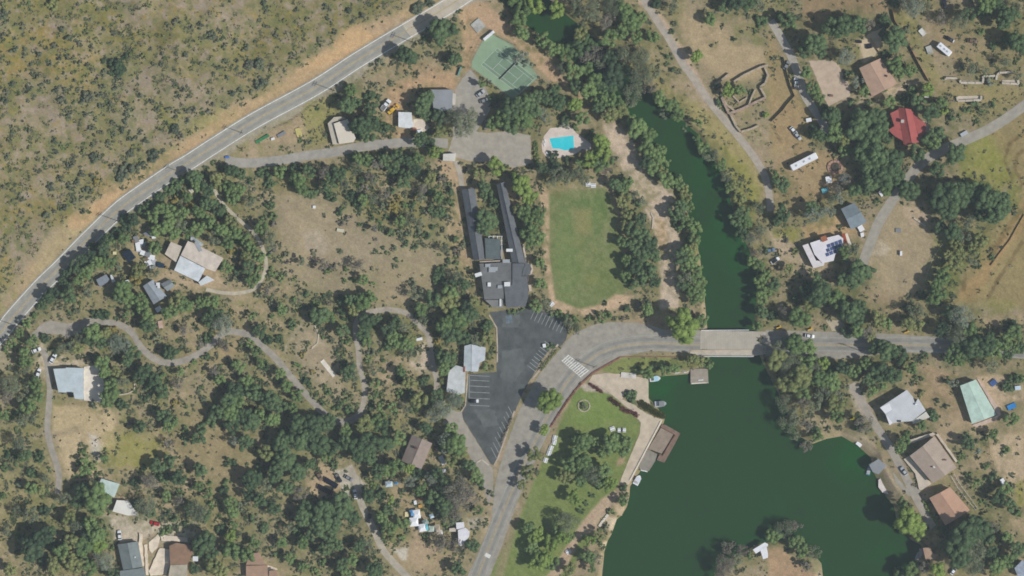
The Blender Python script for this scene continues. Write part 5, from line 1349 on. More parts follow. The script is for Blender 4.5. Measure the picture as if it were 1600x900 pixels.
building('house', 'white house with broken grey and white roof planes south of the road', [('L:700 747,868 636,905 680,918 720,985 765,900 832,840 836,780 845', 'flat', 0, 0, 3.3), ('L:700 748,760 720,775 760,735 785', 'shed', .02, 1, 3.55), ('L:735 788,792 775,798 832,760 858', 'shed', .02, 1, 3.5),
         ('L:918 722,938 690,976 750,985 765', 'shed', .3, 0, 3.5), ('L:903 832,988 772,1012 808,905 850', 'shed', .02, 2, 3.0)], (196, 194, 188), [mat('light_grey_roof', (184, 188, 190), .75, .05, .7), mat('white_panel_roof', (208, 208, 212), .7, .03), mat('cream_grey_roof', (192, 190, 180), .8, .06)],
         land='the white lakeside house', over=.3, details=[('skylight', 'L:820 832', (1.6, .8, .4, 3.7), GLASS), ('vent', 'L:925 728', (.8, .6, .5, 4.0), WM)])
building('house', 'mint green metal roofed house at the east edge', [('L:1200 610,1275 850,1430 792,1300 572', 'gable', .5, 0)], (186, 176, 164), [RW('mint_metal', (176, 198, 186), rang('L:1200 610,1275 850'), .6, .07)], land='the mint green house', over=.3)
sheet('deck', Q('L:1306 566,1320 572,1400 690,1448 755,1455 790,1420 830,1300 868,1276 858,1436 796'), mat('pink_deck', (190, 172, 160), .9, .08), 'pinkish concrete deck wrapping the mint green house', .45, .4, skirt=1.2)
building('house', 'large taupe gabled house with white balconies by the shore lane', [('P:885 150,1030 320,1178 222,1040 26', 'gable', 2.0, 0)], (198, 188, 172), [RW('taupe_shingle', (166, 153, 140), rang('P:885 150,1030 320'), .5, .1, .06)], land='the taupe house',
         details=[('vent', 'P:1040 218', (.9, .7, .7, 4.6), WM), ('vent', 'P:1022 216', (.6, .5, .5, 4.6), mat('dark_vent2', (70, 66, 62), .8, .1)), ('vent', 'P:1102 174', (1.6, .5, .3, 4.4), mat('brown_vent', (110, 96, 86), .8, .1))], h=3.4)
for pg, lb, hgt in (('P:886 50,1030 4,1050 14,1030 22,895 72', 'white balcony along the north side of the taupe house', 1.6), ('P:1050 16,1062 10,1185 180,1176 192', 'white walkway along the east side of the taupe house', 1.2), ('P:848 170,880 152,960 240,1022 325,960 362,945 360,920 260', 'whitish lower patio of the taupe house above the shore lane', .8)):
    sheet('patio', Q(pg), mat('house_patio', (192, 182, 166), .9, .08), lb, hgt, .3, skirt=2.2)
building('house', 'salmon gabled house with clean edges south of the taupe house', [('P:1008 412,1108 584,1262 488,1138 344', 'gable', 1.7, 0)], (190, 170, 150), [RW('salmon_shingle', (178, 147, 127), rang('P:1008 412,1108 584'), .5, .08, .04)], land='the salmon house', h=3.2)
building('house', 'blue grey roofed house cut off at the bottom right corner', [('P:1540 850,1590 800,1640 840,1600 915,1560 900', 'flat', 0, 0)], (170, 170, 168), [mat('corner_roof', (150, 160, 172), .7, .15, 1.2)], over=.3)
building('boathouse', 'grey roofed boathouse with white eaves over the lake edge', [('P:632 205,690 168,742 210,690 265,655 250', 'flat', 0, 0, 2.6)], (200, 198, 190), [mat('boathouse_grey', (134, 140, 142), .8, .06)], 'boathouse', over=.2, land='the boathouse')
building('playhouse', 'square taupe roofed hut on the small dock by the dark grove', [('P:968 725,1015 718,1030 760,1065 765,1045 795,985 800', 'flat', 0, 0, 2.3)], (150, 130, 115), [mat('hut_taupe', (164, 142, 124), .85, .08)], 'hut', over=.2, land='the lakeside hut')
# ------------------------------------------------------------------ bridge, docks, pool, court
def world_box(mb, pu, pv, pz, du, dv_, dz, ang=0.0):
    p = XY(pu, pv, pz)
    mb.box(p, (du * S, dv_ * S, dz), ang)

def local(root, u, v, z):
    return XY(u, v, z) - root.location

bridge = empty('road_bridge', XY(1142, 535, 0))
tag(bridge, 'pale concrete road bridge with white railings across the lake channel', 'bridge')
LANDMARKS.append(('the bridge', 1142, 535))
BR = mat('bridge_deck', (168, 163, 151), .9, .06, .8, lines=(0, 1.1, .06))
pl = lambda s_: [local(bridge, u, v, 0).to_2d() for u, v in Q(s_)]
MB().prism(pl('Z:1094 516.5,1197 518,1197 547,1094 546'), -.9, .12).build('deck', BR, bridge)
MB().prism(pl('Z:1078 549,1140 547.5,1197 548,1197 553,1176 556.5,1092 556,1078 552'), -.9, .27).build('walkway', mat('walkway_concrete', (178, 171, 157), .9, .08), bridge)
MB().prism(pl('Z:1079 546.8,1197 546,1197 547.6,1079 548.6'), -.9, .33).build('kerb', mat('kerb_tan', (182, 166, 146), .9, .08), bridge)
for nm, s_ in (('railing', ((1096, 516), (1170, 515.6))), ('railing', ((1084, 556.5), (1177, 557)))):
    mb = MB()
    a, b = local(bridge, *s_[0], 0), local(bridge, *s_[1], 0)
    n = 16
    ang = math.atan2(b.y - a.y, b.x - a.x)
    for z in (1.05, .65):
        c = (a + b) / 2
        mb.box((c.x, c.y, z), ((b - a).length, .22 if z > 1 else .1, .14), ang)
    mb.box(((a + b).x / 2, (a + b).y / 2, .16), ((b - a).length, .4, .5), ang)
    rl = mb.build(nm, WM, bridge)
    for i in range(n + 1):
        q = a.lerp(b, i / n)
        MB().box((q.x, q.y, .6), (.26, .26, 1.05), ang).build('post', WM, rl)
for u in (1106, 1140, 1174):
    c = local(bridge, u, 536, -2)
    MB().box((c.x, c.y, -2.4), (1.0, 11.5, 3.2)).build('pier', CONC, bridge)
ribbons('centre_line', [[(1094, 537), (1197, 538)]], .6, YEL, .16, lr)

def dock(name, label, cat, decks, rails=(), piles=(), z=-.15):
    pts = Q(decks[0][0])
    cu, cv = sum(p[0] for p in pts) / len(pts), sum(p[1] for p in pts) / len(pts)
    root = empty(name, XY(cu, cv, z))
    tag(root, label, cat)
    for s_, m, dz in decks:
        pp = [local(root, u, v, z).to_2d() for u, v in Q(s_)]
        MB().prism(pp, -.25, dz).build('deck', m, root)
    for (a, b), m, w, h0, h1 in rails:
        a, b = local(root, *a, z), local(root, *b, z)
        c = (a + b) / 2
        MB().box((c.x, c.y, (h0 + h1) / 2), ((b - a).length, w, h1 - h0), math.atan2(b.y - a.y, b.x - a.x)).build('rail', m, root)
    for u, v in piles:
        p = local(root, u, v, z)
        MB().tube([(p.x, p.y, -2.2), (p.x, p.y, .9)], [.14, .13], 8).build('pile', BARK, root)
    return root
W1 = mat('weathered_planks', (152, 140, 126), .9, .1, 1.2, lines=(math.radians(-30), .5, .25))
W2 = mat('brown_planks', (138, 120, 108), .9, .12, 1.2, lines=(math.radians(60), .5, .3))
W3 = mat('grey_planks', (146, 142, 132), .9, .1, 1.2, lines=(math.radians(60), .5, .25))
RAILB = mat('dark_rail', (104, 84, 74), .8, .1)
dock('fishing_dock', 'weathered wooden dock with a brown outer walkway beside the promenade', 'dock',
     [('Z:1033 668,1053 679,1034 709,1013 701', W1, .16), ('Z:1034 663,1040 664,1063 677,1056 691,1038 723,1026 719,1031 709,1035 710,1055 680,1032 668', W2, .05), ('Z:1012 702,1027 709.5,1024 720,1014 736,1000 735,998 725', W3, .10)],
     [(((1033, 668), (1054, 679)), RAILB, .22, .16, .6), (((1054, 679), (1035, 712)), RAILB, .25, .16, .6), (((1012.5, 701.5), (1031, 711)), RAILB, .2, .16, .45), (((1001, 734.5), (1012, 737)), WM, .5, .1, .35)],
     [(1063, 678), (1057, 690), (1038, 722), (1027, 719), (1013, 737), (1001, 735)])
LANDMARKS.append(('the wooden dock', 1035, 700))
dock('float_dock', 'square grey floating dock with a white bench by the bridge', 'dock', [('Z:1079 576,1106 576,1107 598.5,1079 600.5', mat('float_planks', (158, 150, 138), .9, .1, 1.2, lines=(0, .5, .2)), .12)],
     [(((1091, 594), (1099, 593.5)), WM, .5, .3, .5), (((1080, 599.3), (1107, 597.8)), WCONC, .5, .12, .2)], [(1080, 577), (1106, 577), (1106, 598), (1080, 599)])
dock('swim_dock', 'white and turquoise dock with round edges next to the boathouse', 'dock', [('P:690 300,740 258,790 300,785 350,752 388,715 378,690 345', mat('swim_white', (200, 192, 186), .85, .06), .12), ('P:740 256,768 255,812 318,792 330', mat('turquoise_deck', (150, 186, 174), .8, .12), .1)])
dock('small_dock', 'small pale landing stage on the park shore below the promenade', 'dock', [('Z:962 788,974 792,972 806,964 804', mat('stage_pale', (186, 168, 140), .9, .1), .1)])
dock('small_dock', 'long white jetty reaching from the island into the lake', 'jetty', [('P:268 818,292 818,335 915,300 915', mat('jetty_white', (206, 206, 210), .8, .05), .3)])
dock('small_dock', 'white landing stage against the small taupe roofed hut', 'dock', [('P:945 728,965 728,970 800,948 802', mat('hut_stage', (190, 184, 176), .9, .1), .1)])

pool = empty('swimming_pool', P(877, 223, 0))
tag(pool, 'turquoise swimming pool in a whitish deck west of the bright trees', 'pool')
LANDMARKS.append(('the swimming pool', 878, 224))
PD = mat('pool_deck', (200, 188, 178), .9, .07, .8)
pz = [local(pool, u, v, pool.location.z).to_2d() for u, v in Q('C:200 850,240 800,370 790,400 830,470 880,495 900,490 945,440 930,400 960,300 985,230 995,190 950,185 900')]
MB().prism(pz, -.8, .06).build('deck', PD, pool)
pz = [local(pool, u, v, pool.location.z).to_2d() for u, v in Q('C:228 862,388 842,392 938,330 946,300 936,250 934')]
MB().prism(pz, -.3, .10).build('coping', mat('coping', (200, 190, 180), .8, .05), pool)
pz = [local(pool, u, v, pool.location.z).to_2d() for u, v in Q('C:234 866,384 847,388 933,330 940,300 930,254 928')]
pw = mat('pool_water', (62, 190, 202), .08, .10, .5, spec=.5, c2=(92, 202, 206))
MB().prism(pz, -.2, .112).build('water', pw, pool)
def lounger(u, v, a, lab):
    r = empty('sun_lounger', P(u, v, .07), a)
    tag(r, lab, 'sun lounger', 'loungers by the pool')
    MB().box((0, 0, .3), (1.3, .6, .08)).build('seat', WM, r)
    MB().box((.85, 0, .45), (.5, .6, .08)).build('backrest', WM, r)
    for x in (-.5, .5):
        for y in (-.25, .25): MB().box((x, y, .14), (.06, .06, .28)).build('leg', WM, r)
lounger(852, 221, 1.9, 'white lounger at the northwest edge of the pool deck'); lounger(851, 227, 1.9, 'white lounger at the middle of the west pool deck'); lounger(856, 240, 2.4, 'white lounger at the south end of the pool deck')

court = sheet('tennis_court', Q('Z:737 105,737 96,757 59,768 53,800 70,824 94,841 121,802 155'), mat('court_green', (136, 157, 132), .9, .04, .6), 'green hard tennis court with white lines northeast of the workshops', .06, .2)
LANDMARKS.append(('the tennis court', 790, 105))
A, B_, C_, D_ = (752, 101), (777, 75), (836, 122), (811, 147)
inn = sheet('playing_area', [A, B_, C_, D_], mat('court_inner', (119, 140, 121), .9, .05, .6), None, .08); inn.parent = court; del inn['kind']
CLN = mat('court_line', (176, 188, 176), .8, .05)
L_ = [[A, B_], [B_, C_], [C_, D_], [D_, A]]
for f in (.14, .86): L_.append([lerp(A, B_, f), lerp(D_, C_, f)])
for g in (.24, .76): L_.append([lerp(lerp(A, D_, g), lerp(B_, C_, g), .14), lerp(lerp(A, D_, g), lerp(B_, C_, g), .86)])
L_.append([lerp(lerp(A, D_, .24), lerp(B_, C_, .24), .5), lerp(lerp(A, D_, .76), lerp(B_, C_, .76), .5)])
ribbons('court_line', L_, .55, CLN, .10, court)
net = empty('tennis_net', P(794, 111, .08)); tag(net, 'dark net strung across the middle of the green tennis court', 'net')
a, b = local(net, *lerp(A, D_, .5), net.location.z), local(net, *lerp(B_, C_, .5), net.location.z)
ang = math.atan2(b.y - a.y, b.x - a.x); c = (a + b) / 2
MB().box((c.x, c.y, .5), ((b - a).length, .04, .8), ang).build('net', mat('net_mesh', (60, 66, 60), .9, .1), net)
MB().box((c.x, c.y, .95), ((b - a).length, .08, .07), ang).build('band', WM, net)
for q in (a, b): MB().tube([(q.x, q.y, 0), (q.x, q.y, 1.07)], [.05, .05], 8).build('post', RAILB, net)

def fence_line(name, label, cat, pts, h, post_m, panel_m=None, spacing=3.0, pw=.12, panel_h=None, thick=.06, rails=2):
    """posts, and either solid panels between them or rails"""
    root = empty(name, P(*pts[0], 0)); tag(root, label, cat)
    for (u0, v0), (u1, v1) in zip(pts[:-1], pts[1:]):
        L = math.hypot(u1 - u0, v1 - v0) * S
        n = max(1, round(L / spacing))
        for k in range(n):
            a, b = P(*lerp((u0, v0), (u1, v1), k / n)) - root.location, P(*lerp((u0, v0), (u1, v1), (k + 1) / n)) - root.location
            ang = math.atan2(b.y - a.y, b.x - a.x)
            MB().box((a.x, a.y, a.z + h / 2 - .15), (pw, pw, h + .3), ang).build('post', post_m, root)
            c = (a + b) / 2
            d = (b - a).length
            if panel_m:
                MB().box((c.x, c.y, c.z + h / 2 - .1), (d - pw, thick, h - .05), ang).build('panel', panel_m, root)
            else:
                for r_ in range(rails):
                    MB().box((c.x, c.y, c.z + h * (.95 - .5 * r_)), (d, .05, .07), ang).build('rail', post_m, root)
    return root
STEEL = mat('fence_steel', (120, 126, 122), .6, .08)
fence_line('court_fence', 'high post and rail fence round the tennis court', 'fence', Q('Z:736 106,736 96,756 58,768 52,801 69,825 93,842 121,802 156,736 106'), 3.0, STEEL, None, 4.5, .1)
BRF = mat('brown_fence', (150, 116, 102), .8, .12)
fence_line('board_fence', 'long brown board fence running diagonally beside the green yard', 'fence', Q('D:775 60,790 130,850 220,930 380,1005 512'), 1.9, BRF, BRF, 2.4, .16, thick=.12)
LANDMARKS.append(('the brown board fence', 1422, 72))
fence_line('board_fence', 'low tan board fence by the parked furniture in the upper yard', 'fence', Q('D:638 238,695 330'), 1.3, mat('tan_fence', (164, 136, 104), .8, .1), mat('tan_fence', (164, 136, 104)), 2.4, .14, thick=.1)
DKF = mat('dark_wire_fence', (92, 92, 84), .8, .1)
fence_line('yard_fence', 'dark screened fence between the dry field and the grey ruin lane', 'fence', Q('D:95 360,110 430,140 540,165 600,120 650,90 690,20 760'), 1.7, DKF, DKF, 2.6, .12, thick=.08)
fence_line('yard_fence', 'dark rails standing in for trench lines at the foot of the dry yard', 'fence', Q('D:28 780,60 840,90 895'), 1.4, DKF, None, 2.4, .12)  # posts and rails added in place of dark trench lines
fence_line('yard_fence', 'pale rail fence at the edge of the tan field near the yellow green slope', 'fence', Q('H:1095 620,1040 690,1000 790,980 860'), 1.3, mat('pale_fence', (176, 172, 160), .8, .08), None, 2.6, .18)
fence_line('ditch_line_wall', 'long low brown wall standing in for the dark ditch line down the dry east slope', 'wall', Q('H:1600 440,1560 510,1510 600,1440 690,1390 760'), .8, mat('ditch_brown', (122, 108, 86), .9, .1), mat('ditch_brown', (122, 108, 86)), 3.0, .2, thick=.2)  # low wall added in place of a ditch, for its dark line
for (s_, lab) in (('I:470 480,440 520', 'x'),):
    pass
fence_line('roadside_fence', 'wooden rail fence following the highway verge above the cream workshop', 'fence', Q('B:120 800,200 770,290 710,380 640,470 585'), 1.3, mat('verge_rail', (128, 118, 102), .9, .1), None, 3.2, .16)
fence_line('yard_fence', 'two rail fence along the slope behind the salmon house', 'fence', Q('P:1140 270,1180 340,1240 420,1300 490'), 1.2, WM, None, 2.5, .14)
fence_line('yard_fence', 'second white rail fence beside the steps behind the salmon house', 'fence', Q('P:1160 262,1205 335,1262 412,1312 482'), 1.2, WM, None, 2.5, .14)
fence_line('yard_fence', 'dark post fence across the tan terrace in the east', 'fence', Q('P:1375 50,1385 140,1408 185,1410 240'), 1.3, mat('post_dark', (86, 78, 66), .9, .1), None, 3.0, .18)

def wall(name, label, cat, pts, w, h, m):
    root = empty(name, P(*pts[0], 0)); tag(root, label, cat)
    for p, q in zip(pts[:-1], pts[1:]):
        a, b = P(*p) - root.location, P(*q) - root.location
        c = (a + b) / 2
        ang = math.atan2(b.y - a.y, b.x - a.x)
        L = (b - a).length
        n = max(1, int(L / 3.2))
        for k in range(n):
            t = (k + .5) / n
            q_ = a.lerp(b, t)
            MB().box((q_.x, q_.y, q_.z + h / 2 - .3), (L / n - .03, w * (.94 + .1 * ((k * 7) % 3) / 2), h + .6 - .06 * ((k * 5) % 3)), ang).build('course', m, root)
    return root
RUIN = mat('ruin_stone', (166, 155, 136), .95, .15, 1.5)
wall('stone_wall', 'broken stone ruin wall at the north edge of the roofless building', 'wall', Q('C:1270 525,1310 500,1358 462'), 1.0, 1.4, RUIN)
wall('stone_wall', 'long north stone wall of the roofless ruin', 'wall', Q('C:1385 512,1450 470,1560 418,1598 408'), 1.0, 1.7, RUIN)
wall('stone_wall', 'east stone wall of the roofless ruin beside the dry field', 'wall', Q('C:1578 420,1600 470,1582 520,1550 545,1585 610'), 1.0, 1.6, RUIN)
wall('stone_wall', 'pinkish double wall along the south side of the roofless ruin', 'wall', Q('C:1585 610,1500 650,1440 680,1355 712,1310 610'), 1.2, 1.4, mat('ruin_pink', (160, 143, 129), .95, .15, 1.5))
wall('stone_wall', 'corner wall at the lower end of the roofless ruin', 'wall', Q('C:1365 715,1400 790,1430 825,1500 805,1540 785'), 1.0, 1.4, RUIN)
wall('stone_wall', 'short inner cross wall near the middle of the roofless ruin', 'wall', Q('C:1520 560,1500 600,1480 655'), .8, 1.3, RUIN)
wall('stone_wall', 'inner stub wall at the west end of the roofless ruin', 'wall', Q('C:1312 605,1345 660,1400 700'), .8, 1.2, RUIN)
wall('stone_wall', 'low crumbling wall inside the roofless ruin by the bright bush', 'wall', Q('C:1470 610,1420 640,1380 600'), .7, .9, RUIN)
LANDMARKS.append(('the stone ruin', 1165, 150))
sheet('courtyard', Q('D:255 380,400 378,440 400,515 550,510 600,375 665'), mat('court_dust', (184, 167, 148), .95, .07), 'pinkish tan bare courtyard west of the tan gabled house', .06, .8)
sheet('courtyard', Q('D:575 262,640 206,735 165,700 290,664 350,600 392'), mat('court_cream', (188, 173, 146), .95, .07), 'cream bare yard with dark tables north of the tan gabled house', .06, .8)
WW = mat('white_wall', (182, 174, 160), .9, .08)
for s_, lab in (('D:1108 500,1110 488,1180 490', 'short white garden wall at the west end of the terraces'), ('D:1200 502,1202 518,1340 520,1345 490', 'long white retaining wall in the middle of the terraces'), ('D:1340 488,1345 478,1418 474', 'white wall stepping up above the middle terrace'),
                ('D:1425 500,1430 470,1445 455,1530 452', 'upper white wall of the eastern terrace'), ('D:1460 520,1565 526,1560 500', 'lower white wall of the eastern terrace'), ('D:1180 605,1185 632,1330 626,1332 600', 'white wall enclosing the lowest terrace')):
    wall('retaining_wall', lab, 'wall', Q(s_), 1.0, 1.1, WW)
sheet('terrace', Q('D:1204 505,1340 507,1340 516,1204 514'), mat('terrace_pale', (188, 178, 162), .9, .1), 'pale strip of terrace behind the long white wall', .25, .3)
sheet('terrace', Q('D:1186 600,1328 598,1328 622,1188 628'), mat('terrace_pale', (188, 178, 162)), 'pale lowest terrace inside its white wall', .25, .3)
sheet('terrace', Q('D:1464 500,1560 498,1562 522,1464 518'), mat('terrace_pale', (188, 178, 162)), 'pale eastern terrace above the lower wall', .25, .3)
wall('retaining_wall', 'low white wall at the edge of the tan field by the hill lane', 'wall', Q('H:910 462,935 480,985 514'), .7, .7, WW)
wall('roadside_kerb', 'low red brick wall curving between the lake road and the park', 'wall', Q('Z:860 668,868 655,884 630,897 612,912 596,926 583,945 572,968 559'), .8, .45, mat('red_brick', (136, 104, 92), .9, .15, 1.5))
wall('roadside_kerb', 'tan kerb strip between the bridge approach and the lawn', 'wall', Q('Z:968 558,1000 557,1040 557.5,1080 558'), .5, .3, mat('brown_kerb', (132, 112, 94), .9, .12))
wall('roadside_kerb', 'pale kerb on the diagonal edge of the parking lot', 'wall', Q('Z:872 538,862 552,848 572,832 592'), .9, .25, mat('lot_kerb', (172, 160, 146), .9, .12))
wall('roadside_kerb', 'pale kerb along the lower parking lot beside the lake road', 'wall', Q('Z:804 642,796 664,786 694,778 716,772 727'), .8, .25, mat('lot_kerb', (172, 160, 146)))
wall('roadside_kerb', 'buff kerb along the west edge of the parking lot', 'wall', Q('Z:764 492,776 512,777 540,777 566'), .6, .3, mat('lot_kerb2', (180, 168, 152), .9, .1))
wall('roadside_kerb', 'white kerb beside the stall markings', 'wall', Q('Z:731 584,729 612,727 634,720 644'), .5, .3, mat('lot_kerb2', (180, 168, 152)))
wall('garden_wall', 'white stepped terrace wall in front of the lodge east wing', 'wall', Q('Z:817 382,820 396,823 411'), .9, .9, WW)
wall('garden_wall', 'white wall around the bay of the lodge east wing', 'wall', Q('Z:829.5 413,832 420,829 429,825.5 430,825 440'), .9, .9, WW)
wall('garden_wall', 'white bench like wall near the south end of the lodge', 'wall', Q('Z:827.5 445,829 455'), 1.3, .8, WW)
wall('garden_wall', 'curved pale garden wall in the scrub below the pale blue house', 'wall', Q('I:745 668,800 660,840 638,842 598'), .6, .5, mat('garden_stone', (184, 174, 156), .9, .1))
wall('garden_wall', 'white concrete steps in the scrub between the two lanes', 'wall', Q('J:412 452,450 500,490 550'), 2.2, .35, WCONC)
wall('garden_wall', 'pale gravel edging round the triangular clearing', 'wall', Q('J:345 380,385 345,392 290,360 215'), .7, .3, mat('garden_stone', (184, 174, 156)))
wall('garden_wall', 'low rock edge of the pale bank trail', 'wall', Q('G:868 430,882 460,876 530'), .6, .4, WW)
wall('quay_wall', 'white quay steps below the park path', 'wall', Q('O:600 515,560 565,545 590'), 1.2, .4, WCONC)
wall('garden_wall', 'white trim at the lower tip of the parking lot', 'wall', Q('N:1378 192,1410 172,1455 208'), .7, .3, WW)

ring = empty('planter_ring', P(912.5, 634, 0)); tag(ring, 'round stone planter ring in the park lawn', 'planter')
for k in range(14):
    a = k * 6.283 / 14
    MB().box((math.cos(a) * 2.7, math.sin(a) * 2.7, .15), (1.12, .6, .4), a + 1.57).build('stone', mat('planter_stone', (170, 162, 144), .9, .1), ring)
pg_ = empty('pergola', P(774, 376, 0)); tag(pg_, 'white timber pergola in the lodge courtyard', 'pergola')
for x in (-3, -1, 1, 3):
    MB().box((x, 0, 2.7), (.3, 4.4, .2)).build('beam', WM, pg_)
for y in (-2, 0, 2):
    MB().box((0, y, 2.5), (6.6, .25, .2)).build('beam', WM, pg_)
for x in (-3.1, 3.1):
    for y in (-2, 2): MB().box((x, y, 1.25), (.2, .2, 2.5)).build('post', WM, pg_)

# solar yard
for (s_, lab) in (('N:428 292,508 340', 'northern row of dark ground solar panels on the dirt pad'), ('N:385 336,480 386', 'southern row of dark ground solar panels on the dirt pad')):
    a, b = Q(s_)
    root = empty('solar_array', P(*lerp(a, b, .5))); tag(root, lab, 'solar panels', 'ground solar rows')
    n = 10
    for k in range(n):
        p = P(*lerp(a, b, (k + .5) / n)) - root.location
        ang = math.atan2(-(b[1] - a[1]), b[0] - a[0])
        mb = MB(); mb.box((0, 0, 0), (.72, 2.5, .05))
        o = mb.build('panel', mat('ground_solar', (54, 62, 68), .3, .15, 1, spec=.5), root, (p.x, p.y, p.z + 1.0)); o.rotation_euler = (.2, 0, ang)
    for k in range(5):
        p = P(*lerp(a, b, (k + .5) / 5)) - root.location
        MB().box((p.x, p.y, p.z + .4), (.1, .1, 1.1)).build('leg', STEEL, root)
LANDMARKS.append(('the solar yard', 513, 757))

# ------------------------------------------------------------------ vehicles and boats
TYRE = mat('tyre', (.02, .02, .02), .9, .1, 1, seen=False)
_wh = MB().tube([(0, -.11, 0), (0, .11, 0)], [.33, .33], 14).mesh('wheel', TYRE)
_hl = MB().box((0, 0, 0), (.08, .36, .16)).mesh('headlight', GLASS)
def loft(sections):
    """sections: (x, half width bottom, half width top, z0, z1)"""
    mb = MB()
    vs, fs = [], []
    for x, wb_, wt, z0, z1 in sections:
        zm = (z0 + z1) / 2
        vs += [(x, -wb_ * .92, z0), (x, wb_ * .92, z0), (x, wb_, zm), (x, wt, z1), (x, -wt, z1), (x, -wb_, zm)]
    n = len(sections)
    for k in range(n - 1):
        for i in range(6):
            fs.append((6 * k + i, 6 * k + (i + 1) % 6, 6 * k + 6 + (i + 1) % 6, 6 * k + 6 + i))
    fs += [(5, 4, 3, 2, 1, 0), tuple(range(6 * n - 6, 6 * n))]
    return mb.add(vs, fs)
CAR_B = loft([(-2.25, .74, .66, .42, .82), (-2.1, .88, .80, .28, .95), (-.9, .92, .84, .24, .98), (.7, .92, .84, .24, .97), (1.7, .90, .76, .26, .90), (2.2, .76, .60, .36, .74)])
CAR_G = loft([(-1.85, .78, .66, .92, .98), (-1.3, .80, .62, .92, 1.42), (.15, .80, .62, .92, 1.45), (1.0, .80, .70, .92, .96)])
CAR_R = loft([(-1.3, .63, .58, 1.40, 1.46), (-.6, .64, .58, 1.42, 1.50), (.15, .62, .56, 1.42, 1.48)])
PICK_G = loft([(-.55, .80, .66, .92, .98), (-.35, .80, .64, .92, 1.62), (.6, .80, .64, .92, 1.64), (1.15, .80, .70, .92, .98)])
PICK_R = loft([(-.36, .65, .60, 1.60, 1.68), (.6, .65, .58, 1.62, 1.69)])
CAR_BM, CAR_GM, CAR_RM, PG_M, PR_M = (x.mesh(n, None) for x, n in ((CAR_B, 'body'), (CAR_G, 'cabin_glass'), (CAR_R, 'roof'), (PICK_G, 'cabin_glass'), (PICK_R, 'roof')))
for m_ in (CAR_GM, PG_M): m_.materials.append(GLASS)
BEDM = MB().box((-1.35, 0, .97), (1.5, 1.4, .06)).mesh('cargo_bed', mat('bed_liner', (120, 122, 120), .9, .1))
PAINTS = {k: mat('paint_' + k, c, .3, .03, 1, spec=.5) for k, c in dict(white=(214, 216, 218), silver=(166, 172, 176), dark=(58, 64, 70), red=(178, 58, 60), blue=(104, 126, 150), grey=(128, 132, 134), brown=(120, 104, 90)).items()}
for p_ in ('dark', 'blue', 'red'): pass
for m_ in (CAR_BM, CAR_RM, PR_M): m_.materials.append(PAINTS['white'])
def car(u, v, deg, paint, label, pickup=False, name='parked_car', cat='car', group='parked cars', k=1.0, roofp=None):
    r = empty(name, P(u, v, .08), math.radians(deg))
    r.scale = (k, k, k)
    tag(r, label, cat, group)
    for me, nm in ((CAR_BM, 'body'), (PG_M if pickup else CAR_GM, 'cabin_glass'), (PR_M if pickup else CAR_RM, 'roof')):
        o = link_mesh(nm, me, None, r)
        if nm != 'cabin_glass':
            o.material_slots[0].link = 'OBJECT'; o.material_slots[0].material = PAINTS[roofp if roofp and nm == 'roof' else paint]
    if pickup: link_mesh('cargo_bed', BEDM, None, r)
    for x in (-1.4, 1.38):
        for y in (-.82, .82): link_mesh('wheel', _wh, None, r, (x, y, .33))
    for y in (-.55, .55): link_mesh('headlight', _hl, None, r, (2.14, y, .64))
    return r
car(741, 626.5, 0, 'dark', 'dark car with a bright white bonnet in the marked stalls of the lot', roofp='dark')
MB_ = MB().box((1.5, 0, .96), (1.2, 1.5, .05)).build('bonnet', PAINTS['white'], bpy.data.objects['parked_car'])
car(1240, 204.5, -50, 'white', 'white car parked in the dry yard beside a silver one')
car(1246, 212.5, -48, 'silver', 'silver car parked in the dry yard beside a white one')
car(1211, 407, 35, 'white', 'white car with its dark rear near the shore footpath', roofp='dark'); car(1203.5, 391, 10, 'blue', 'small blue grey car north of the white one by the channel')
car(1244, 129.5, 95, 'white', 'long white pickup truck parked on the ruin lane', True, 'pickup_truck', 'truck', k=1.12)
car(1229, 102, 60, 'grey', 'grey car in the shadow at the head of the ruin lane fence')
car(1484, 61.5, -28, 'dark', 'dark blue car north of the white camper'); car(1519, 64, -5, 'brown', 'brownish car alone in the dry yard'); car(1476, 6, 100, 'dark', 'dark car at the top edge between grey trees')
car(1412, 736, 125, 'silver', 'silver blue car parked beside the taupe house'); car(555, 772, 100, 'white', 'white car half under trees by the solar yard'); car(577, 809.5, 80, 'dark', 'dark car parked on the south lane')
car(545, 747, -30, 'grey', 'grey car on the pale yard above the solar panels'); car(529, 747, -60, 'dark', 'dark vehicle next to the solar panels', True, 'pickup_truck', 'truck'); car(499, 744, -60, 'brown', 'brown car at the north corner of the dirt pad')
car(242, 817.5, 165, 'red', 'red car at the edge of the tan turning yard'); car(187, 836, 95, 'white', 'white car on the turning yard north of the slate house'); car(751, 146, 40, 'silver', 'silver car by the tennis court drive')
car(760, 194, 85, 'grey', 'grey car in the shade at the east edge of the upper lot'); car(757, 157, 20, 'grey', 'grey car at the foot of the tennis court hedge'); car(1265, 525, -8, 'white', 'white car driving on the east road past the shady trees', name='car', group=None)
car(83, 560, 60, 'white', 'white van nosed toward the pale blue house', name='parked_van', cat='van', k=1.1); car(57, 547, 20, 'white', 'white car on the gravel near the west lane'); car(60, 583, 70, 'white', 'white car beside the straight west lane')
car(1490, 891, 60, 'white', 'white car under the big grove near the bottom edge'); car(603, 164, 52, 'white', 'white truck with a grey bed beside the yellow loader', True, 'pickup_truck', 'truck', k=1.35)

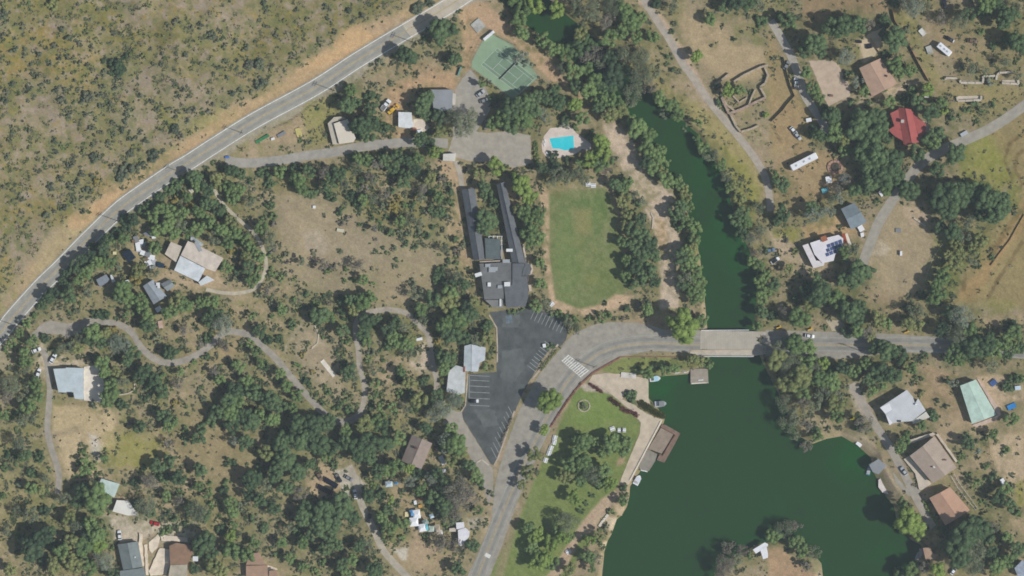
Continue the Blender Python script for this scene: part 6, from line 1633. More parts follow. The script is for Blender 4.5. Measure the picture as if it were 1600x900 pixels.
def camper(name, label, u, v, deg, L, W, H):
    r = empty(name, P(u, v, .05), math.radians(deg)); tag(r, label, 'trailer')
    loft([(-L / 2, W * .46, W * .40, .7, H - .3), (-L / 2 + .3, W * .5, W * .46, .6, H), (L / 2 - .5, W * .5, W * .46, .6, H), (L / 2, W * .44, W * .38, .75, H - .5)]).build('body', PAINTS['white'], r)
    for x in (-L * .3, 0, L * .22): MB().box((x, 0, H + .12), (.9, .8, .25)).build('roof_vent', PAINTS['silver'], r)
    for x in (-L * .18, L * .18):
        for y in (-1, 1): link_mesh('wheel', _wh, None, r, (x, y * W * .42, .33))
    for y in (-1, 1):
        MB().box((0, y * W * .495, H * .62), (L * .3, .04, .7)).build('window', GLASS, r)
    MB().box((L * .2, -W * .5, H * .5), (.8, .05, 1.7)).build('door', PAINTS['silver'], r)
camper('long_trailer', 'long white trailer parked on the dirt bank by the lane bend', 1255.5, 253, 27, 13.6, 3.2, 3.2)
camper('camper_van', 'white camper parked on the green east yard', 1474.5, 77.5, -40, 7.6, 3.0, 2.9)
ld = empty('wheel_loader', P(613, 172, .05), math.radians(40)); tag(ld, 'yellow loader standing by the white truck in the workshop yard', 'loader')
YM = mat('loader_yellow', (206, 168, 74), .6, .1)
loft([(-2.4, .8, .7, .7, 1.5), (-.6, .9, .8, .6, 1.7), (1.2, .7, .6, .6, 1.3)]).build('body', YM, ld)
MB().box((-.2, 0, 2.1), (1.3, 1.3, 1.2), 0, .85).build('cab', GLASS, ld); MB().box((-.2, 0, 2.75), (1.4, 1.4, .1)).build('cab_roof', YM, ld)
for y in (-.6, .6): MB().box((2.0, y, .9), (2.0, .18, .25)).build('arm', YM, ld)
MB().box((3.1, 0, .5), (.8, 2.3, .8), 0, .8).build('bucket', YM, ld)
for x in (-1.6, 1.0):
    for y in (-1, 1): o = link_mesh('wheel', _wh, None, ld, (x, y, .55)); o.scale = (1.7, 2.0, 1.7)
def loader2(u, v, lab, c):
    r = empty('roadside_marker', P(u, v, 0)); tag(r, lab, 'marker')
    MB().box((0, 0, .6), (2.0, .5, 1.2), .3).build('body', c, r); MB().box((.9, .6, .4), (.5, 1.1, .8), .3).build('base', c, r)
loader2(1416, 519, 'yellow barrier at the roadside under the eastern trees', YM); loader2(1331, 655, 'bright yellow box by the lakeside lane', mat('box_yellow', (196, 180, 62), .7, .1))
loader2(1216, 512, 'small yellow post cover at the east end of the bridge', YM); loader2(1265, 515, 'small yellow marker on the north verge of the east road', YM)

def boat(u, v, deg, L, W, label, hull, cover=None, name='moored_boat', cat='boat'):
    r = empty(name, XY(u, v, WATER_Z), math.radians(deg)); tag(r, label, cat)
    mb = MB()
    loft([(-L / 2, W * .44, W * .48, -.15, .75), (0, W * .46, W * .5, -.2, .75), (L * .3, W * .36, W * .42, -.15, .8), (L / 2, W * .06, W * .12, .2, .95)]).build('hull', hull, r)
    MB().box((-.06 * L, 0, .77), (L * .62, W * .72, .06)).build('deck', mat('boat_deck', (176, 172, 166), .8, .1), r)
    for x in (-.28, -.05): MB().box((L * x, 0, .95), (.4, W * .7, .3)).build('bench', PAINTS['silver'], r)
    MB().box((-L / 2 - .15, 0, .7), (.35, .4, .8)).build('outboard', PAINTS['dark'], r)
    if cover:
        MB().box((.08 * L, 0, 1.9), (L * .45, W * .9, .1)).build('canopy', cover, r)
        for x in (-.1, .26):
            for y in (-.4, .4): MB().box((L * x, W * y, 1.3), (.06, .06, 1.2)).build('post', PAINTS['silver'], r)
boat(1023.5, 591.5, 5, 5.0, 2.7, 'white pontoon boat with a pale blue canopy by the plaza bushes', PAINTS['white'], mat('canopy_blue', (160, 194, 208), .7, .05))
boat(1032, 631, 5, 5.4, 2.9, 'grey boat with a white stern moored beside the green strip', PAINTS['silver'], PAINTS['grey'])
boat(996, 750, 62, 4.8, 2.8, 'white and blue boat tied at the lower end of the promenade', PAINTS['white'], mat('canopy_white', (196, 200, 206), .7, .05))
boat(1059, 580, 3, 3.6, 1.9, 'white rowing boat against the shore west of the float dock', PAINTS['white'], None, 'rowing_boat'); boat(1070.5, 579.5, 3, 3.4, 1.9, 'white rowing boat touching the square float dock', PAINTS['white'], None, 'rowing_boat')
boat(1357, 735, 80, 4.4, 1.9, 'small teal covered boat at the end of the boathouse', mat('boat_teal', (92, 140, 150), .6, .1)); boat(1434, 869, 70, 4.6, 2.0, 'grey boat beside the hut landing stage', PAINTS['silver'])
boat(1069, 576, 3, 2.4, 1.2, 'small dinghy pulled up behind the rowing boats', PAINTS['grey'], None, 'rowing_boat')
MB()
isl = empty('picnic_shelter', P(1188, 859, 0)); tag(isl, 'white T-shaped shelter roof on the north tip of the island', 'shelter')
for s_ in ('P:-95 735,-20 690,0 700,0 712,-75 760', 'P:-50 735,-10 712,0 760,0 785,-30 795'):
    pp = [local(isl, u, v, isl.location.z + 2.6).to_2d() for u, v in Q(s_)]
    MB().prism(pp, 2.5 + .1 * ('-50' in s_), 2.7 + .1 * ('-50' in s_)).build('roof', PAINTS['white'], isl)
for x, y in ((-3, 2), (2, 3.5), (0, -3), (3, 0)): MB().box((x, y, 1.2), (.2, .2, 2.6)).build('post', PAINTS['silver'], isl)

# ------------------------------------------------------------------ street furniture, yard things
def pole(u, v, h, deg, label):
    r = empty('utility_pole', P(u, v, 0), math.radians(deg)); tag(r, label, 'utility pole', 'poles along the highway')
    MB().tube([(0, 0, -.3), (0, 0, h)], [.17, .11], 9).build('pole', BARK, r)
    for z in (h - .5, h - 1.5):
        arm = MB().box((0, .1, z), (2.6, .14, .16)).build('crossarm', BARK, r)
        for x in (-1.15, -.5, .5, 1.15): MB().box((x, .1, z + .17), (.1, .1, .2)).build('insulator', GLASS, arm)
pole(523, 142, 11, 60, 'utility pole south of the highway beside the cream workshop'); pole(291, 272, 11, 45, 'utility pole at the driveway mouth on the highway'); pole(186, 346, 11, 40, 'utility pole in the dark trees by the highway bend')
pole(30, 511, 11, 40, 'utility pole at the west turnout'); pole(645, 66, 11, 60, 'utility pole near the pale upper highway section'); pole(379, 208, 10, 60, 'utility pole on the verge below the dry hillside'); pole(928, 573, 9, 30, 'utility pole at the end of the ladder crossing'); pole(1344, 548, 9, 0, 'utility pole on the south verge of the east road')
def bench(u, v, deg, label):
    r = empty('picnic_table', P(u, v, 0), math.radians(deg)); tag(r, label, 'picnic table', 'white picnic tables on the park lawn')
    MB().box((0, 0, .74), (2.4, .95, .06)).build('table_top', PAINTS['white'], r)
    for y in (-.85, .85): MB().box((0, y, .44), (2.4, .34, .05)).build('bench', PAINTS['white'], r)
    for x in (-.85, .85): MB().box((x, 0, .37), (.12, 1.7, .7), 0, .6).build('leg', PAINTS['white'], r)
for u, v, d, lab in ((867, 684, 75, 'white picnic table at the top of the row by the lake road'), (866, 691, 75, 'second white picnic table of the row by the lake road'), (861, 700, 70, 'third white picnic table of the row by the lake road'), (858, 708, 70, 'fourth white picnic table of the row by the lake road'),
                     (852.5, 719, 70, 'white picnic table at the lower end of the row by the lake road'), (957, 670, 20, 'white picnic table north of the grove, west of a pair'), (969, 672, 0, 'white picnic table in the open lawn near the promenade'), (974, 672, 0, 'white picnic table closest to the promenade bend'),
                     (980, 701, 10, 'white picnic table on bare soil by the promenade'), (951, 737, 0, 'white picnic table under the grove trees'), (888, 862, 30, 'white picnic table on the lower park path'), (862, 475, 40, 'white picnic table at the lower corner of the sports field'), (927, 290, 0, 'white picnic table at the head of the sports field'),
                     (919, 288, 5, 'second picnic table at the head of the sports field')):
    bench(u, v, d, lab)
def crate(name, cat, label, u, v, d, deg, m, lid=None, group=None):
    r = empty(name, P(u, v, 0), math.radians(deg)); tag(r, label, cat, group)
    MB().box((0, 0, d[2] / 2), d).build('body', m, r)
    MB().box((0, 0, d[2] + .04), (d[0] + .12, d[1] + .12, .09)).build('lid', lid or m, r)
    for x in (-.5, .5): MB().box((x * d[0] * .96, 0, d[2] * .55), (.06, d[1] * .5, .1)).build('handle', STEEL, r)
WB, BT, TQ, PKB = PAINTS['white'], mat('blue_tarp', (96, 142, 184), .6, .15), mat('turquoise_tarp', (110, 176, 184), .6, .15), mat('rust_box', (156, 112, 96), .8, .12)
JK = [(213, 374, 2, 3, 'grey'), (220, 378, 3, 2, 'white'), (224, 382, 2.5, 2, 'grey'), (216, 385, 2, 4, 'white'), (228, 388, 2, 2.6, 'brown'), (223, 395, 2, 2, 'white'), (231, 397, 2.5, 2.5, 'grey'), (237, 402, 2.2, 3, 'white'), (240, 409, 3, 2, 'silver'), (232, 411, 3, 2.4, 'white'), (228, 405, 2, 1.6, 'brown'),
      (242, 415, 1.6, 1.6, 'grey'), (209, 377, 1.4, 1.4, 'brown'), (234, 390, 1.6, 1.6, 'white'), (217, 391, 1.5, 2.2, 'silver'), (237, 418, 1.8, 1.2, 'white')]
pos_w = ['at the north end', 'near the north end', 'below the grey shed', 'beside the dark roofed shed', 'in the upper middle', 'in the exact middle', 'east of the middle', 'in the lower middle', 'at the southeast corner', 'at the south corner', 'west of the lower middle',
         'at the very south tip', 'at the northwest tip', 'under the small bush', 'along the west edge', 'at the southern rim']
for (u, v, a, b, c), w in zip(JK, pos_w):
    crate('storage_box', 'box', '%s covered box %s of the cluttered junk yard' % (c, w), u, v, (a, b, .9), prand.uniform(0, 90), PAINTS[c], None, 'boxes in the western junk yard')
crate('water_tank', 'tank', 'white tank at the corner of the small grey shed', 240.5, 370, (1.7, 1.7, 1.4), 10, WB)
crate('water_tank', 'tank', 'white tank at the south end of the blue grey cottage', 248, 483, (2.6, 2.2, 1.0), 30, WB)
crate('garden_box', 'box', 'cream garden parasol base in the clearing by the highway hedge', 179.5, 395.5, (1.5, 1.3, 1.0), 0, mat('cream_box', (206, 196, 156), .8, .05))
crate('garden_box', 'box', 'pale board standing among bushes near the highway', 299, 298, (1.6, 2.0, .6), 40, mat('pale_board', (190, 186, 164), .8, .06)); crate('garden_box', 'box', 'white cabinet among yellow bushes southwest of the farmhouse', 200, 442, (1.4, 2.6, 1.3), 20, WB)
def tent(u, v, a, b, deg, m, label, h=2.2):
    r = empty('canopy_tent', P(u, v, 0), math.radians(deg)); tag(r, label, 'canopy', 'canopies in the southern junk yard')
    MB().add([(-a / 2, -b / 2, h), (a / 2, -b / 2, h), (a / 2, b / 2, h), (-a / 2, b / 2, h), (-a / 5, 0, h + .6), (a / 5, 0, h + .6)], [(0, 1, 5, 4), (2, 3, 4, 5), (1, 2, 5), (3, 0, 4), (3, 2, 1, 0)]).build('cover', m, r)
    for x in (-.47, .47):
        for y in (-.47, .47): MB().box((x * a, y * b, h / 2), (.08, .08, h)).build('pole', STEEL, r)
tent(651, 803, 3.6, 4.2, 10, WB, 'largest white canopy at the north of the southern junk yard'); tent(643.5, 801, 1.6, 3.0, 20, BT, 'blue canopy at the northwest of the southern junk yard'); tent(647, 815, 4.0, 4.2, 5, WB, 'square white canopy at the west of the southern junk yard')
tent(660, 824, 3.4, 3.6, 10, WB, 'white canopy touching the turquoise sheet'); tent(666.5, 823, 1.4, 3.6, 8, TQ, 'turquoise strip canopy in the southern junk yard'); tent(674.5, 806, 2.0, 2.0, 20, mat('pale_blue_tarp', (176, 194, 204), .7, .1), 'pale blue canopy at the east of the southern junk yard')
tent(665, 815, 2.4, 2.6, 40, mat('grey_green_tarp', (140, 156, 150), .8, .1), 'grey green canopy in the middle of the southern junk yard'); tent(684, 827, 2.6, 4.6, 15, mat('tan_tarp', (164, 156, 140), .8, .12), 'tan canopy at the southeast of the southern junk yard'); tent(690, 831, .9, 2.2, 10, WB, 'narrow white sheet beside the tan canopy', 1.4)
tent(674, 826, 2.8, 2.8, 0, mat('mint_tarp', (168, 180, 170), .8, .1), 'mint grey canopy between the turquoise strip and the tan one'); tent(608, 756, 3.4, 2.6, 5, mat('ice_tarp', (172, 188, 196), .7, .1), 'pale blue canopy north of the southern yard path'); tent(619, 754.5, 2.0, 1.2, 0, BT, 'bright blue sheet beside the pale blue canopy')
crate('storage_box', 'box', 'rust coloured box in the shade of the grey tree', 656, 779.5, (2.6, 1.4, .8), 5, PKB); crate('storage_box', 'box', 'orange box north of the white canopies', 657, 791, (1.8, 1.4, .8), 15, mat('orange_box', (186, 150, 92), .8, .1)); crate('storage_box', 'box', 'white box at the edge of the tree shade', 649, 785, (1.2, 1.8, .9), 10, WB)
crate('storage_box', 'box', 'pale box on the west side of the canopies', 635.5, 803.5, (1.6, 2.2, .7), 0, mat('cream_box', (206, 196, 156))); crate('storage_box', 'box', 'white rubble box by the brown grey house steps', 691, 719, (2.2, 4.2, .5), 30, mat('rubble_white', (188, 188, 182), .9, .15)); crate('storage_box', 'box', 'dark box by the east wall of the brown grey house', 683, 701, (3.0, 3.0, 1.0), 10, mat('dark_vent', (80, 76, 72)))
crate('storage_box', 'box', 'white box east of the brown grey house under trees', 694, 735.5, (1.4, 1.4, .9), 10, WB); crate('storage_box', 'box', 'small white box under the dark southern trees', 675, 780, (1.2, 1.3, .8), 10, WB)
crate('storage_box', 'box', 'grey generator on the dirt clearing of the west hillside', 532, 360, (3.2, 1.4, .9), -10, mat('pale_board', (190, 186, 164))); crate('storage_box', 'box', 'white cabinet beside the lane bend gate', 1376, 303, (1.0, 2.6, .8), 35, WB)
crate('storage_box', 'box', 'white pillar on the tan field by the hill lane', 1407.5, 396, (.9, 2.0, 1.2), 0, WB); crate('storage_box', 'box', 'grey utility lid in the tan field', 1403.5, 360, (2.4, 1.8, .3), 0, PAINTS['grey']); crate('storage_box', 'box', 'white box stack by the grey lane house', 1345, 357, (2.4, 2.6, 1.1), 30, WB)
crate('storage_box', 'box', 'white bin just below the grey lane house', 1347, 367, (1.4, 1.8, 1.1), 10, WB); crate('storage_box', 'box', 'white water tank in the dry yard under the oaks', 1294.5, 281, (2.6, 3.0, 1.6), 10, WB); crate('storage_box', 'box', 'turquoise covered pile in the dry yard', 1289, 297.5, (3.0, 2.2, .9), 20, TQ); crate('storage_box', 'box', 'dark teal covered pond tub beside the brick ring', 1317.5, 278, (4.4, 2.6, .6), 20, mat('dark_teal', (58, 96, 110), .4, .1))
crate('storage_box', 'box', 'white tank near the dark row of trees in the dry field', 1263.5, 187.5, (2.4, 1.6, 1.0), 10, WB); crate('storage_box', 'box', 'dark square table in the upper pale yard', 1357.5, 72.5, (2.4, 2.0, .8), 10, PAINTS['dark']); crate('storage_box', 'box', 'small dark box west of the dark square table', 1342.5, 65.5, (2.2, 1.2, .8), 0, PAINTS['dark'])
crate('storage_box', 'box', 'brown crate on the pink courtyard', 1298.5, 149.5, (1.6, .9, .7), 0, PAINTS['brown']); crate('storage_box', 'box', 'white tarp heap north of the white camper', 1441, 50.5, (2.2, 3.4, .5), 40, mat('rubble_white', (188, 188, 182))); crate('storage_box', 'box', 'pale heap west of the white camper', 1452, 78, (2.6, 3.6, .6), 20, mat('grey_heap', (164, 166, 160), .9, .15))
crate('storage_box', 'box', 'white shed roof by the yellow green bushes', 1447.5, 148, (2.2, 2.8, 1.8), 0, mat('rubble_white', (188, 188, 182))); crate('storage_box', 'box', 'blue and white boat cover by the road at the yellow slope', 1506, 209, (3.4, 1.6, .9), 30, PAINTS['silver'])
crate('paddling_pool', 'pool', 'bright blue paddling pool east of the mint green house', 1580.5, 635, (4.0, 2.2, .4), 25, mat('paddling_blue', (66, 130, 186), .4, .12)); crate('storage_box', 'box', 'white and blue box in shade east of the mint green house', 1590, 606, (2.6, 1.8, .9), 5, mat('pale_blue_tarp', (176, 194, 204))); crate('storage_box', 'box', 'blue tarp in shade north of the mint deck', 1552, 598, (3.0, 2.4, .6), 40, mat('shade_blue', (76, 100, 140), .7, .1))
crate('storage_box', 'box', 'white stack on the pale lower tan field', 1567, 753, (1.8, 3.2, 1.0), 30, WB); crate('storage_box', 'box', 'white boards among the hedges by the shore trees', 1342, 694, (2.6, 1.6, .5), -40, WB)
crate('storage_box', 'box', 'white stone slab on the plaza lawn edge', 982, 586.5, (7.0, 2.4, .35), -5, mat('slab_white', (192, 188, 180), .9, .1)); crate('storage_box', 'box', 'white kiosk box at the lot island', 850.5, 540, (1.4, 1.6, 1.0), 10, WB); crate('storage_box', 'box', 'grey slab at the northeast corner of the upper drive', 747, 40, (5.0, 5.0, .4), 40, mat('grey_heap', (164, 166, 160)))
crate('storage_box', 'box', 'white shutter panel beside the north gate of the tennis court', 764, 56, (6.2, 1.2, 1.6), 40, WB); crate('storage_box', 'box', 'yellow frame on the verge by the cream workshop', 467, 207, (2.6, 4.2, .5), 15, mat('yellow_frame', (186, 176, 120), .8, .1)); crate('storage_box', 'box', 'green tarp strip along the verge rail', 410, 217, (7.0, 1.2, .5), 30, mat('green_tarp', (70, 128, 92), .7, .1))
crate('storage_box', 'box', 'grey trailer bed on the verge west of the yellow frame', 440, 210, (4.0, 1.4, .6), 30, PAINTS['grey']); crate('storage_box', 'box', 'small white box on the verge', 426.5, 217, (1.6, 1.0, .6), 20, WB); crate('storage_box', 'box', 'small blue box at the driveway mouth', 355, 245.5, (1.8, .9, .7), 10, mat('small_blue', (82, 120, 180), .6, .1))
crate('storage_box', 'box', 'teal gate panel at the court drive', 718, 112, (.6, 4.2, 1.2), -20, mat('teal_gate', (112, 150, 140), .7, .1)); crate('storage_box', 'box', 'orange tank in the trees north of the cream workshop', 562.5, 163, (1.4, 1.4, 1.2), 0, mat('orange_box', (186, 150, 92)))
crate('storage_box', 'box', 'pinkish pallet stack beside the white cabin', 647, 202.5, (2.2, 1.4, .8), 0, PKB); crate('storage_box', 'box', 'white bags beside the patio of the white cabin', 655, 205, (2.6, 1.2, .7), 10, WB); crate('storage_box', 'box', 'white box on the dirt clearing north of the field track', 491, 323.5, (1.2, 1.2, .7), 0, WB)
crate('storage_box', 'box', 'white hut in shade beside the scrub loop lane', 655, 530, (3.0, 1.2, .9), 10, WB); crate('storage_box', 'box', 'pinkish box on the slope east of the blue grey cottage', 251, 507, (2.0, 3.4, .6), 10, mat('pink_box', (180, 156, 142), .8, .1))
fr = empty('fire_ring', P(1305, 261, 0)); tag(fr, 'octagonal reddish brick terrace ring with a dark middle', 'terrace')
for k in range(12):
    a = k * 6.283 / 12
    MB().box((math.cos(a) * 3.2, math.sin(a) * 2.7, .2), (1.5, 1.1, .45), a + 1.57).build('brick_block', mat('brick_ring', (168, 138, 124), .9, .15, 2), fr)
MB().tube([(0, 0, -.05), (0, 0, .12)], [2.2, 2.2], 12).build('pit', mat('pit_dark', (92, 88, 86), .9, .2), fr)

# red flower border along the plaza
def flower_border(name, pts, w, n, m, label, s_=.35):
    r = np.random.default_rng(len(pts) * 7 + n)
    vs, fs = [], []
    for k in range(n):
        t = r.random() * (len(pts) - 1)
        i = int(t)
        u, v = lerp(pts[i], pts[i + 1], t - i)
        p = P(u + r.normal() * w, v + r.normal() * w, .15 + .35 * r.random())
        a = r.normal(size=3); b = r.normal(size=3)
        a /= np.linalg.norm(a); b -= a * a.dot(b); b /= np.linalg.norm(b)
        q = s_ * (.6 + .8 * r.random())
        A_, B2 = Vector(a) * q, Vector(b) * q * .7
        o = len(vs)
        vs += [p - A_, p + B2, p + A_, p - B2]
        fs.append((o, o + 1, o + 2, o + 3))
    return tag(link_mesh(name, mesh(name, vs, fs, m)), label, kind='stuff')
REDL = leaf_mat('red_leaves', (.12, .05, .04), (.26, .11, .085))
flower_border('flower_bed', Q('Z:921 600,932 607,941 613'), 1.3, 260, REDL, 'reddish flower bed at the upper corner of the park lawn')
flower_border('flower_bed', Q('Z:952 622,960 628,967 633'), 1.6, 420, REDL, 'reddish flower bed in the middle of the plaza edge')
flower_border('flower_bed', Q('Z:970 637,978 642,988 644,996 650'), 1.6, 480, REDL, 'reddish flower bed at the promenade bend')
flower_border('flower_bed', Q('Z:862 664,884 630,908 598'), .8, 260, REDL, 'reddish planting along the brick wall by the lake road')
flower_border('grass_strip', Q('Z:1000 629,1012 637,1026 646,1038 650'), 2.4, 2600, leaf_mat('strip_leaves', (.10, .115, .022), (.165, .175, .045)), 'olive green grassy strip between plaza and water', .32)
flower_border('hedge_strip', Q('J:1120 290,1135 340,1140 390'), 1.6, 1000, leaf_mat('hedge_leaves', (.16, .16, .04), (.22, .21, .06)), 'yellow green hedge strip beside the pale bare yard', .35)
flower_border('hedge_strip', Q('Z:836 222,838 240,838 256'), 1.5, 1300, LEAF['m'], 'clipped green hedge between the upper lot and the pool', .32)
flower_border('hedge_strip', Q('Z:845 578,858 560,870 545'), 1.3, 500, LEAF['y'], 'low planting on the diagonal strip beside the parking lot', .32)
flower_border('hedge_strip', Q('Z:783 690,792 670,800 652'), 1.2, 450, LEAF['d'], 'dry planting on the lower strip beside the parking lot', .32)
# ------------------------------------------------------------------ low ground cover between the shrubs
def keep_out():
    m = np.zeros(GU.shape, bool)
    def mark(pts, grow):
        us, vs = [p[0] for p in pts], [p[1] for p in pts]
        i0, i1 = np.searchsorted(FU, (min(us) - 8, max(us) + 8)); j0, j1 = np.searchsorted(FV, (min(vs) - 8, max(vs) + 8))
        if i1 > i0 and j1 > j0:
            m[i0:i1, j0:j1] |= sd_poly(GU[i0:i1, j0:j1], GV[i0:i1, j0:j1], pts) < grow
    for pts in PAVED: mark(pts, 1.5)
    for pts, w in ROADS:
        us, vs = [p[0] for p in pts], [p[1] for p in pts]
        i0, i1 = np.searchsorted(FU, (min(us) - 20, max(us) + 20)); j0, j1 = np.searchsorted(FV, (min(vs) - 20, max(vs) + 20))
        if i1 > i0 and j1 > j0:
            d, _, _ = seg_dist(GU[i0:i1, j0:j1], GV[i0:i1, j0:j1], pts, False)
            m[i0:i1, j0:j1] |= d < w / 2 + 1.5
    mark(LAKE, 2)
    for s_ in ('Z:851 300,900 290,948 290,965 330,980 400,990 450,960 475,905 490,866 480,850 400', 'Z:903 604,952 615,986 645,1002 664,992 692,955 776,905 868,860 905,760 905,790 850,812 806,838 742,862 692,884 640', 'Z:845 200,925 200,925 250,845 250', 'Z:942 195,962 192,986 216,1004 248,1022 286,1048 292,1056 312,1048 345,1067 378,1060 410,1064 440,1061 482,1030 483,1032 440,1028 400,1022 360,1004 322,984 292,966 252,950 226', 'Z:751 10,775 18,802 44,847 80,887 125,920 138,918 170,888 144,848 115,800 64,764 38'):
        mark(Q(s_), 1)
    return m

def ground_cover():
    out = keep_out()
    lum = GC.mean(-1)
    w = np.clip((0.30 - lum) / 0.2, 0.05, 1) * (0.35 + smooth(n2, .4, .65)) * (0.3 + smooth(n3, .45, .6))
    w = w * (1 - 0.25 * smooth(DN, 25, 60)) * (1 - 0.85 * smooth(DN, 10, 14) * (1 - smooth(DN, 24, 40)))
    w[out] = 0
    vis = (GU > -15) & (GU < 1615) & (GV > -12) & (GV < 912)
    w[~vis] = 0
    w *= 1 - 0.8 * ((GU > 1480) & (GV > 190) & (GV < 500))
    for pts in CLEAR:
        w *= np.where(sd_poly(GU, GV, pts) < 4, 0.22, 1.0)
    w *= np.where(DN < 12, 0.75, 1.0)
    pr = (w / w.sum()).ravel()
    r = np.random.default_rng(77)
    near = np.zeros(GU.shape)
    for o, u, v, rr, look, kind in PLANT_LIST:
        q = rr / S
        i0, i1 = np.searchsorted(FU, (u - 3 * q - 8, u + 3 * q + 8)); j0, j1 = np.searchsorted(FV, (v - 3 * q - 8, v + 3 * q + 8))
        if i1 > i0 and j1 > j0:
            near[i0:i1, j0:j1] += np.exp(-((GU[i0:i1, j0:j1] - u) ** 2 + (GV[i0:i1, j0:j1] - v) ** 2) / (1.5 * q + 4) ** 2)
    near = np.clip(near, 0, 1.6) * (0.3 + smooth(n3, .4, .6)) + 1.3 * smooth(1 - ((GU - 620) / 120) ** 2 - ((GV - 295) / 75) ** 2, 0, .6) * smooth(n3, .4, .6)
    near *= np.where(DN > 12, .45, 1.0) * np.where(GU > 850, .4, 1.0)
    near[out | ~vis] = 0
    for pts in CLEAR:
        near *= np.where(sd_poly(GU, GV, pts) < 2, 0.15, 1.0)
    pr2 = (near / near.sum()).ravel()
    for name, n, sz, lm, lab in (('undergrowth', 3600, .5, UG[0], 'low dry brush scattered over the hillsides'), ('undergrowth', 4000, .5, UG[1], 'low olive brush scattered over the hillsides'), ('undergrowth', 4200, .62, UG[2], 'low dark green brush scattered over the hillsides'),
                                 ('scrub_growth', 5200, .85, UG[3], 'soft grey green scrub filling the gaps between trees and shrubs'), ('scrub_growth', 3000, .8, UG[4], 'soft mid green scrub filling the gaps between trees and shrubs')):
        k = r.choice(pr.size, n, p=pr2 if name == 'scrub_growth' else pr)
        u = GU.ravel()[k] + r.uniform(-1, 1, n); v = GV.ravel()[k] + r.uniform(-1, 1, n)
        z = HG(u, v)
        q = S * (1 - z / CH)
        c = np.stack([(u - 800) * q, (450 - v) * q, z], -1)
        m_ = 7
        c = np.repeat(c, m_, 0)
        rad = np.repeat(.25 + (1.15 if name == 'scrub_growth' else .75) * r.random(n) ** 2, m_)[:, None]
        d = r.normal(size=(n * m_, 3)); d /= np.linalg.norm(d, axis=1)[:, None]; d[:, 2] = np.abs(d[:, 2]) * .4
        pos = c + d * rad
        nn = r.normal(size=(n * m_, 3)); nn[:, 2] = np.abs(nn[:, 2]) + .5; nn /= np.linalg.norm(nn, axis=1)[:, None]
        t = np.cross(nn, r.normal(size=nn.shape)); t /= np.linalg.norm(t, axis=1)[:, None] + 1e-9
        b = np.cross(nn, t)
        s_ = sz * (.5 + .8 * r.random((n * m_, 1))) * (.4 + .7 * rad)
        vs = np.stack([pos - t * s_, pos + b * s_ * .7, pos + t * s_, pos - b * s_ * .7], 1).reshape(-1, 3)
        tag(link_mesh(name, mesh(name, vs.tolist(), np.arange(len(vs)).reshape(-1, 4).tolist(), lm)), lab, kind='stuff')
UG = (leaf_mat('brush_dry', (.22, .20, .145), (.31, .28, .20)), leaf_mat('brush_olive', (.16, .17, .09), (.25, .25, .13)), leaf_mat('brush_green', (.10, .13, .065), (.18, .215, .10)), leaf_mat('scrub_grey', (.105, .125, .072), (.185, .205, .115)), leaf_mat('scrub_green', (.085, .125, .052), (.160, .215, .084)))
ground_cover()

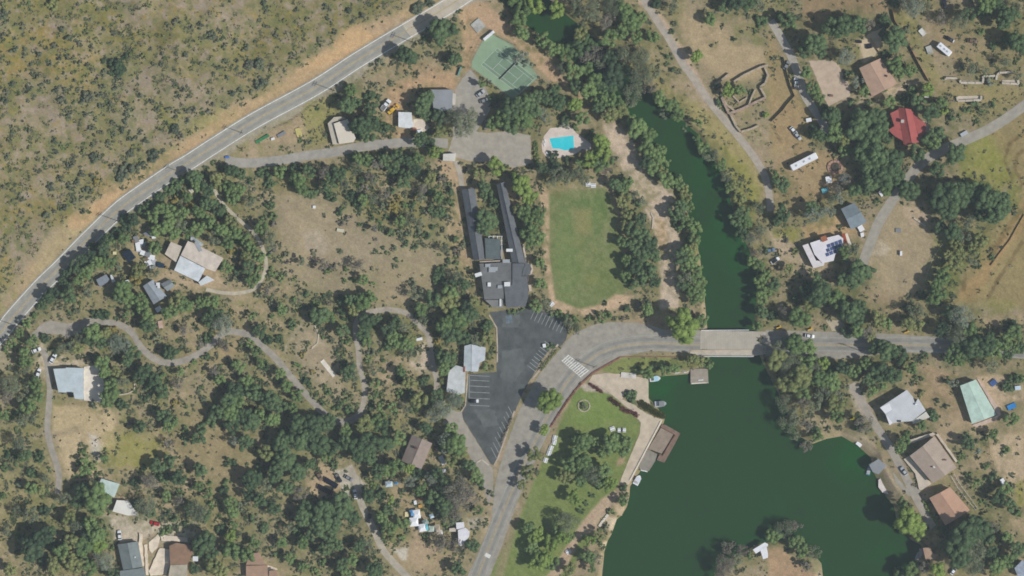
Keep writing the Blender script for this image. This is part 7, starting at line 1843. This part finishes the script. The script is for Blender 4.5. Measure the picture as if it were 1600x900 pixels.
# ------------------------------------------------------------------ a label of its own for every plant: look, and where it stands
LANDMARKS += [('the highway bend', 150, 360), ('the upper end of the highway', 640, 40), ('the triangular clearing', 480, 530), ('the crosswalk', 899, 572), ('the parking lot', 790, 620), ('the sports field', 905, 390), ('the promenade', 1000, 690),
              ('the driveway mouth', 345, 250), ('the west turnout', 90, 512), ('the southwest dirt yard', 230, 825), ('the solar yard path', 580, 810), ('the pale bank trail', 1040, 340), ('the upper river bend', 960, 130), ('the channel', 1110, 380),
              ('the long trailer', 1256, 253), ('the white camper', 1474, 77), ('the island', 1190, 880), ('the northwest scrub slope', 180, 100), ('the dry north slope', 360, 80), ('the yellow scrub patch', 90, 300), ('the far northwest corner', 30, 40),
              ('the scrub loop lane', 570, 560), ('the dirt hillside clearing', 500, 360), ('the tan field by the hill lane', 1410, 400), ('the dry east slope', 1560, 380), ('the eastern terraces', 1540, 120), ('the dry field', 1180, 70), ('the east road', 1370, 537),
              ('the park lawn', 850, 790), ('the tan eastern terrace', 1570, 720), ('the southern junk yard', 665, 815), ('the western junk yard', 225, 392), ('the excavated pale slope', 130, 680), ('the lower west scrub', 340, 760), ('the west edge lane', 85, 690), ('the south lane', 620, 880), ('the mint deck', 1570, 640), ('the central hillside thicket', 600, 270)]
DIRS = ('east of', 'southeast of', 'south of', 'southwest of', 'west of', 'northwest of', 'north of', 'northeast of')
ORD = ('first', 'second', 'third', 'fourth', 'fifth', 'sixth', 'seventh', 'eighth', 'ninth', 'tenth', 'eleventh', 'twelfth', 'thirteenth', 'fourteenth', 'fifteenth', 'sixteenth', 'seventeenth', 'eighteenth', 'nineteenth', 'twentieth')
def label_plants():
    groups = {}
    for o, u, v, r, look, kind in PLANT_LIST:
        n_, lu, lv = min(LANDMARKS, key=lambda l: (l[1] - u) ** 2 + (l[2] - v) ** 2)
        d = math.hypot(lu - u, lv - v)
        a = math.degrees(math.atan2(v - lv, u - lu)) % 360
        where = DIRS[int((a + 22.5) // 45) % 8]
        near = 'right beside' if d < 14 else where
        groups.setdefault((look, kind, near, n_), []).append((d, o, u, v, r))
    for (look, kind, where, n_), lst in groups.items():
        lst.sort(key=lambda t: t[0])
        for k, (d, o, u, v, r) in enumerate(lst):
            tag(o, '%s %s %s %s' % (look, kind, where, n_) if len(lst) == 1 else '%s %s %s %s, %s one out' % (look, kind, where, n_, ORD[min(k, 19)]), kind,
                '%ss around %s' % (kind, n_))
label_plants()

# ------------------------------------------------------------------ thin summer haze between the camera and the ground
def haze_box():
    m = bpy.data.materials.new('haze_air')
    m.use_nodes = True
    t = m.node_tree
    t.nodes.remove(t.nodes['Principled BSDF'])
    pv = t.nodes.new('ShaderNodeVolumePrincipled')
    pv.inputs['Color'].default_value = (0.80, 0.92, 1.0, 1)
    pv.inputs['Density'].default_value = HAZE_DENSITY
    pv.inputs['Anisotropy'].default_value = 0.0
    t.links.new(pv.outputs[0], t.nodes['Material Output'].inputs['Volume'])
    lo, hi = float(GZ.min()) - 30, CH + 20
    o = MB().box((0, 0, (lo + hi) / 2), (14000, 14000, hi - lo)).build('haze', m)
    tag(o, 'thin pale summer haze over the whole valley', kind='stuff')
haze_box()
